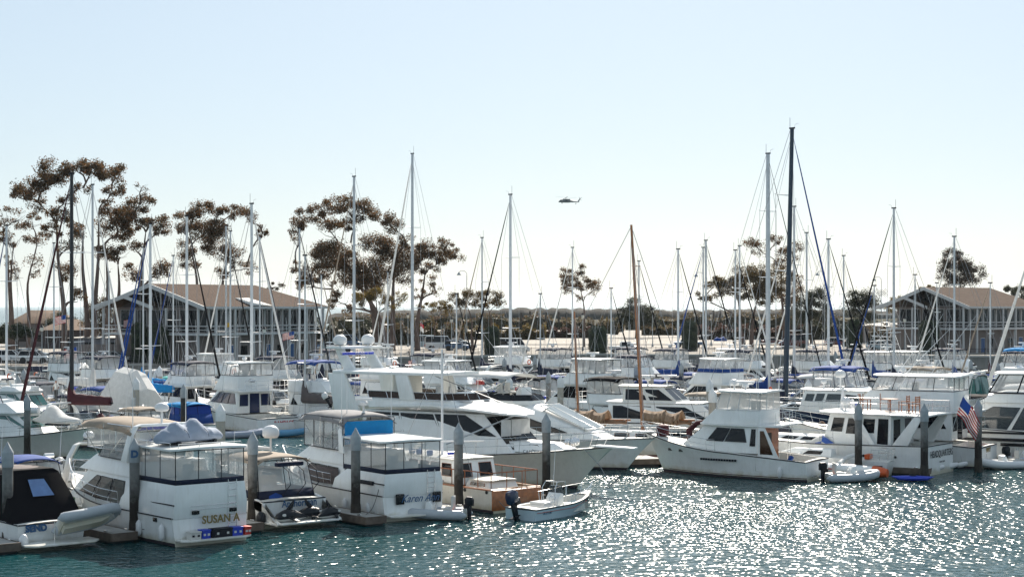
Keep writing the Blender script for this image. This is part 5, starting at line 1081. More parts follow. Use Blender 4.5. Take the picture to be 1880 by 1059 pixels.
ee('white express boat with twin domes at the far right', 1840, 136, 145, L=11, B=3.8, canvas=M_cwhite, top=3.6, radar=True, fb=(2.1, 1.8, 1.6))
d = dinghy('white inflatable lying on the deck behind the big hardtop enclosure', 5, 2, .3, M_motorw); d.location = A(1720, 158, 2.6); d.rotation_euler.z = R(5)
# ---- quieter boats of the farthest rows, each its own
protos = {}
def proto(kind):
    if kind in protos: return protos[kind]
    r = {'fly': lambda: sportfisher('', 0, L=11.5, det=False, house_top=3.0, fly_h=.8, top=5.0, rigger=False, fr=M_trim, soft=M_navy, hard=False, group='motorboats in the farthest rows', name='flybridge_boat')[0],
         'rig': lambda: sportfisher('', 0, L=11.5, det=False, house_top=3.0, fly_h=.8, top=5.0, rigger=True, group='motorboats in the farthest rows', name='flybridge_boat')[0],
         'exp': lambda: express('', 0, L=9.5, det=False, canvas=M_cwhite, sk=M_black, skb=.5, group='motorboats in the farthest rows')[0],
         'navy': lambda: express('', 0, L=9.5, det=False, canvas=M_navy, archq=False, group='motorboats in the farthest rows')[0],
         'blue': lambda: express('', 0, L=9, det=False, canvas=M_blue, sk=M_blue, skb=.5, archq=False, group='motorboats in the farthest rows')[0],
         'tan': lambda: express('', 0, L=9, det=False, canvas=M_tan, archq=True, group='motorboats in the farthest rows')[0]}[kind]()
    protos[kind] = r; r['fresh'] = 1; return r
far = [
 ('exp', 15, 190, -40, 'white express boat farthest left below the round clipped tree'), ('navy', 75, 195, 135, 'boat with a navy top moored below the white off-road car'),
 ('fly', 130, 182, -40, 'flybridge boat between the two left lamp posts'), ('tan', 150, 165, 135, 'boat with a tan top left of the black mast'),
 ('fly', 195, 165, -40, 'white flybridge boat between the black mast and the wrapped boat'), ('exp', 270, 190, 135, 'white boat under the blue furled jib near the clubhouse'),
 ('navy', 345, 185, -40, 'boat with a navy top below the clubhouse stair'), ('rig', 405, 175, -40, 'flybridge boat with outriggers just left of the white mast at the clubhouse'),
 ('blue', 455, 180, 135, 'boat with a royal blue cover below the clubhouse balcony'), ('fly', 500, 165, 135, 'flybridge boat behind the grey taupe sail cover'),
 ('exp', 545, 172, -40, 'white arch boat below the kayak rack'), ('tan', 570, 150, 135, 'small boat with a tan top next to the grey mid-row piling'), ('fly', 610, 190, -40, 'flybridge boat in front of the parked row of light cars'),
 ('navy', 660, 195, 135, 'boat with a navy top directly before the quay wall at the tall grey mast'), ('rig', 700, 200, -40, 'flybridge boat with outriggers in front of the camper vans'),
 ('exp', 765, 190, 135, 'white boat below the man standing on the quay'), ('fly', 800, 175, -40, 'flybridge boat just right of the tallest middle mast'), ('exp', 870, 200, 135, 'white boat under the clipped cypress by the white van'),
 ('blue', 905, 178, -40, 'boat with royal blue canvas beside a navy wrapped boom'), ('rig', 945, 205, -40, 'flybridge boat with outriggers right below the white van'), ('fly', 1010, 198, 135, 'flybridge boat left of the second clipped cypress'),
 ('navy', 1040, 185, -40, 'boat with a navy top behind the wooden mizzen'), ('exp', 1100, 195, 135, 'white boat in front of the clipped cypress by the pickup'), ('blue', 1120, 165, 135, 'boat with royal blue canvas below the white pickup'),
 ('fly', 1165, 200, -40, 'flybridge boat just below the white pickup bonnet'), ('fly', 1225, 195, 135, 'flybridge boat right of the wooden main mast'), ('blue', 1245, 160, -40, 'boat with royal blue canvas between the black forestays'),
 ('exp', 1275, 205, -40, 'white boat in front of the third clipped cypress'), ('rig', 1335, 195, 135, 'flybridge boat with outriggers in front of the tarped pickup'), ('tan', 1350, 165, 135, 'boat with a tan top left of the tallest grey mast'),
 ('fly', 1375, 190, -40, 'flybridge boat between the twin thin masts and the tallest grey mast'), ('exp', 1430, 200, 135, 'white boat behind the tall blue-black mast'), ('fly', 1500, 190, -40, 'flybridge boat below the dark red truck'),
 ('navy', 1530, 165, 135, 'boat with a navy top just left of the navy flybridge canvas'), ('fly', 1565, 195, 135, 'flybridge boat in front of the fourth clipped cypress'), ('exp', 1610, 168, -40, 'white boat below the light blue off-road car'),
 ('blue', 1655, 165, 135, 'boat with royal blue canvas under the tuna tower'), ('fly', 1755, 195, -40, 'flybridge boat by the wooden clubhouse corner'), ('exp', 1800, 190, 135, 'white boat before the right clubhouse blue door'),
 ('tan', 1815, 160, -40, 'boat with a tan top beside a leaning white spar'), ('fly', 1865, 185, 135, 'flybridge boat farthest right before the clubhouse'),
 ('exp', 430, 150, 135, 'low white boat behind the cream outrigger'), ('navy', 30, 172, 135, 'boat with a navy top behind the leftmost white mast'), ('fly', 345, 150, 135, 'flybridge boat right of the dark blue canvas boat'),
 ('exp', 880, 160, -35, 'white boat between the rounded bow sportfisher and the navy boom'), ('navy', 1205, 150, -35, 'boat with a navy top right behind the black topped curtains')]
far += [('blue', 160, 150, 135, 'boat with royal blue canvas behind the burgundy boom'), ('navy', 295, 158, -40, 'boat with a navy top between the blue wrapped mast and the black piling'), ('tan', 380, 160, 135, 'boat with a tan top behind the red lettered sportfisher'), ('navy', 520, 150, -40, 'boat with a navy top behind the taupe sail cover'), ('blue', 640, 160, 135, 'boat with royal blue canvas behind the sloped fin arch'),
 ('navy', 830, 160, 135, 'boat with a navy top left of the rounded bow sportfisher'), ('navy', 1010, 172, 135, 'boat with a navy top by the white bimini'), ('tan', 1085, 170, -40, 'boat with a tan top behind the dark banded flybridge cruiser'), ('navy', 1215, 172, 135, 'boat with a navy top between the wooden mast and the next white mast'), ('blue', 1310, 178, -40, 'boat with royal blue canvas at the twin sloops'),
 ('navy', 1415, 172, 135, 'boat with a navy top behind the tallest grey mast'), ('blue', 1480, 162, -40, 'boat with royal blue canvas right of the blue-black mast'), ('tan', 1600, 150, 135, 'boat with a tan top behind the bright navy canvas cruiser'), ('navy', 1740, 165, 135, 'boat with a navy top before the black bimini'), ('blue', 1850, 170, -40, 'boat with royal blue canvas under the light blue bimini'),
 ('navy', 720, 172, -40, 'boat with a navy top behind the satellite domes'), ('navy', 60, 150, -40, 'boat with a navy top left of the maroon jib'), ('tan', 1255, 140, 135, 'boat with a tan top behind the black windscreen panes')]
for kind, px, D, rz, lb in far:
    pr = proto(kind)
    if pr.get('fresh'): del pr['fresh']; t = pr; t['label'] = lb
    else: t = copy_tree(pr, (0, 0, 0), 0, lb)
    at(t, px, D, rz, L=10)
# ---------------------------------------------------------------- sailing boats
def sailboat(lb, px, top, D, rz=INN, mm=None, cover=M_navy, furl=M_navy, L=None, hullm=M_white, stripe=M_boot, r=.095, spr=2, boom=True, gz=0, lean=0, wood=False, det=True, tan_dodger=None, leanpx=0, jib=True, bz=2.6, furlr=.09, arch_=False, blen=.36):
    mm = mm or M_alu; zt = Z(top, D); L = L or max(8, min(15, zt*.72)); B = L*.29; t = thing('sailing_boat', lb, 'sailboat', group='sailing boats at their berths'); xm = L*.56
    at(t, px, D, rz, lx=xm)
    h = hull(t, L, B, fb=(1.35, 1.0, .95), rake=L*.12, trake=.35, bst=.68, flare=.12, mats=(hullm, stripe, M_boot), sharp=1.7, n=12, rubr=.02, cock=(.7, L*.26, .55) if det else None)
    cabin(t, L*.26, L*.66, B*.62, 1.0, 1.5, rf=.9, ra=.1, tum=.12, tf=.6, roof=False, bev=.05, name='coachroof', side=[(.08, .3, .35, .75), (.36, .55, .35, .75), (.62, .78, .35, .75)] if det else [])
    mb = MB(); mb.tube([(xm, 0, 1.4), (xm-.02*zt*lean*.5, 0, zt*.5), (xm-.02*zt*lean, 0, zt)], [r*1.1, r, r*.8], 8); mb.build('mast', mm, t)
    head = MB(); hx = xm-.02*zt*lean; head.box((hx-.25, -.05, zt), (hx+.25, .05, zt+.12)); head.tube([(hx-.2, 0, zt), (hx-.2, 0, zt+.9)], .018, 4); head.tube([(hx+.2, 0, zt+.1), (hx+.3, 0, zt+.35), (hx+.6, 0, zt+.4)], .01, 4); head.build('masthead_gear', M_trim, t)
    wires = [((hx-.2, 0, zt), (.2, 0, 1.0)), ((xm, B*.42, zt*.98), None), ((xm, -B*.42, zt*.98), None)]
    MB().tube([(hx-.15, 0, zt), (.15, 0, 1.0)], .02, 4).build('backstay', M_rope, t)
    for s in (1, -1):
        pr_ = (hx, 0, zt*.985); zs = [zt*(k+1)/(spr+1)+.8 for k in range(spr)]
        pts = [pr_]+[(xm, s*(B*.3), z) for z in reversed(zs)]+[(xm, s*B*.44, 1.05)]
        MB().tube(pts, .018, 4).build('shroud', M_rope, t)
        if det: MB().tube([(xm, 0, zs[0]), (xm-.6, s*B*.42, 1.05)], .011, 4).build('shroud', M_rope, t)
        for z in zs: MB().tube([(xm, 0, z), (xm-.1, s*B*.3, z+.04)], [.045, .025], 5).build('spreader', M_whitepaint, t)
    ft = (hx+.12, 0, zt*.97); fb_ = (L*.985, 0, 1.45)
    if jib:
        a, b = Vector(ft), Vector(fb_); MB().tube([a, a.lerp(b, .08), a.lerp(b, .6), a.lerp(b, .95), b], [.015, furlr*.45, furlr, furlr*1.2, .03], 7).build('furled_jib', furl, t)
    else: MB().tube([ft, fb_], .018, 4).build('forestay', M_rope, t)
    if boom:
        xb = xm-L*blen*1.1
        MB().tube([(xm-.1, 0, bz), (xb, 0, bz+.12)], .07, 7).build('boom', mm, t)
        rs = []; n = 12
        for i in range(n+1):
            u = i/n; x = lerp(xm+.12, xb+.2, u); hh = .36+(1.0 if u < .08 else 0)*(1-u/.08)*1.0+.28*(1-u)+.03*math.sin(i*2.3); ww = .22+.12*(1-u)
            rs.append([(x, ww*math.cos(2*math.pi*k/10), bz+.1+u*.1+(hh*math.sin(2*math.pi*k/10) if math.sin(2*math.pi*k/10) > 0 else .26*math.sin(2*math.pi*k/10))) for k in range(10)])
        MB().rings(rs).build('sail_cover', cover, t, ang=70)
        MB().tube([(hx-.1, 0, zt*.96), (xb+.1, 0, bz+.2)], .013, 4).build('topping_lift', M_rope, t)
    rail(t, h, L*.8, .05, .6, .15, 3, mid=False, name='pulpit', stan=False, r=.014)
    rect_rail(t, [(1.6, B*.32), (.1, B*.28), (.1, -B*.28), (1.6, -B*.32)], .95, .6, name='pushpit', n=1)
    ll = MB()
    for s in (1, -1):
        ll.tube([(x, s*(h.half(x)-.06), h.sheer(x)+.58) for x in [L*k/10 for k in range(1, 9)]], .008, 4)
        for k in range(2, 9, 2): ll.tube([(L*k/10, s*(h.half(L*k/10)-.06), h.sheer(L*k/10)-.02), (L*k/10, s*(h.half(L*k/10)-.06), h.sheer(L*k/10)+.58)], .018, 4)
    ll.build('lifelines', M_steel, t)
    if tan_dodger: bimini(t, L*.1, L*.3, B*.55, 2.6, .2, tan_dodger, .95, drop=.15)
    return t
S = sailboat
S('sloop with a white mast and blue furled jib at the left picture edge', 12, 415, 150, INN, M_whitepaint, M_navy, M_blue, r=.11)
S('sloop with a thin grey mast behind the left parked cars', 99, 447, 190, OUT, M_alu, M_navy, M_cwhite, r=.09, jib=False)
S('sloop with a black mast, burgundy boom cover and maroon furled jib', 158, 322, 125, INN, M_blackpaint, M_burg, M_burg, r=.15, L=13.5, bz=2.9, blen=.28, furlr=.11)
bpy.data.objects['sailing_boat.002'].rotation_euler.z = R(148)
S('sloop with a grey mast just right of the black mast', 170, 340, 158, OUT, M_alu, M_cwhite, M_cwhite, r=.12)
S('sloop with short mast and blue furled jib left of the blue wrapped mast', 263, 455, 160, INN, M_alu, M_bright, M_blue, r=.08)
S('sloop with a pale mast and thick royal blue sail hoisted along it', 276, 412, 148, INN, M_whitepaint, M_bright, M_blue, r=.13, blen=.25)
S('sloop with a stout white mast before the clubhouse gable', 343, 398, 152, OUT, M_whitepaint, M_blue, M_black, r=.13)
S('sloop with a thin mast over the clubhouse roof, left of its twin', 415, 415, 190, OUT, M_alu, M_navy, M_black, r=.1)
S('sloop with a thin mast over the clubhouse roof, right of its twin', 423, 425, 178, INN, M_alu, M_cwhite, M_cwhite, r=.1)
S('sloop with a white mast before the clubhouse and a taupe boom cover', 462, 375, 142, OUT, M_whitepaint, M_taupe, M_cwhite, r=.13, bz=2.4)
S('sloop with a slim mast over the end of the clubhouse roof ridge', 477, 435, 200, OUT, M_alu, M_navy, M_navy, r=.1)
S('sloop with a grey mast at the right end of the left clubhouse', 550, 420, 165, OUT, M_alu, M_navy, M_black, r=.1)
S('ketch with a tall grey mast in front of the large gum tree', 650, 325, 172, INN, M_alu, M_navy, M_tan, r=.15)
S('tall sloop whose mast crosses the right side of the largest gum tree', 757, 283, 188, INN, M_alu, M_navy, M_cwhite, r=.17, furlr=.14)
S('sloop with a thin mast beside the goose neck street lamp', 885, 437, 200, INN, M_alu, M_navy, M_tan, r=.1)
S('sloop with a tall white mast and navy boom cover left of the helicopter', 937, 358, 168, INN, M_whitepaint, M_navy, M_black, r=.15)
S('small sloop with a thin mast beside the lone slender tree', 1051, 455, 210, INN, M_whitepaint, M_navy, M_cwhite, r=.1)
S('sloop with a thin mast behind the wooden ketch', 1173, 480, 205, OUT, M_alu, M_navy, M_black, r=.1)
S('sloop with a white mast standing clear right of the wooden ketch', 1245, 458, 180, OUT, M_whitepaint, M_blue, M_black, r=.12)
S('sloop with a grey mast and dark furled jib at the wide flat-topped tree', 1296, 442, 195, OUT, M_alu, M_navy, M_black, r=.13)
S('sloop with a blue furled jib directly behind the dark jib sloop', 1291, 455, 200, INN, M_alu, M_navy, M_blue, r=.1)
S('left one of two thin masted sloops in front of the wide tree', 1350, 460, 185, OUT, M_whitepaint, M_navy, M_black, r=.09)
S('right one of two thin masted sloops in front of the wide tree', 1358, 452, 192, OUT, M_whitepaint, M_cwhite, M_cwhite, r=.1)
S('large sloop with the tallest grey mast next to the blue-black one', 1410, 283, 150, OUT, M_alu, M_blue, M_black, r=.21, spr=3, furlr=.05)
S('largest sloop with a leaning blue-black mast and blue furled jib', 1441, 238, 134, OUT, mat('mast_blue_black', (.012, .03, .055), .3), M_navy, M_blue, r=.2, spr=3, lean=-1.4, L=15, blen=.3)
S('sloop with a white mast hidden behind the blue-black mast', 1458, 380, 172, INN, M_whitepaint, M_navy, M_cwhite, r=.13)
S('sloop with a grey mast just right of the blue-black mast', 1481, 428, 190, INN, M_alu, M_navy, M_cwhite, r=.12)
S('sloop with a pale mast above the parked dark red truck', 1521, 440, 168, OUT, M_whitepaint, M_blue, M_black, r=.13)
S('small sloop with a short thin mast left of the dark round tree', 1549, 470, 200, OUT, M_alu, M_navy, M_black, r=.1)
S('sloop with a tall grey mast and dark jib left of the right clubhouse', 1641, 383, 168, INN, M_alu, M_navy, M_black, r=.13)
S('sloop with a grey mast and royal blue boom cover before the right clubhouse', 1752, 435, 172, INN, M_alu, M_blue, M_cwhite, r=.12, blen=.4)
S('sloop with a leaning white spar at the right picture edge', 1905, 420, 150, INN, M_whitepaint, M_navy, M_cwhite, r=.12, furlr=.16)
S('sloop with a slim mast in front of the right clubhouse windows', 1720, 520, 200, INN, M_whitepaint, M_navy, M_black, r=.07, jib=False)
S('low white sloop with red lettering and varnished hatch behind the satellite dome', 560, 470, 135, INN, M_alu, M_taupe, M_cwhite, r=.07, bz=2.4, jib=False)
for lb, px, top, D, rz, mm, cv, fl in (('small sloop with a low thin mast in the gap left of the clubhouse gable', 200, 500, 178, OUT, M_alu, M_navy, M_black), ('small sloop with a low thin mast in front of the clubhouse gable', 318, 470, 182, INN, M_whitepaint, M_blue, M_blue), ('small sloop with a low white mast by the kayak rack', 590, 505, 168, OUT, M_whitepaint, M_navy, M_tan),
  ('small sloop with a low thin mast behind the satellite domes', 712, 500, 200, INN, M_alu, M_navy, M_cwhite), ('small sloop with a low mast below the umbrella shaped tree', 838, 540, 165, OUT, M_whitepaint, M_blue, M_black), ('small sloop with a low mast between the navy boom and the lone slender tree', 992, 540, 185, INN, M_alu, M_navy, M_cwhite),
  ('small sloop with a low thin mast just left of the wooden main mast', 1122, 530, 190, OUT, M_whitepaint, M_navy, M_black), ('small sloop with a low mast under the pale blue off-road car', 1605, 525, 178, INN, M_alu, M_blue, M_blue), ('small sloop with a low mast left of the right clubhouse wall', 1680, 505, 190, OUT, M_alu, M_navy, M_black), ('small sloop with a low mast before the right clubhouse doors', 1818, 520, 182, INN, M_whitepaint, M_burg, M_tan)):
    S(lb, px, top, D, rz, mm, cv, fl, r=.08, spr=1)
def ketch():
    t = thing('wooden_ketch', 'gaff ketch with two varnished brown masts and faded tan sail covers', 'sailboat', rz=R(150)); L, B = 12.5, 3.4
    h = hull(t, L, B, fb=(1.7, 1.1, 1.1), rake=1.2, trake=-.2, bst=.7, mats=(M_cream, M_boot, M_bootred), rub=M_teak, sharp=1.8); at(t, 1168, 114, 150, lx=5.2)
    at(t, 1181, 114, 158, lx=4.0); L2 = t
    z1, z2 = Z(415, 116), Z(572, 116)
    MB().tube([(4.0, 0, 1.3), (4.85, 0, z1)], [.14, .08], 10).build('main_mast', M_wood, t)
    MB().tube([(8.6, 0, 1.3), (8.95, 0, z2)], [.11, .06], 10).build('mizzen_mast', M_wood, t)
    for xa, xb, z, c0, c1 in ((4.0, .4, 2.3, 3.9, 1.3), (8.6, 4.9, 2.2, 8.9, 6.5)):
        MB().tube([(xa, 0, z), (xb, 0, z+.1)], .08, 8).build('boom', M_wood, t)
        for u0, u1, sg in ((c0, lerp(c0, c1, .56), .25), (lerp(c0, c1, .5), c1, .5)):
            rs = []
            for i in range(13):
                u = i/12; x = lerp(u0, u1, u); rg = z+.75-.25*abs(math.sin(u*math.pi))*sg*2; ww = .75+.12*math.sin(i*2.1)+rnd.uniform(-.06, .06); dp = .55+.3*abs(math.sin(i*1.3+sg*9))+rnd.uniform(-.08, .12)
                rs.append([(x, -ww*.9, rg-dp-.1), (x, -ww, rg-.5), (x, -ww*.55, rg-.15), (x, 0, rg), (x, ww*.55, rg-.15), (x, ww, rg-.5), (x+.04*math.sin(i*3), ww*.9, rg-dp)])
            o = MB().rings(rs, 0, False, False).build('draped_tarpaulin', M_tarp, t, ang=30); q_ = o.modifiers.new('s', 'SOLIDIFY'); q_.thickness = .02
        MB().tube([(x, .08*math.sin(x*5), z-.05) for x in [lerp(xa-.2, xb+.3, k/10) for k in range(11)]], [.16+.05*math.sin(k*2) for k in range(11)], 8).build('furled_sail', M_brownc, t)
    for s in (1, -1):
        for x, zz, xm_ in ((4.6, z1, 4.85), (3.4, z1*.95, 4.8), (9.2, z2, 8.95), (8.0, z2, 8.95)): MB().tube([(xm_, 0, zz-.2), (x, s*(h.half(x)-.05), 1.1)], .018, 4).build('shroud', M_rope, t)
    MB().tube([(4.85, 0, z1-.1), (-.2, 0, 1.1)], .02, 4).build('backstay', M_rope, t); MB().tube([(4.85, 0, z1-.1), (12.3, 0, 1.7)], .02, 4).build('forestay', M_rope, t)
    for s in (1, -1): MB().tube([(4.55, 0, z1*.82), (4.5, s*.9, z1*.82)], .03, 5).build('spreader', M_wood, t)
    cabin(t, 2.6, 8.0, 2.0, 1.05, 1.6, rf=.4, ra=.2, tf=.8, tum=.08, fm=M_teak, side=[(.1, .3, .3, .75), (.4, .6, .3, .75), (.7, .88, .3, .75)], roof=False, name='coachroof')
    rect_rail(t, [(9, 1.3), (.3, 1.2), (.3, -1.2), (9, -1.3)], 1.05, .7, n=6)
    MB().tube([(12.0, 0, 1.65), (13.6, 0, 1.9)], .08, 8).build('bowsprit', M_teak, t)
ketch()

# ---------------------------------------------------------------- pilings
def piling_proto(kind):
    t = thing('piling', '', 'piling', group='mooring pilings'); r, ht, wet = .215, 4.4, 2.0
    if kind == 'grey': a, b, c = M_pile, mat('piling_wet', (.035, .027, .02), .7, noise=.5, ns=3, bump=.4, bs=8), mat('piling_cap_grey', (.3, .33, .35), .6, noise=.15)
    elif kind == 'dark': a, b, c = mat('piling_black', (.018, .02, .024), .6, noise=.3), mat('piling_wet', (.075, .058, .042)), mat('piling_cap_grey', (.5, .52, .53))
    else: a, b, c = mat('piling_concrete', (.47, .42, .36), .85, noise=.16, ns=3, bump=.3, bs=10, streak=(.3, .25, .2)), mat('piling_wet', (.075, .058, .042)), mat('piling_cap_white', (.72, .73, .73), .45, noise=.06)
    n = 14 if kind != 'pale' else 8; r *= 1.25 if kind == 'pale' else 1
    wet = .9 if kind == 'grey' else wet; MB().lathe([(r, wet-.15), (r, ht-1.0)], n).build('shaft', a, t); MB().lathe([(r+.02, -.8), (r+.03, .3), (r+.02, min(.7, wet-.2)), (r+.008, wet-.05)], n).build('wet_foot', b, t)
    MB().lathe([(r+.025, ht-1.05), (r+.03, ht-.45), (r+.02, ht-.42), (.02, ht), (.005, ht+.01)], n).build('cone_cap', c, t); return t
pp = {}
def piling(lb, px, D, ht=4.4, kind='grey', rr=1.0, sign=None):
    if kind not in pp: pp[kind] = piling_proto(kind); t = pp[kind]; t['label'] = lb; t.location = A(px, D)
    else: t = copy_tree(pp[kind], A(px, D), 0, lb)
    t.scale = (rr, rr, ht/4.4); t.rotation_euler.z = rnd.random(); return t
NP = [('tall grey piling nearest the left picture edge beside the black canvas', 14, 1003), ('tall grey piling carrying the letter D in front of the SUSAN A cruiser', 247, 990), ('grey piling between the SUSAN A and Anchorman transoms', 464, 968), ('grey piling at the inflatable orcas in front of Karen Ann', 653, 957), ('grey piling in front of the wooden trim trawler', 842, 940), ('grey piling with a pale speckled cap behind the skiff console', 1003, 908)]
for lb, px, py in NP: p = W(px, py); piling(lb, px, p.y, 4.35, rr=1.02)
bpy.context.view_layer.update()
dg_ = [o for o in bpy.data.objects if o.get('label', '').startswith('tall grey piling carrying')][0]
dg_.rotation_euler.z = 0; text(dg_, 'D', .42, (.06, -.262, 3.72), (1, .15, 0), (0, 0, 1), M_letterb, off=.025, name='berth_letter')
for lb, px, D in (('grey piling before the cream hull at far left', 50, 108), ('grey piling in front of the racing trimaran', 1576, 99), ('grey piling before the HEADQUARTERS transom', 1697, 97.6), ('grey piling beside the sunset artwork transom', 1796, 102)): piling(lb, px, D, 4.4)
MP = [('pale', 405, 99, 'wide pale concrete piling behind the hardtop of the SUSAN A cruiser'), ('grey', 450, 138, 'dark footed piling at the red lettered transom'), ('grey', 549, 148, 'grey piling between the taupe sail cover and the slung whaler'), ('dark', 337, 124, 'black piling by the bright blue canvas cover'),
 ('pale', 1308, 118, 'pale piling beyond the maroon covered davit'), ('pale', 1303, 133, 'shorter pale piling just behind the maroon davit piling'), ('grey', 1251, 170, 'grey piling right of the wooden main mast'), ('grey', 1254, 215, 'farther grey piling in line right of the wooden mast'), ('grey', 1327, 172, 'grey piling before the navy skirted sportfisher'),
 ('grey', 1089, 152, 'grey piling in front of the dark banded flybridge cruiser'), ('pale', 1029, 140, 'square looking pale piling right of the white bimini'), ('grey', 1007, 148, 'grey piling rising beside the white bimini'), ('grey', 922, 144, 'grey piling left of the white bimini'), ('pale', 935, 138, 'pale piling partly behind the white bimini'), ('grey', 926, 188, 'distant grey piling above the left edge of the white bimini'),
 ('grey', 982, 195, 'distant grey piling below the white van'), ('grey', 1168, 165, 'grey piling right behind the wooden main mast'), ('grey', 1148, 198, 'distant grey piling below the white pickup'), ('pale', 1126, 165, 'pale piling left of the wooden main mast'), ('pale', 1195, 160, 'wide pale piling behind the black topped curtains'), ('grey', 33, 140, 'pale capped piling between teal windows and quay at left'),
 ('grey', 44, 155, 'bluish grey piling below the round clipped tree'), ('pale', 129, 140, 'pale piling behind the man in the white shirt'), ('pale', 250, 136, 'pale piling against the white wrapped boat'), ('pale', 293, 162, 'pale piling right of the blue wrapped mast'), ('pale', 314, 150, 'pale piling in front of the clubhouse wall, right of its neighbour'), ('grey', 519, 170, 'grey piling left of the kayak rack'),
 ('pale', 1484, 132, 'pale diamond capped piling behind the white wheelhouse'), ('pale', 1660, 130, 'pale piling in the gap right of the wide white bow'), ('grey', 1534, 215, 'distant grey piling right of the pale mast'), ('grey', 1722, 180, 'grey piling between the tower boat and clubhouse'), ('grey', 1782, 182, 'grey piling under the royal blue boom cover'), ('grey', 1832, 172, 'grey piling by the light blue bimini'), ('grey', 600, 178, 'grey piling below the light parked cars'), ('pale', 1190, 190, 'distant pale piling in front of the white pickup rear'), ('grey', 1405, 205, 'distant grey piling at the foot of the tallest grey mast')]
for k, px, D, lb in MP: piling(lb, px, D, 4.3, k)

# ---------------------------------------------------------------- docks: boards are parts
def dock(lb, p0, p1, wd=1.4, z=.42, boards=False, fl=True, name='floating_dock'):
    p0, p1 = Vector((p0[0], p0[1], 0)), Vector((p1[0], p1[1], 0)); d = p1-p0; L = d.length; a = math.atan2(d.y, d.x); t = thing(name, lb, 'dock', p0, a, 'floating docks')
    MB().box((0, -wd/2, z-.06), (L, wd/2, z)).build('deck', M_conc, t)
    for s in (1, -1): MB().box((0, s*wd/2-.04, z-.32), (L, s*wd/2+.04, z+.015)).build('waler', M_dwood, t)
    MB().box((-.04, -wd/2, z-.32), (.03, wd/2, z+.015)).build('end_fascia', M_dwood, t)
    n = max(1, int(L/2.4))
    for k in range(n): MB().box((k*L/n+.1, -wd/2+.1, -.3), ((k+1)*L/n-.1, wd/2-.1, z-.08)).build('float', M_motor, t)
    for k in range(max(1, int(L/3.5))):
        for s in (1, -1): MB().box((k*3.5+.6, s*(wd/2-.12)-.03, z+.01), (k*3.5+.9, s*(wd/2-.12)+.03, z+.09)).build('cleat', M_steel, t, bev=.02)
    return t
def fing(lb, px, py, hd, L=13, wd=1.2): p = W(px, py); dx, dy = math.cos(R(hd)), math.sin(R(hd)); return dock(lb, (p.x, p.y), (p.x+dx*L, p.y+dy*L), wd)
fing('grey dock finger end at the leftmost piling', 2, 1018, 130, 14, 1.6); fing('dock finger between the black canvas boat and the SUSAN A cruiser', 228, 996, 130, 14); fing('dock finger between SUSAN A and Anchorman', 466, 978, 130, 14, 1.0)
fing('dock finger between Anchorman and Karen Ann', 690, 965, 127, 14, 1.1); fing('dock finger left of the wooden trim trawler', 850, 948, 130, 14, 1.0); fing('dock finger behind the skiff under the big yacht', 985, 925, 130, 14, 1.2)
dk = dock('concrete floating dock between the big yacht bow and the large sportfishing boat', W(1085, 856).xy, W(1200, 853).xy, 2.6, .5)
fing('dock finger carrying the piling by the trimaran', 1590, 873, 150, 15, 1.4); fing('dock finger carrying the piling at HEADQUARTERS', 1710, 872, 150, 15, 1.4); fing('dock finger under the sunset artwork transom', 1822, 858, 152, 15, 1.6)
db = thing('dock_box', 'white dock box on the concrete floating dock', 'dock box', A(1146, 107.5, .5), R(10)); MB().box((-.6, -.35, 0), (.6, .35, .7)).build('box', M_white, db, bev=.03); MB().box((-.64, -.39, .7), (.64, .39, .8)).build('lid', M_white, db, bev=.03); MB().box((-.1, -.41, .55), (.1, -.36, .68)).build('latch', M_trim, db)
for lb, x0, x1, D in (('long walkway of the middle row left', -100, 900, 165), ('long walkway of the middle row right', 905, 1990, 160), ('long walkway nearest the quay, left half', -100, 900, 205), ('long walkway nearest the quay, right half', 905, 1990, 215), ('walkway across the fairway behind the red lettered sportfisher', 300, 900, 143), ('walkway behind the large sportfishing boat', 1330, 1990, 122)):
    a, b = A(x0, D), A(x1, D); dock(lb, (a.x, a.y), (b.x, b.y), 1.8)
# boats' fenders on the right-hand fingers
for px, py, lb in ((1722, 868, 'white fender hanging at the HEADQUARTERS finger'), (1748, 864, 'white buoy between HEADQUARTERS and the artwork transom'), (1765, 862, 'white fender beside the round buoy'), (1812, 858, 'white fender right of the artwork piling')):
    f = thing('fender', lb, 'fender', W(px, py)+Vector((0, -.2, .35)), R(20)); fo = MB().lathe([(.02, -.4), (.14, -.32), (.17, 0), (.14, .32), (.02, .4)], 10).build('body', M_motorw, f); fo.rotation_euler = (0, R(80), 0); MB().tube([(.0, 0, 0), (.1, .3, .5)], .01, 4).build('line', M_rope, f)
# ---------------------------------------------------------------- clubhouses
M_shing = bpy.data.materials.new('roof_shingles'); M_shing.use_nodes = True
_n = M_shing.node_tree.nodes; _l = M_shing.node_tree.links; _b = _n['Principled BSDF']; _t = _n.new('ShaderNodeTexCoord'); _br = _n.new('ShaderNodeTexBrick')
_br.inputs['Scale'].default_value = 1; _br.inputs['Brick Width'].default_value = .62; _br.inputs['Row Height'].default_value = .42; _br.inputs['Mortar Size'].default_value = .045
_br.inputs['Color1'].default_value = (.085, .055, .04, 1); _br.inputs['Color2'].default_value = (.115, .075, .055, 1); _br.inputs['Mortar'].default_value = (.055, .038, .03, 1)
_l.new(_t.outputs['UV'], _br.inputs[0]); _l.new(_br.outputs[0], _b.inputs['Base Color']); _b.inputs['Roughness'].default_value = 1; _b.inputs['Specular IOR Level'].default_value = .1
_bp = _n.new('ShaderNodeBump'); _bp.inputs['Distance'].default_value = .06; _l.new(_br.outputs['Color'], _bp.inputs['Height']); _l.new(_bp.outputs[0], _b.inputs['Normal'])
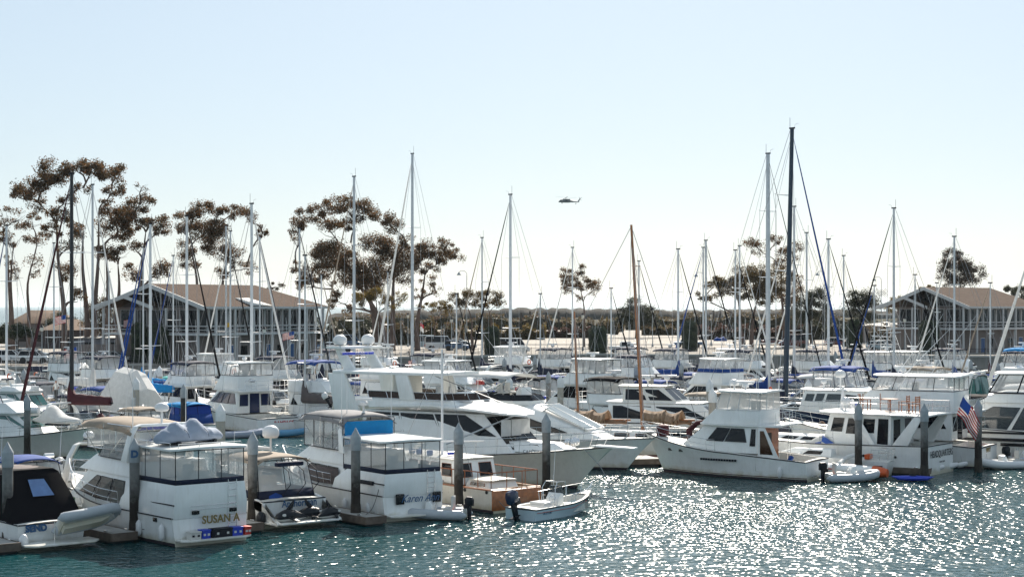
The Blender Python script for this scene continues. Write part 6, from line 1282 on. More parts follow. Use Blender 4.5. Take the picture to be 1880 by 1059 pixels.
M_wall = mat('clubhouse_taupe_stucco', (.2, .17, .16), .9, noise=.12, ns=.6, bump=.1); M_side = mat('dark_siding', (.06, .045, .045), .85, noise=.2, ns=2); M_ctrim = mat('clubhouse_trim', (.5, .5, .5), .6, noise=.08); M_bdoor = mat('blue_door', (.02, .08, .22), .5)
M_curtain = mat('curtain_behind_glass', (.3, .26, .2), .9, noise=.2)
def roof_face(t, P, name='roof', th=.18):
    P = [Vector(p) for p in P]; n = (P[1]-P[0]).cross(P[-1]-P[0]).normalized()
    if n.z < 0: n = -n
    mb = MB(); mb.rings([P, [p-n*th for p in P]]); o = mb.build(name, [M_shing], t); me = o.data; uv = me.uv_layers.new(name='UVMap')
    ux = (P[1]-P[0]).normalized(); uy = n.cross(ux)
    for lp in me.loops: c = me.vertices[lp.vertex_index].co-P[0]; uv.data[lp.index].uv = (c.dot(ux), c.dot(uy))
    return o
def clubhouse(lb, px, D, al, lx, ly, zr, doors, hip=3.5):
    p = A(px, D, G); t = thing('clubhouse', lb, 'building', p, R(al)); e = 10.0-G; r = zr-G; ov = 1.3; fl = 4.15
    b = MB(); b.box((0, 0, 0), (lx, ly, fl)); b.build('ground_floor_wall', M_wall, t)
    b = MB(); b.box((.3, .3, fl), (lx-.3, ly-.3, e-.15)); b.build('upper_floor_wall', M_wall, t)
    b = MB(); b.rings([[(.35, .4, e-.2), (.35, ly-.4, e-.2), (.35, ly/2, r-.35)], [(.6, .4, e-.2), (.6, ly-.4, e-.2), (.6, ly/2, r-.35)]]); b.build('gable_wall', M_side, t)
    yo = -ov; z0 = e-.05
    A0 = (-ov-1.2, yo, z0); A1 = (lx+ov, yo, z0); B0 = (-ov-1.2, ly+ov, z0); B1 = (lx+ov, ly+ov, z0); R0 = (-ov-1.2, ly/2, r); R1 = (lx-hip, ly/2, r)
    roof_face(t, [A0, A1, R1, R0]); roof_face(t, [B1, B0, R0, R1]); roof_face(t, [A1, B1, R1])
    for a_, b_ in ((A0, R0), (B0, R0)):
        a_, b_ = Vector(a_), Vector(b_); MB().rings([[a_+Vector((-.12, 0, -.55)), a_+Vector((.0, 0, -.55)), a_+Vector((0, 0, .05)), a_+Vector((-.12, 0, .05))], [b_+Vector((-.12, 0, -.55)), b_+Vector((0, 0, -.55)), b_+Vector((0, 0, .05)), b_+Vector((-.12, 0, .05))]]).build('barge_board', M_ctrim, t)
    # second nested gable on the left half, a step lower
    if True:
        g0, g1, gr = Vector((-2.6, ly*.45, z0)), Vector((-2.6, ly+ov+.8, z0)), Vector((-2.6, ly*.76, r-1.6))
        for a_ in (g0, g1): MB().rings([[a_+Vector((-.12, 0, -.45)), a_+Vector((0, 0, -.45)), a_+Vector((0, 0, .05)), a_+Vector((-.12, 0, .05))], [gr+Vector((-.12, 0, -.45)), gr+Vector((0, 0, -.45)), gr+Vector((0, 0, .05)), gr+Vector((-.12, 0, .05))]]).build('barge_board', M_ctrim, t)
        roof_face(t, [g0, g0+Vector((6, 0, 0)), gr+Vector((6, 0, 0)), gr]); roof_face(t, [g1, g1+Vector((6, 0, 0)), gr+Vector((6, 0, 0)), gr])
    MB().box((-ov-1.2, yo-.06, z0-.3), (lx+ov, yo-.003, z0+.0)).build('fascia', M_ctrim, t)
    for k in range(int(lx/1.1)): MB().box((k*1.1, yo+.02, z0-.42), (k*1.1+.18, .3, z0-.2)).build('rafter_tail', M_ctrim, t)
    # balcony deck, posts, spandrels and glazing along the long side
    MB().box((-2.4, -1.3, fl-.28), (lx+.2, .0, fl+.02)).build('balcony_deck', M_ctrim, t)
    MB().box((-2.4, .0, fl-.28), (-.003, ly, fl+.02)).build('balcony_deck', M_ctrim, t)
    nb = max(4, int(lx/3.9)); w_ = lx/nb
    for k in range(nb+1):
        x = k*w_; MB().box((x-.14, -1.28, 0), (x+.14, -1.0, z0-.25)).build('post', M_ctrim, t)
        MB().box((x-.12, .16, fl+.02), (x+.12, .29, e-.2)).build('mullion', M_ctrim, t)
    def glaz(x0, y0, x1, y1, nv, hz=(fl+.95, e-.55)):
        a_, b_ = Vector((x0, y0, 0)), Vector((x1, y1, 0)); d = (b_-a_).normalized(); nn = Vector((d.y, -d.x, 0))
        q = [a_+Vector((0, 0, hz[0])), b_+Vector((0, 0, hz[0])), b_+Vector((0, 0, hz[1])), a_+Vector((0, 0, hz[1])), tuple(nn)]
        window(t, q, (.02, .98, 0, 1), M_glass, M_ctrim, fw=.1, out=.05)
        q2 = [a_+Vector((0, 0, fl+.2)), b_+Vector((0, 0, fl+.2)), b_+Vector((0, 0, fl+.8)), a_+Vector((0, 0, fl+.8)), tuple(nn)]
        window(t, q2, (.02, .98, 0, 1), M_glass, M_ctrim, fw=.1, out=.05)
        for u in (.33, .66): p_ = a_.lerp(b_, u)+nn*.06; MB().box((p_.x-.04, p_.y-.04, hz[0]), (p_.x+.04, p_.y+.04, hz[1])).build('mullion', M_ctrim, t)
        c0, c1 = a_.lerp(b_, .1)+nn*.02, a_.lerp(b_, .35)+nn*.02
    for k in range(nb): glaz(k*w_+.3, .3, (k+1)*w_-.3, .3, 3)
    for k in range(3): glaz(.3, ly-.8-k*(ly-1)/3, .3, ly-.8-(k+1)*(ly-1)/3+.5, 2)
    q = [(.34, ly/2+ly*.3, e-.1), (.34, ly/2-ly*.3, e-.1), (.34, ly/2-ly*.3, r-.6), (.34, ly/2+ly*.3, r-.6), (-1, 0, 0)]
    window(t, q, [(.08, .06), (.46, .06), (.46, .82), (.08, .2)], M_glass, M_ctrim, fw=.12, out=.08, name='gable_window'); window(t, q, [(.54, .06), (.92, .06), (.92, .2), (.54, .82)], M_glass, M_ctrim, fw=.12, out=.08, name='gable_window')
    for x in (-2.3, ): 
        for y in (0, ly*.33, ly*.66, ly): MB().box((x-.13, y-.13, 0), (x+.13, y+.13, z0-.2)).build('post', M_ctrim, t)
    for z in (fl+.45, fl+1.0):
        MB().box((-2.38, -1.28, z), (lx+.1, -1.22, z+.09)).build('balcony_rail', M_ctrim, t); MB().box((-2.38, -1.2, z), (-2.32, ly, z+.09)).build('balcony_rail', M_ctrim, t)
    for x in doors: MB().box((x, -.06, 0), (x+1.1, .02, 2.4)).build('door', M_bdoor, t); MB().box((x-.1, -.03, -.0), (x+1.2, .01, 2.5)).build('door_frame', M_ctrim, t)
    for x in doors: MB().box((x+2.4, -.05, 1.0), (x+3.8, .01, 2.3)).build('ground_window', M_glass, t)
    return t
c1 = clubhouse('two storey clubhouse with brown shingle roof and skylight panel among the left masts', 385, 233, 58, 23.6, 18, 13.15, (4, 12, 17))
sk_ = MB(); sk_.add([(7, -1.42, 10.0-G+.05), (11.5, -1.42, 10.0-G+.05), (10.6, 2.2, 10.0-G+1.1), (7.8, 2.2, 10.0-G+1.1)], [(0, 1, 2, 3)]); o = sk_.build('skylight_panel', M_cwhite, c1); s_ = o.modifiers.new('s', 'SOLIDIFY'); s_.thickness = .1; s_.offset = 1
MB().lathe([(.3, 0), (.36, .3), (.3, .6)], 10, (2.0, -1.6, 5.0)).build('yellow_lantern', M_yel, c1)
clubhouse('two storey clubhouse with sandy shingle roof at the right side behind the masts', 1783, 287, 42, 20, 15.5, 13.3, (3, 9, 15), hip=2)
def hut(lb, px, D, rz, lx, ly, hh, rh, m=M_wall, rm=None):
    t = thing('low_building', lb, 'building', A(px, D, G), R(rz)); MB().box((0, 0, 0), (lx, ly, hh)).build('wall', m, t)
    MB().rings([[(-.6, -.6, hh), (lx+.6, -.6, hh), (lx+.6, ly+.6, hh), (-.6, ly+.6, hh)], [(ly*.4, ly/2-.1, hh+rh), (lx-ly*.4, ly/2-.1, hh+rh), (lx-ly*.4, ly/2+.1, hh+rh), (ly*.4, ly/2+.1, hh+rh)]]).build('roof', rm or M_shing2, t)
    for k in range(3): MB().box((lx*(.15+.28*k), -.05, 1), (lx*(.15+.28*k)+1.3, .02, 2.3)).build('window', M_glass, t)
    MB().box((lx*.88, -.05, 0), (lx*.88+1, .02, 2.1)).build('door', M_bdoor, t); return t
M_shing2 = mat('old_brown_roof', (.13, .08, .05), .95, noise=.4, ns=.5, bump=.4, bs=2)
hut('low building with a rounded brown roof behind the left car park', 18, 330, 5, 12, 8, 4.5, 2.6); hut('dark low building right behind the brown roofed one', 75, 318, 0, 9, 8, 3.4, 2.0, M_side)
hut('grey maintenance building left of the right clubhouse', 1590, 370, 0, 13, 8, 3.6, .6, M_wall, M_kerb); hut('low grey storage building beside the left clubhouse gable', 130, 262, 5, 14, 6, 3.0, .25, mat('blue_grey_siding', (.16, .17, .2), .85, noise=.1, ns=1), M_kerb)
# slatted screen fence, each board a part
fn = thing('screen_fence', 'slatted blue grey screen fence beside the left clubhouse', 'fence', A(148, 240, G), R(8))
for k in range(36): MB().box((k*.26, -.03, .05), (k*.26+.2, .03, 2.5)).build('slat', M_wall, fn)
for z in (.5, 2.2): MB().box((0, .035, z), (9.4, .09, z+.12)).build('rail', M_wall, fn)
# ---------------------------------------------------------------- quay railings
def railing(lb, a, b):
    t = thing('quay_railing', lb, 'railing', (0, 0, 0)); P = [Vector((*A(px, D+.4).xy, G+.06)) for px, D in [a]+[q for q in QL if a[0] < q[0] < b[0]]+[b]]
    pk = MB(); po = []
    for p, q in zip(P, P[1:]):
        L = (q-p).length; n = int(L/.16)
        for k in range(n): c = p.lerp(q, k/n); pk.box((c.x-.012, c.y-.012, c.z+.1), (c.x+.012, c.y+.012, c.z+1.05))
        for k in range(int(L/2.4)+1): c = p.lerp(q, k*2.4/L); po.append(c)
    pk.build('pickets', M_trim, t)['kind'] = 'stuff'
    me = MB().box((-.035, -.035, 0), (.035, .035, 1.2)).mesh('post', M_trim)
    for c in po: link('post', me, t, c)
    for z in (.1, 1.05): MB().tube([p+Vector((0, 0, z)) for p in P], .022, 4).build('rail', M_trim, t)
def qd(px):
    for (a, d), (b, e) in zip(QL, QL[1:]):
        if a <= px <= b: return lerp(d, e, (px-a)/(b-a))
railing('thin dark railing along the quay below the left parked cars', (20, qd(20)), (390, qd(390))); railing('thin dark railing along the quay in the middle below the parked vans', (560, qd(560)), (1090, qd(1090))); railing('thin dark railing along the quay on the right below the pickup trucks', (1125, qd(1125)), (1900, qd(1900)))
# ---------------------------------------------------------------- foliage
def leafmat(name, cols, tr=.5):
    m = bpy.data.materials.new(name); m.use_nodes = True; n = m.node_tree.nodes; l = m.node_tree.links; b = n['Principled BSDF']; g = n.new('ShaderNodeNewGeometry'); r = n.new('ShaderNodeValToRGB')
    e = r.color_ramp.elements; e[0].color = (*cols[0], 1); e[1].color = (*cols[-1], 1); e[1].position = .95
    for k, c in enumerate(cols[1:-1]): x = e.new((k+1)/(len(cols)-1)*.95); x.color = (*c, 1)
    l.new(g.outputs['Random Per Island'], r.inputs[0]); l.new(r.outputs[0], b.inputs['Base Color']); b.inputs['Roughness'].default_value = .55
    t = n.new('ShaderNodeBsdfTranslucent'); l.new(r.outputs[0], t.inputs[0]); mx = n.new('ShaderNodeMixShader'); mx.inputs[0].default_value = tr; l.new(b.outputs[0], mx.inputs[1]); l.new(t.outputs[0], mx.inputs[2]); l.new(mx.outputs[0], n['Material Output'].inputs[0]); return m
L_gum = leafmat('gum_leaves', [(.035, .028, .016), (.07, .05, .022), (.13, .055, .02), (.045, .045, .022), (.19, .085, .025)]); L_gumd = leafmat('gum_leaves_dark', [(.018, .016, .012), (.03, .026, .016), (.07, .03, .014)])
L_yel = leafmat('yellow_green_leaves', [(.1, .07, .015), (.2, .13, .02), (.06, .06, .02), (.14, .08, .02)]); L_fic = leafmat('ficus_leaves', [(.05, .04, .015), (.13, .08, .02), (.1, .06, .02), (.04, .04, .018)]); L_dk = leafmat('dark_green_leaves', [(.015, .02, .012), (.03, .035, .018), (.045, .045, .02)])
L_cyp = leafmat('cypress_leaves', [(.008, .02, .008), (.018, .035, .014), (.03, .045, .016)], .15); L_hed = leafmat('hedge_leaves', [(.05, .05, .02), (.1, .08, .03), (.16, .08, .04)]); L_red = leafmat('red_hedge_leaves', [(.07, .03, .025), (.12, .05, .04), (.05, .04, .02)])
M_bark = mat('gum_bark', (.13, .09, .075), .9, noise=.4, ns=.8); M_barkd = mat('dark_bark', (.05, .038, .03), .95, noise=.3)
def leaf_cloud(vs, fs, c, rx, ry, rz, n, sz, r_, shell=.5, droop=True, asp=2.4, clumps=None):
    k = clumps or max(6, int(n*leafk/90)); cs = []
    for _ in range(k):
        while True:
            v = Vector((r_.uniform(-1, 1), r_.uniform(-1, 1), r_.uniform(-1, 1)))
            if .05 < v.length < 1: break
        v = v.normalized()*(v.length**shell); cs.append((c+Vector((v.x*rx, v.y*ry, v.z*rz)), r_.uniform(.6, 1.3)))
    cr = max(.4, min(rx, rz)*.62)
    for _ in range(n):
        q, s = cs[int(r_.random()*k)]; d = Vector((r_.gauss(0, .72), r_.gauss(0, .72), r_.gauss(0, .5)))
        if d.length > 1.25: d *= r_.uniform(.4, 1.2)/d.length
        d *= cr*s; p = q+d
        a = Vector((r_.uniform(-1, 1), r_.uniform(-1, 1), r_.uniform(-1.3, .5) if droop else r_.uniform(-1, 1))).normalized(); b = a.cross(Vector((r_.uniform(-1, 1), r_.uniform(-1, 1), r_.uniform(-1, 1)))).normalized()
        u = a*sz*r_.uniform(.6, 1.3)*.5; w_ = b*sz/asp*r_.uniform(.6, 1.2)*.5; o = len(vs)
        vs += [p-u, p+w_-u*.1, p+u, p-w_-u*.1]; fs.append((o, o+1, o+2, o+3))
leafk = .6
def tree(lb, bpx, D, blobs, lm=None, leaf=.42, dens=1., seed=1, trunk=.38, bark=None, stems=None, base=None, cat='tree', name='tree', zb=G, asp=2.4, group='trees between the car park and the sea', droop=True, fork=.3, limbr=1, shell=.5):
    r_ = random.Random(seed); base = A(bpx, D, zb); t = thing(name, lb, cat, base, 0, group); px1 = D/F; vs = []; fs = []
    stems = stems or [bpx]; wood = MB(); ww = []
    roots = [A(s, D+r_.uniform(-1, 1), zb)-base for s in stems]
    leaf *= .78; nodes = []; bl = []
    for bx, by, rx, ry, *o in blobs:
        dn = o[0] if o else 1.; c = Vector(((bx-940)*px1-base.x, r_.uniform(-.5, .5)*rx*px1*1.2+r_.uniform(-1.5, 1.5), Z(by, D)-zb))
        X, Zr = rx*px1*1.12, ry*px1*1.15; n = int(dens*dn*56*X*Zr/(leaf*leaf/asp)*.62); leaf_cloud(vs, fs, c, X, X*.9, Zr, n, leaf, r_, droop=droop, asp=asp, shell=shell); bl.append((c, X, Zr))
    def curve(pts, r0, r1, sides=6):
        sp = []
        for i in range(len(pts)-1):      # Catmull-Rom
            p0, p1, p2, p3 = pts[max(0, i-1)], pts[i], pts[i+1], pts[min(len(pts)-1, i+2)]
            for k in range(4): u = k/4; sp.append(.5*((2*p1)+(p2-p0)*u+(2*p0-5*p1+4*p2-p3)*u*u+(3*p1-p0-3*p2+p3)*u**3))
        sp.append(pts[-1]); nn = len(sp); rr = [lerp(r0, r1, i/(nn-1)) for i in range(nn)]; wood.tube(sp, rr, sides); return list(zip(sp, rr))
    for q in roots:
        mine = [c for c, _, _ in bl if min(roots, key=lambda s: abs(s.x-c.x)) is q] or [bl[0][0]]; cx = sum(c.x for c in mine)/len(mine); hz = max(c.z for c in mine)*.74
        pts = [q, q+Vector(((cx-q.x)*.1+r_.uniform(-.3, .3), 0, hz*.35)), q+Vector(((cx-q.x)*.35+r_.uniform(-.5, .5), 0, hz*.7)), Vector((lerp(q.x, cx, .6)+r_.uniform(-.6, .6), r_.uniform(-.5, .5), hz))]
        nodes += curve(pts, trunk, .07, 8)[4:]
    for c, X, Zr in sorted(bl, key=lambda b: (b[0]-roots[0]).length):
        def cost(nd): d = c-nd[0]; return d.length+max(0, 1.2*abs(d.x)-d.z)*.9+(99 if d.z < .3 and d.length > 3 else 0)
        s, sr = min(nodes, key=cost); d = c-s; m1 = s+Vector((d.x*.28, d.y*.3, d.z*.42))+Vector((r_.uniform(-1, 1), 0, r_.uniform(-.5, .5)))*.06*d.length; m2 = s+Vector((d.x*.7, d.y*.7, d.z*.68))+Vector((r_.uniform(-1, 1), 0, r_.uniform(-1, 1)))*.07*d.length
        nw = curve([s, m1, m2, c-Vector((0, 0, Zr*.2))], min(max(sr*.8, trunk*.3), trunk*.5*limbr), .05); nodes += nw[2:]
        for _ in range(6):
            s2, r2 = nw[int(len(nw)*r_.uniform(.45, .98))]; e = c+Vector((r_.uniform(-1, 1)*X, r_.uniform(-1, 1)*X*.6, r_.uniform(-.5, .9)*Zr)); m_ = s2.lerp(e, .5)+Vector((r_.uniform(-.5, .5), 0, r_.uniform(-.6, .1))); wood.tube([s2, m_, e], [r2*.6, r2*.35, .02], 4)
    for q in roots: wood.tube([q-Vector((0, 0, .4)), q, q+Vector((r_.uniform(-.2, .2), 0, 2.5))], [trunk*1.25, trunk*1.1, trunk*.75], 8)
    wood.build('trunk', bark or M_bark, t, ang=70); me = bpy.data.meshes.new('crown'); me.from_pydata([tuple(v) for v in vs], [], fs); me.materials.append(lm or L_gum); link('crown', me, t); return t
# crowns are placed clump by clump: (column, row, half width, half height[, density])
tree('tall leaning gum tree with a wide layered crown behind the black mast', 165, 262, [(95, 315, 28, 16, 1.3), (135, 306, 22, 12, 1.2), (170, 312, 26, 13, 1.1), (212, 320, 26, 14, 1), (55, 345, 26, 16, 1), (35, 355, 14, 14, .8), (90, 335, 26, 14, 1), (118, 362, 18, 12, .6), (150, 342, 14, 10, .6), (75, 375, 18, 10, .5), (205, 345, 20, 12, .7), (110, 400, 22, 13, .9), (140, 425, 16, 14, .9), (100, 425, 16, 12, .8), (130, 455, 14, 12, .5), (120, 500, 16, 16, .7), (140, 545, 18, 10, .6)], leaf=.5, seed=2, trunk=.55, stems=[160, 172, 118])
tree('broad gum tree with hanging clumps between the blue wrapped mast and black mast', 205, 268, [(200, 400, 26, 16, 1.3), (235, 385, 20, 14, 1.1), (255, 372, 22, 13, 1), (283, 405, 20, 13, 1), (300, 425, 12, 10, .9), (210, 425, 24, 14, 1.4), (250, 410, 18, 12, .8), (195, 465, 20, 12, .9), (225, 470, 16, 13, .9), (250, 455, 14, 10, .7), (240, 500, 14, 14, .8), (290, 500, 16, 12, .6), (305, 490, 14, 10, .6), (190, 375, 14, 10, .6), (265, 345, 14, 6, .15)], leaf=.5, seed=5, trunk=.6, stems=[200, 212, 255])
tree('slender gum trees with thin sparse crowns at the left edge', 25, 285, [(8, 400, 14, 24, .35), (30, 400, 14, 16, .3), (60, 405, 16, 12, .5), (65, 440, 16, 14, .5), (25, 440, 14, 10, .6), (5, 440, 8, 14, .4), (60, 480, 12, 12, .3), (30, 500, 10, 18, .2), (62, 500, 8, 12, .3), (10, 480, 8, 20, .3)], leaf=.48, seed=9, trunk=.42, stems=[18, 52, 24])
tree('gum tree with rounded clumps rising behind the left clubhouse roof', 375, 285, [(345, 392, 22, 12, .8), (372, 385, 20, 12, 1), (400, 382, 16, 10, .9), (430, 388, 18, 12, .9), (455, 395, 14, 12, .7), (375, 425, 24, 18, 1.3), (350, 415, 16, 12, 1), (395, 420, 18, 14, 1.2), (340, 455, 16, 12, .8), (400, 455, 22, 14, 1), (430, 470, 20, 12, .8), (450, 490, 16, 10, .5), (345, 480, 16, 14, .8), (420, 500, 20, 10, .6), (480, 425, 8, 14, .8), (330, 420, 10, 10, .6), (505, 525, 14, 6, .5)], leaf=.46, seed=12, trunk=.5, stems=[362, 400])
tree('largest gum tree in the middle left with dark and rusty clumps', 700, 300, [(560, 400, 18, 14, .9), (545, 425, 12, 16, .8), (590, 385, 22, 12, 1), (625, 375, 24, 13, 1.1), (665, 385, 24, 15, 1.1), (700, 400, 18, 12, 1), (720, 415, 14, 12, 1), (600, 415, 22, 12, .9), (650, 410, 20, 12, .8), (610, 470, 26, 22, 1.7), (640, 490, 20, 26, 1.7), (585, 480, 14, 18, 1), (690, 450, 24, 15, 1.5), (685, 500, 22, 24, 1.5), (720, 470, 20, 18, 1.3), (740, 500, 18, 18, 1.2), (670, 525, 26, 12, 1.2), (570, 505, 16, 12, .9), (555, 525, 10, 20, .7), (600, 515, 18, 10, .8), (620, 550, 20, 12, .6), (750, 445, 16, 10, .8), (545, 490, 10, 10, .6), (640, 565, 14, 8, .5)], lm=L_gum, leaf=.5, seed=15, trunk=.62, stems=[690, 720, 712])
tree('spreading gum tree with open sinuous limbs right of the tall middle mast', 766, 300, [(790, 455, 16, 13, .7), (810, 465, 18, 12, 1.1), (835, 468, 14, 10, .8), (775, 465, 14, 12, .9), (770, 490, 14, 12, .7), (820, 445, 12, 8, .7), (800, 485, 18, 10, .9), (785, 515, 16, 10, .4), (800, 535, 12, 8, .25), (770, 540, 14, 8, .3), (760, 470, 14, 16, 1)], leaf=.46, seed=18, trunk=.5, stems=[766])
tree('small round tree with bright yellow foliage under the largest gum tree', 682, 262, [(668, 543, 18, 9, 1.5), (690, 540, 18, 9, 1.4), (705, 550, 12, 8, .8), (660, 555, 10, 7, 1), (720, 558, 14, 8, .5), (735, 545, 10, 10, .4)], lm=L_yel, leaf=.3, seed=20, trunk=.32, droop=False, asp=1.8)
tree('low umbrella shaped tree next to the goose neck lamp', 868, 300, [(845, 548, 18, 10, .9), (870, 542, 20, 10, .8), (900, 545, 18, 10, .8), (915, 553, 14, 9, .8), (885, 555, 20, 8, .7), (855, 560, 14, 6, .5)], lm=L_fic, leaf=.34, seed=23, trunk=.2, droop=False, asp=1.8, stems=[868, 885, 895])
tree('low yellowish tree left of the umbrella shaped tree', 795, 310, [(785, 565, 16, 7, .7), (805, 560, 16, 7, .8), (822, 565, 12, 8, .8)], lm=L_yel, leaf=.3, seed=24, trunk=.16, droop=False, asp=1.8)
tree('lone slender tree with a sparse crown behind the thin white mast', 1072, 330, [(1042, 505, 12, 12, .9), (1060, 495, 14, 8, .8), (1050, 520, 14, 10, 1), (1085, 515, 12, 10, .7), (1072, 530, 12, 8, .6), (1090, 530, 9, 10, .6), (1040, 530, 8, 8, .6), (1065, 545, 10, 6, .3)], leaf=.42, seed=28, trunk=.26)
tree('dark bushy evergreen behind the wooden main mast', 1168, 420, [(1165, 560, 12, 10, 1.4), (1150, 575, 14, 10, 1.4), (1185, 575, 14, 12, 1.4), (1168, 585, 22, 12, 1.4), (1200, 590, 12, 8, 1.2), (1140, 588, 12, 8, 1.2)], lm=L_dk, leaf=.5, seed=31, trunk=.3, bark=M_barkd)
tree('wide flat-topped fig tree with a brown gold crown left of the tallest masts', 1373, 330, [(1295, 542, 16, 8, 1.2), (1315, 520, 18, 9, 1.3), (1335, 530, 20, 10, 1.3), (1350, 515, 18, 10, 1.3), (1370, 500, 18, 12, 1.2), (1395, 500, 20, 12, 1.2), (1385, 525, 24, 14, 1.3), (1410, 530, 20, 16, 1.2), (1425, 510, 14, 14, 1), (1360, 540, 20, 8, 1), (1400, 550, 18, 10, 1)], lm=L_fic, leaf=.42, seed=33, trunk=.42, stems=[1365, 1380], droop=False, asp=1.8)
tree('tall thin gum tree showing above the fig tree between the masts', 1440, 345, [(1380, 445, 14, 10, .5), (1395, 455, 14, 12, .4), (1425, 440, 12, 8, .7), (1440, 470, 14, 14, .5), (1450, 495, 12, 14, .5), (1462, 465, 10, 16, .5), (1430, 485, 12, 12, .5), (1460, 520, 12, 20, .6), (1445, 545, 16, 14, .9)], leaf=.45, seed=36, trunk=.4)
tree('dark round tree right of the blue-black mast', 1490, 360, [(1480, 550, 18, 12, 1.3), (1500, 545, 16, 12, 1.3), (1470, 570, 16, 14, 1.2), (1505, 570, 14, 14, 1.3), (1488, 585, 18, 10, 1.2)], lm=L_dk, leaf=.5, seed=38, trunk=.35, bark=M_barkd)
tree('dark tree right of the short thin mast', 1582, 370, [(1575, 545, 14, 12, 1.2), (1590, 550, 14, 14, 1.2), (1565, 565, 12, 12, 1.1), (1600, 560, 12, 16, 1), (1585, 580, 20, 10, 1.2)], lm=L_dk, leaf=.48, seed=40, trunk=.35, bark=M_barkd)
tree('weeping gum tree above the right clubhouse roof', 1765, 345, [(1745, 470, 14, 10, 1), (1765, 480, 18, 14, 1), (1735, 490, 12, 14, .9), (1760, 505, 22, 16, .9), (1790, 505, 16, 14, .8), (1780, 490, 12, 10, .8), (1740, 515, 14, 12, .9)], lm=L_gumd, leaf=.44, seed=42, trunk=.4)
tree('dark tree behind the right clubhouse at the right edge', 1868, 340, [(1860, 535, 14, 8, 1.2), (1875, 540, 14, 10, 1.2), (1885, 550, 12, 12, 1.2)], lm=L_dk, leaf=.48, seed=44, trunk=.35, bark=M_barkd)
tree('orange leaved tree beside the right clubhouse gable', 1660, 345, [(1650, 552, 14, 7, 1), (1668, 560, 14, 8, 1), (1640, 565, 12, 7, 1), (1700, 530, 12, 6, 1)], lm=L_yel, leaf=.4, seed=46, trunk=.3)
tree('small round clipped pine at the far left car park', 30, 245, [(30, 605, 26, 8, 2), (12, 610, 18, 8, 2), (48, 611, 14, 7, 2)], lm=L_cyp, leaf=.26, seed=48, trunk=.25, bark=M_barkd, droop=False, asp=1.7, zb=G)
tree('dark shrub tree leaning on the brown roofed building', 118, 330, [(112, 590, 16, 12, 1.2), (130, 596, 16, 10, 1.2), (95, 600, 14, 8, 1)], lm=L_dk, leaf=.4, seed=49, trunk=.3)
tree('bushy tree left of the clubhouse gable', 190, 275, [(180, 568, 18, 14, .9), (200, 560, 18, 12, .8), (165, 585, 14, 12, .9), (205, 585, 16, 12, 1), (185, 600, 20, 10, 1)], lm=L_fic, leaf=.36, seed=50, trunk=.3)
def cypress(lb, px, D, w_, h_, seed):
    r_ = random.Random(seed); t = thing('clipped_cypress', lb, 'tree', A(px, D, G), 0, 'clipped cypress trees on the quay'); vs = []; fs = []
    for _ in range(int(2600*w_*h_/14)):
        z = r_.random(); an = r_.uniform(0, 6.283); rr = w_/2*(min(1, (1-z)*5+.35)**.6)*(.9+.1*math.sin(z*20+an*3)); p = Vector((rr*math.cos(an)*r_.uniform(.85, 1), rr*math.sin(an)*r_.uniform(.85, 1), z*h_)); a = Vector((r_.uniform(-.6, .6), r_.uniform(-.6, .6), 1)).normalized()*.17; b = Vector((-math.sin(an), math.cos(an), r_.uniform(-.4, .4)))*.07; o = len(vs); vs += [p-a, p+b, p+a, p-b]; fs.append((o, o+1, o+2, o+3))
    me = bpy.data.meshes.new('crown'); me.from_pydata([tuple(v) for v in vs], [], fs); me.materials.append(L_cyp); link('crown', me, t)
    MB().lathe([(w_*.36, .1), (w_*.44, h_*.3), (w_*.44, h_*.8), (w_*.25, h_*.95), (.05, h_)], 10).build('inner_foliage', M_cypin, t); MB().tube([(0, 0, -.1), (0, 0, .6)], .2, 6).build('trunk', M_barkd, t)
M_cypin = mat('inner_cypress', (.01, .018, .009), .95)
for lb, px, D, w_, h_, s in (('clipped dark cypress before the clubhouse, left one of a close pair', 256, 236, 2.6, 5.6, 1), ('clipped dark cypress before the clubhouse, right one of a close pair', 290, 234, 3.4, 5.3, 2), ('clipped dark cypress left of the white van', 903, 275, 2.9, 4.6, 3), ('clipped dark cypress left of the white pickup', 1098, 284, 3.6, 4.6, 4), ('clipped dark cypress under the thin blue furled jib', 1266, 300, 3.2, 5.2, 5), ('clipped dark cypress left of the pale blue off-road car', 1568, 290, 3.2, 5.6, 6), ('clipped dark cypress before the right clubhouse wall', 1705, 284, 4, 5.5, 7)): cypress(lb, px, D, w_, h_, s)
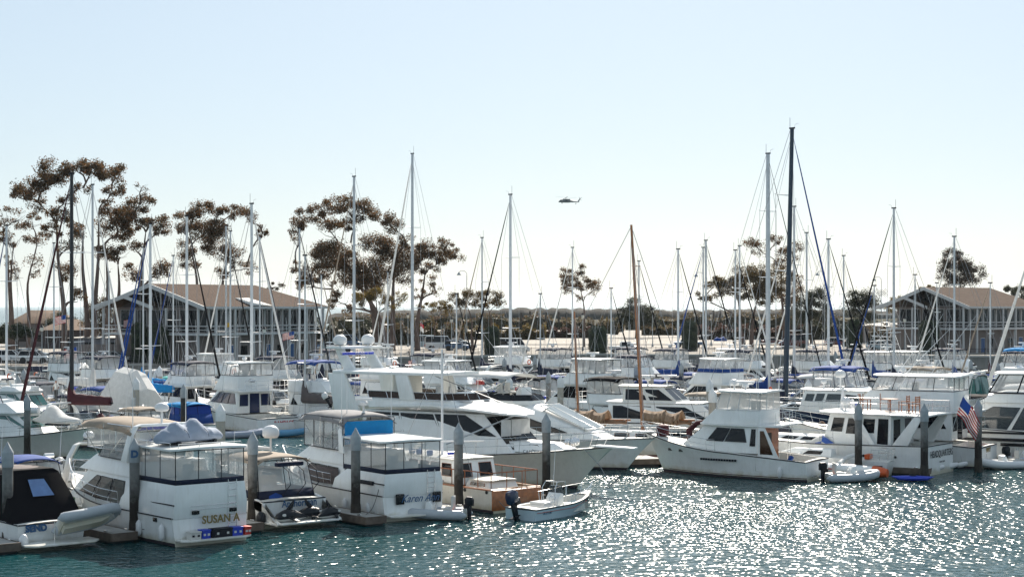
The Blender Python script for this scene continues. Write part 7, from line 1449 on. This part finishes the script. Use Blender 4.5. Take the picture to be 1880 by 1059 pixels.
def hedge(lb, pts, ht, dep, lm, seed, n=900, leaf=.4):
    r_ = random.Random(seed); t = tag(bpy.data.objects.new('hedge', None), lb, 'hedge', 'hedges behind the car park'); C.objects.link(t); p0 = A(*pts[0], G); t.location = p0; vs = []; fs = []; core = MB(); rs = []
    for i in range(25):
        u = i/24; px = lerp(pts[0][0], pts[1][0], u); D = lerp(pts[0][1], pts[1][1], u); c = A(px, D, G)-p0; hh = ht*(.8+.2*math.sin(i*1.3+seed)+r_.uniform(-.1, .1)); rs.append([(c.x, c.y, -.1), (c.x, c.y, hh*.8), (c.x, c.y+dep, hh*.8), (c.x, c.y+dep, -.1)])
        for _ in range(int(n*1.5)//25):
            p = c+Vector((r_.uniform(-.5, .5)*((pts[1][0]-pts[0][0])*D/F/24), r_.uniform(-.4, .1) if r_.random() < .6 else r_.uniform(0, dep), 0)); p.z = hh*(r_.random()**.7)*1.15; a = Vector((r_.uniform(-1, 1), r_.uniform(-1, 1), r_.uniform(-1, 1))).normalized()*leaf*.5; b = a.cross(Vector((r_.uniform(-1, 1), r_.uniform(-1, 1), 1))).normalized()*leaf*.25; o = len(vs); vs += [p-a, p+b, p+a, p-b]; fs.append((o, o+1, o+2, o+3))
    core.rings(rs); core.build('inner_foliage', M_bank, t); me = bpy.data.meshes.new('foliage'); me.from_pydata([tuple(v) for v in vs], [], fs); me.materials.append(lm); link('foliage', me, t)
hedge('long dark green hedge behind the camper vans', ((700, 345), (850, 345)), 4.4, 3, L_hed, 1, 4500); hedge('golden brown bushes right of the camper vans', ((850, 400), (1000, 400)), 3.2, 4, L_yel, 2, 3200); hedge('reddish clipped hedge across the middle of the car park', ((1000, 420), (1105, 420)), 2.6, 3, L_red, 3, 2600)
hedge('yellow green scrub behind the lone slender tree', ((1100, 520), (1145, 520)), 4.0, 4, L_yel, 4, 1800); hedge('golden scrub left of the dark evergreen', ((1035, 470), (1135, 470)), 4.4, 4, L_fic, 5, 3500); hedge('low green hedge right of the dark evergreen', ((1180, 460), (1290, 460)), 2.6, 4, L_hed, 6, 2500); hedge('purple red hedge behind the tarped pickup', ((1285, 400), (1470, 400)), 3.4, 3, L_red, 7, 4200)
hedge('dense dark shrubs behind the dark red truck', ((1460, 400), (1640, 400)), 4.2, 4, L_dk, 8, 4200); hedge('dark hedge behind the light parked cars', ((560, 330), (700, 335)), 4.6, 3, L_dk, 9, 4000); hedge('dark shrubs at the far left behind the building', ((-40, 360), (200, 350)), 3.2, 3, L_dk, 10, 3500); hedge('brown scrub along the right horizon', ((1150, 560), (1560, 560)), 5.5, 5, L_fic, 11, 5000, .6); hedge('brown scrub in the middle horizon', ((620, 580), (1040, 560)), 5.2, 5, L_hed, 12, 5000, .6)
hedge('dark shrubs left of the right clubhouse', ((1600, 330), (1700, 325)), 4.0, 3, L_fic, 13, 2500)
# ---------------------------------------------------------------- street lamps and posts
M_lampg = mat('lamp_glass', (.7, .68, .6), .3); M_lpost = mat('lamp_post_grey', (.35, .38, .39), .5, noise=.1)
def lamp(lb, px, D, ht, kind='acorn', m=None, side=-1):
    m = m or M_lpost; t = thing('street_lamp', lb, 'street lamp', A(px, D, G), 0, 'street lamps of the car park'); MB().lathe([(.22, 0), (.2, .5), (.09, .6), (.06, ht)], 8).build('post', m, t)
    if kind == 'acorn': MB().lathe([(.06, ht), (.2, ht+.08), (.28, ht+.5), (.24, ht+.6)], 8).build('lantern_glass', M_lampg, t); MB().lathe([(.34, ht+.6), (.25, ht+.75), (.05, ht+.9), (.01, ht+1.0)], 8).build('lantern_cap', M_trim, t)
    else:
        MB().tube([(0, 0, ht-.2), (0, 0, ht+.4), (side*.4, 0, ht+.85), (side*1.1, 0, ht+.9), (side*1.5, 0, ht+.6)], .05, 6).build('arm', m, t); MB().lathe([(.06, .35), (.16, .2), (.42, -.2), (.45, -.25)], 10, (side*1.5, 0, ht+.3)).build('lamp_shade', m, t)
for lb, px, D, top, kd in (('acorn street lamp left of the leaning maroon jib', 77, 238, 597, 'acorn'), ('acorn street lamp before the light parked cars', 611, 285, 594, 'acorn'), ('acorn street lamp by the camper vans', 829, 300, 583, 'acorn'), ('small acorn lamp behind the umbrella tree', 749, 330, 575, 'acorn'), ('acorn lamp right of the lone slender tree', 1070, 300, 575, 'acorn'), ('acorn lamp between evergreen and wooden mast', 1198, 330, 566, 'acorn'), ('acorn lamp behind the dark jib', 1276, 330, 572, 'acorn'), ('acorn lamp left of the twin thin masts', 1306, 340, 574, 'acorn'), ('acorn lamp beside the tarped pickup', 1394, 310, 585, 'acorn'), ('acorn lamp before the right clubhouse', 1661, 288, 582, 'acorn'),
  ('white acorn lamp among the left tree trunks', 485, 236, 600, 'acorn')): lamp(lb, px, D, Z(top, D)-G-.9, kd)
for lb, px, D, top, sd_ in (('goose neck street lamp left of the thin grey mast', 857, 320, 497, -1), ('goose neck street lamp just left of the dark jib sloop', 1292, 330, 500, -1), ('goose neck street lamp right of the dark round tree', 1514, 340, 498, -1), ('goose neck street lamp left of the right clubhouse', 1618, 345, 508, -1)): lamp(lb, px, D, Z(top, D)-G-.9, 'goose', M_lpost, sd_)
sg = thing('diamond_sign', 'diamond shaped lattice sign on a pole left of the right clubhouse', 'sign', A(1618, 350, G)); MB().tube([(0, 0, 0), (0, 0, 10.5)], .07, 6).build('pole', M_lpost, sg); di = MB()
for k in range(-2, 3):
    for s in (1, -1): di.tube([(k*.45-.0-(1.0-abs(k)*.25), 0, 10.6-s*(1.0-abs(k)*.25)+0), (k*.45+(1.0-abs(k)*.25), 0, 10.6+s*(1.0-abs(k)*.25))], .035, 4)
di.build('lattice', M_trim, sg)
for k, (px, top, D) in enumerate(((957, 574, 560), (1002, 574, 540), (973, 572, 570), (1026, 573, 560), (1040, 574, 560), (1310, 571, 540), (1322, 572, 560), (1342, 572, 560))):
    b = thing('bollard_post', ['dark pier post left of the grey tall mast', 'dark pier post second before the slender tree', 'dark pier post with a flat cap on the horizon', 'dark pier post nearest the leaning white spar', 'dark pier post just left of the mizzen mast', 'dark pier post left of the twin masts', 'dark pier post between the lamps and twin masts', 'dark pier post touching the twin masts'][k], 'post', A(px, D, 4.5), 0, 'pier posts on the horizon'); MB().lathe([(.32, 0), (.3, Z(top, D)-4.5), (.36, Z(top, D)-4.45), (.1, Z(top, D)-4.2)], 8).build('post', M_barkd, b)
# ---------------------------------------------------------------- vehicles
def carpaint(n, c): return mat('car_paint_'+n, c, .25, noise=.03, coat=.8)
M_tyre = mat('tyre_rubber', (.02, .02, .02), .8)
def wheel_mesh():
    if 'wm' in protos: return protos['wm']
    a = MB().lathe([(.2, -.11), (.33, -.11), (.35, -.06), (.35, .06), (.33, .11), (.2, .11)], 16); a.v = [(x, z, y) for x, y, z in a.v]; b = MB().lathe([(.02, -.1), (.2, -.09), (.21, .09), (.02, .1)], 12); b.v = [(x, z, y) for x, y, z in b.v]
    protos['wm'] = (a.mesh('tyre', M_tyre), b.mesh('rim', M_alu)); return protos['wm']
def car(lb, px, D, rz, kind, m, rack=False):
    t = thing('parked_car', lb, {'van': 'van', 'pickup': 'pickup truck'}.get(kind, 'car'), A(px, D, G), R(rz), 'vehicles in the car park')
    K = dict(sedan=(4.6, 1.78, [(0, .3), (-.02, .62), (.05, .95), (1.0, 1.0), (3.3, .98), (4.4, .82), (4.58, .6), (4.55, .3)], [(.35, .97), (1.0, 1.4), (1.5, 1.46), (2.5, 1.45), (3.35, .98)], (.85, 3.75)),
             suv=(4.7, 1.9, [(0, .35), (-.02, .75), (.03, 1.1), (1, 1.12), (3.4, 1.1), (4.45, .98), (4.68, .75), (4.66, .35)], [(.12, 1.1), (.4, 1.68), (.8, 1.75), (2.7, 1.75), (3.5, 1.1)], (.9, 3.8)),
             van=(5.6, 2.0, [(0, .35), (0, 1.3), (.02, 1.45), (4.3, 1.45), (5.3, 1.1), (5.55, .8), (5.55, .35)], [(.02, 1.42), (.08, 2.35), (.3, 2.5), (4.0, 2.48), (4.75, 1.4)], (1.0, 4.6)),
             pickup=(5.6, 1.95, [(0, .45), (0, 1.1), (2.0, 1.12), (4.2, 1.15), (5.4, 1.05), (5.6, .8), (5.58, .45)], [(2.0, 1.1), (2.1, 1.75), (2.4, 1.82), (3.6, 1.8), (4.3, 1.13)], (1.05, 4.6)))[kind]
    L, wd, low, up, wx = K; a = wd/2
    MB().rings([[(x, -a*k, z) for x, z in low] for k in (1,)]+[[(x, a, z) for x, z in low]]).build('body', m, t, bev=.07)
    g = MB(); n = len(up); tp = a*.78; rs = []
    zs = [z for _, z in up]; z0, z1 = min(zs), max(zs)
    for s in (-1, 1): rs.append([(x, s*lerp(a*.94, tp, (z-z0)/(z1-z0)), z) for x, z in up])
    g.rings(rs); g.build('glasshouse', M_glass, t, bev=.03)
    top = [(x, z) for x, z in up if z > z1-.12]; xa, xb = top[0][0], top[-1][0]
    r = MB(); slab_top(r, xa-.1, xb+.15, tp+.03, tp+.01, z1-.02, .05, .04); r.build('roof', m, t)
    p = MB()
    for s in (-1, 1):
        for (x0, q0), (x1, q1) in ((up[0], up[1]), (up[-1], up[-2])): p.tube([(x0, s*a*.94, q0), (x1, s*lerp(a*.94, tp, (q1-z0)/(z1-z0)), q1)], .05, 4)
        for u in ((.5,) if kind != 'van' else (.3, .72)): x = lerp(up[0][0], up[-1][0], u); p.tube([(x, s*a*.945, z0), (x, s*(tp+.01), z1-.02)], .04, 4)
    p.build('pillars', m, t)
    if kind == 'van':
        for s in (-1, 1): MB().box((.15, s*a*.9-.06, 1.45), (1.6, s*a*.9+.03, 2.1)).build('side_window', M_glass, t)
        MB().box((.05, -a*.9, 1.42), (4.0, a*.9, 1.5)).build('waistline', m, t)
    if kind == 'pickup': MB().box((.12, -a+.1, 1.08), (1.95, a-.1, 1.1)).build('cargo_bed', M_trim, t)
    tw, rw = wheel_mesh(); sc = 1.0 if kind == 'sedan' else 1.1
    for x in wx:
        for s in (-1, 1):
            w_ = bpy.data.objects.new('wheel', None); C.objects.link(w_); w_.parent = t; w_.location = (x, s*(a-.1), .35*sc); w_.scale = (sc,)*3; link('tyre', tw, w_); link('rim', rw, w_)
            MB().lathe([(.42*sc, -.01), (.42*sc, .01)], 16).build('wheel_arch', M_trim, t).matrix_basis = Matrix.Translation((x, s*(a-.002), .38*sc)) @ Matrix.Rotation(R(90), 4, 'X')
    for s in (-1, 1):
        MB().box((L-.12, s*a*.72-.17, .68), (L-.0, s*a*.72+.17, .82)).build('headlight', M_lampg, t, bev=.02); MB().box((-.04, s*a*.8-.12, .78), (.03, s*a*.8+.12, 1.0)).build('tail_light', M_red, t, bev=.02)
        MB().box((L*.68, s*(a+.08)-.1, z0+.0), (L*.68+.14, s*(a+.08)+.06, z0+.16)).build('wing_mirror', m, t, bev=.03)
    MB().box((-.03, -.26, .5), (-.02, .26, .62)).build('number_plate', M_cushion, t)
    if rack: rect_rail(t, [(xa, tp*.8), (xb, tp*.8), (xb, -tp*.8), (xa, -tp*.8), (xa, tp*.8)], z1+.05, .12, M_trim, .02, 'roof_rack', 1, 1)
    return t
cw, cs, cd, cb, cr_, cg = carpaint('white', (.72, .73, .73)), carpaint('silver', (.42, .45, .47)), carpaint('dark_grey', (.05, .055, .06)), carpaint('blue', (.04, .1, .2)), carpaint('maroon', (.09, .015, .015)), carpaint('pale_blue', (.25, .36, .42))
for a in [('white off-road car nearest the railing at left', 36, 234, -8, 'suv', cw), ('slate blue off-road car behind the white one at left', 68, 243, 172, 'suv', cg, True), ('silver car behind the two left off-road cars', 34, 256, 0, 'sedan', cs), ('white saloon left of the leaning white spar by the clubhouse', 142, 236, -6, 'sedan', cw), ('silver saloon with roof glint right of the white one by the clubhouse', 182, 240, -4, 'sedan', cs), ('dark saloon partly behind the blue furled jib', 215, 246, 178, 'sedan', cd),
  ('white compact off-road car behind the acorn lamp', 597, 288, 10, 'suv', cw), ('silver off-road car right of the acorn lamp', 626, 285, 190, 'suv', cs), ('white saloon behind the satellite domes', 640, 300, 185, 'sedan', cw), ('dark blue off-road car behind the leaning tan spars', 585, 300, 90, 'suv', cb), ('blue van behind the light cars', 612, 318, 0, 'van', cb),
  ('dark grey car behind the satellite dome', 672, 290, 0, 'suv', cd), ('large white camper van with black rear windows', 780, 303, 8, 'van', cw), ('second camper van behind the white one', 755, 312, 5, 'van', cg), ('dark blue and white off-road car right of the camper van', 815, 302, -5, 'suv', cb), ('silver saloon with its bonnet to the right beyond the camper van', 830, 310, 0, 'sedan', cs),
  ('white saloon parked on the farther lane behind the goose neck lamp', 822, 335, 0, 'sedan', cw), ('silver car farther up the lane', 795, 345, 0, 'sedan', cs), ('white van between cypress and tall white mast', 912, 283, 3, 'van', cw), ('white pickup right of the second clipped cypress', 1117, 288, 2, 'pickup', cw),
  ('blue pickup with tarped bed behind the thin masts', 1290, 325, 178, 'pickup', cb), ('dark red truck behind the pale mast', 1483, 322, 180, 'van', cr_), ('maroon car right of the dark red truck', 1515, 330, 0, 'suv', cr_), ('white car left of the dark red truck', 1432, 330, 0, 'sedan', cs), ('pale blue off-road car before the grey maintenance building', 1592, 296, 5, 'suv', cg), ('white off-road car just behind the pale blue one', 1605, 305, 0, 'suv', cw),
  ('silver car by the right clubhouse wall at the edge', 1862, 300, 5, 'suv', cs), ('dark blue car at the far right edge', 1868, 320, 0, 'suv', cb), ('maroon car at the foot of the planting left of the truck', 1398, 345, 0, 'sedan', cr_), ('white car at left edge by the quay', -10, 236, 0, 'suv', cw)]: car(*a)
tp = thing('tarp_bundle', 'blue tarpaulin covered load on the pickup bed', 'tarpaulin', A(1322, 324, G+1.1)); mb = MB(); mb.rings([[(x, r*math.cos(math.pi*k/5), .1+h_*max(0, math.sin(math.pi*k/5))+rnd.uniform(0, .08)) for k in range(10)] for x, r, h_ in ((-1.2, .7, .3), (-.6, .9, .8), (0, .85, .6), (.7, .9, .9), (1.3, .6, .3))]); mb.build('cover', M_blue, tp, ang=60)
# kayak rack on the quay
kr = thing('kayak_rack', 'steel kayak rack on the quay at the right end of the clubhouse', 'rack', A(548, 262, G)); f_ = MB()
for x in (-1.3, 1.3):
    for y in (-.5, .5): f_.tube([(x, y, 0), (x, y, 3.0)], .05, 5)
    for z in (.5, 1.3, 2.1, 2.9): f_.tube([(x, -.5, z), (x, .5, z)], .04, 5)
f_.build('frame', M_trim, kr)
for lb, dx, z, m, L in (('orange kayak on top of the kayak rack', .2, 2.95, M_orange, 3.6), ('turquoise kayak below the orange one on the rack', .1, 2.15, M_bluep, 3.4), ('dark blue kayak low on the rack', -.2, 1.35, mat('kayak_navy', (.02, .05, .14), .4), 3.2)): k = kayak(lb, A(548, 262, G+z)+Vector((dx, 0, 0)), 0, m, L); k.scale = (1, 1.2, 1.6)
kayak('white kayak leaning beside the rack', A(575, 264, G+2.4), 0, M_white, 4.0)
# ---------------------------------------------------------------- flags on poles
for lb, px, top, D, w_, h_ in (('American flag on the pole before the left low building', 121, 578, 232, 1.6, 1.1), ('American flag flying low at the left quay, left of the black mast', 141, 637, 190, 1.5, 1.3), ('American flag behind the blue furled jib', 243, 585, 236, 1.3, 1.0), ('American flag at the lower clubhouse wall by the kayak rack', 540, 608, 240, 1.8, 1.0), ('small red and white flag on the middle boats', 762, 660, 180, .8, .6)):
    t = thing('flag', lb, 'flag', A(px, D, 2.0)); zt = Z(top, D)-2; flag(t, (0, 0, 0), (0, 0, zt), w=w_, h=h_, drape=.25, d=(-1, -.2, 0))
bg_ = thing('burgee', 'small yellow pennant hanging among the middle masts', 'flag', A(772, 190, 2)); flag(bg_, (0, 0, 0), (0, 0, Z(592, 190)-2), w=.5, h=.9, us=False, drape=.8)
# ---------------------------------------------------------------- people
def person(lb, loc, rz, top, trou, hair=None):
    t = thing('person', lb, 'person', loc, R(rz)); J = [(0, 0, .95, .13), (0, 0, 1.2, .13), (0, 0, 1.42, .15), (0, 0, 1.52, .06), (0, .02, 1.64, .095), (0, .01, 1.72, .075), (-.1, 0, .9, .09), (-.12, .04, .5, .065), (-.12, 0, .09, .045), (-.12, .12, .04, .04), (.1, 0, .9, .09), (.13, -.02, .5, .065), (.13, -.04, .09, .045), (.13, .08, .04, .04), (-.2, 0, 1.42, .06), (-.3, -.04, 1.16, .045), (-.2, .14, 1.0, .035), (-.14, .2, .97, .03), (.2, 0, 1.42, .06), (.29, -.02, 1.16, .045), (.26, .08, .92, .035), (.25, .12, .85, .03)]
    E = [(0, 1), (1, 2), (2, 3), (3, 4), (4, 5), (0, 6), (6, 7), (7, 8), (8, 9), (0, 10), (10, 11), (11, 12), (12, 13), (2, 14), (14, 15), (15, 16), (16, 17), (2, 18), (18, 19), (19, 20), (20, 21)]
    me = bpy.data.meshes.new('body'); me.from_pydata([j[:3] for j in J], E, []); o = link('body', me, t); sk = o.modifiers.new('skin', 'SKIN'); ly_ = me.skin_vertices[0].data if me.skin_vertices else None
    if ly_ is None: bm = bmesh.new(); bm.from_mesh(me); bm.verts.layers.skin.verify(); bm.to_mesh(me); bm.free(); ly_ = me.skin_vertices[0].data
    for v, j in zip(ly_, J): v.radius = (j[3], j[3]*.8)
    ly_[0].use_root = True; o.modifiers.new('sub', 'SUBSURF').levels = 2
    dg = bpy.context.evaluated_depsgraph_get(); nm = bpy.data.meshes.new_from_object(o.evaluated_get(dg)); o.modifiers.clear(); o.data = nm
    for m in (M_skin, top, trou, hair or M_dark): nm.materials.append(m)
    for p in nm.polygons:
        c = p.center; p.material_index = 2 if c.z < .97 and abs(c.x) < .23 and not (abs(c.x) > .2 and c.z > .8) else (1 if (.97 <= c.z < 1.5 and abs(c.x) < .24) or (abs(c.x) >= .2 and c.z > 1.22 and c.z < 1.5) else (3 if c.z > 1.68 or (c.z > 1.6 and c.y < 0) else 0)); p.use_smooth = True
        if c.z < .08: p.material_index = 3
    return t
person('man in a white shirt and dark trousers standing on a boat deck, arms bent', A(103, 138, Z(702, 138)-1.55), 150, M_cwhite, M_dark); person('person in dark clothes standing on the quay behind the white yachts', A(796, 267, G), 20, M_side, M_barkd)
# ---------------------------------------------------------------- helicopter
def heli():
    D = 1250; t = thing('helicopter', 'grey military helicopter flying low in the pale sky', 'helicopter', A(1041, D, Z(370, D)), R(184)); t.rotation_euler = (0, R(-3), R(176)); m = mat('helicopter_grey', (.12, .13, .14), .6, noise=.1)
    rs = []
    for x, z, rw, rh in ((6.3, -.5, .15, .15), (6.0, -.4, .7, .5), (5.2, -.1, 1.0, .85), (4.2, .15, 1.15, 1.15), (2, .3, 1.2, 1.3), (-1, .3, 1.15, 1.2), (-2.6, .25, .8, .85), (-5, .1, .45, .5), (-7.6, .0, .3, .35), (-8.3, .2, .22, .35)): rs.append([(x, rw*math.cos(2*math.pi*k/12), z+rh*math.sin(2*math.pi*k/12)) for k in range(12)])
    MB().rings(rs).build('fuselage', m, t, ang=60); MB().rings([[(x, y*k, z+k*.0) for y, z in ((-.8, 1.2), (.8, 1.2), (.6, 1.9), (-.6, 1.9))] for x, k in ((3.2, .7), (2.4, 1), (-1.2, 1), (-2.4, .6))]).build('engine_housing', m, t, bev=.1)
    MB().prism([(-7.6, 0), (-8.6, -.1), (-9.9, 2.6), (-9.2, 2.7)], -.12, .12).build('tail_fin', m, t); MB().box((-9.2, -2.1, -.05), (-8.2, 2.1, .06)).build('stabilator', m, t); MB().tube([(1, 0, 1.8), (1, 0, 2.7)], .14, 8).build('rotor_mast', m, t); MB().lathe([(.5, 2.6), (.5, 2.85), (.1, 2.95)], 10, (1, 0, 0)).build('rotor_hub', m, t)
    for k in range(4):
        a = R(12+90*k); o = MB().rings([[(.4, -.26, 0), (.4, .26, 0), (.4, .26, .06), (.4, -.26, .06)], [(8.1, -.26, .35), (8.1, .26, .35), (8.1, .26, .4), (8.1, -.26, .4)]]).build('rotor_blade', m, t); o.location = (1, 0, 2.75); o.rotation_euler = (0, 0, a)
        o = MB().box((.1, -.02, -.12), (1.6, .02, .12)).build('tail_rotor_blade', m, t); o.location = (-9.6, .3, 2.5); o.rotation_euler = (0, R(40+90*k), 0)
    for x, y in ((3.6, 1.2), (3.6, -1.2), (-6.6, 0)): MB().tube([(x, y*.8, -.3), (x, y, -1.3)], .09, 6).build('landing_strut', m, t); w_ = MB().lathe([(.1, -.12), (.34, -.12), (.34, .12), (.1, .12)], 12); w_.v = [(x+a_, y+c_, -1.45+b_) for a_, b_, c_ in w_.v]; w_.build('wheel', M_tyre, t)
    for s in (1, -1): MB().box((4.0, s*1.08-.04, .2), (5.1, s*.98+.04, .9)).build('cockpit_window', M_glass, t); MB().box((-.2, s*1.2-.03, .3), (1.3, s*1.2+.03, 1.0)).build('cabin_window', M_glass, t)
heli()
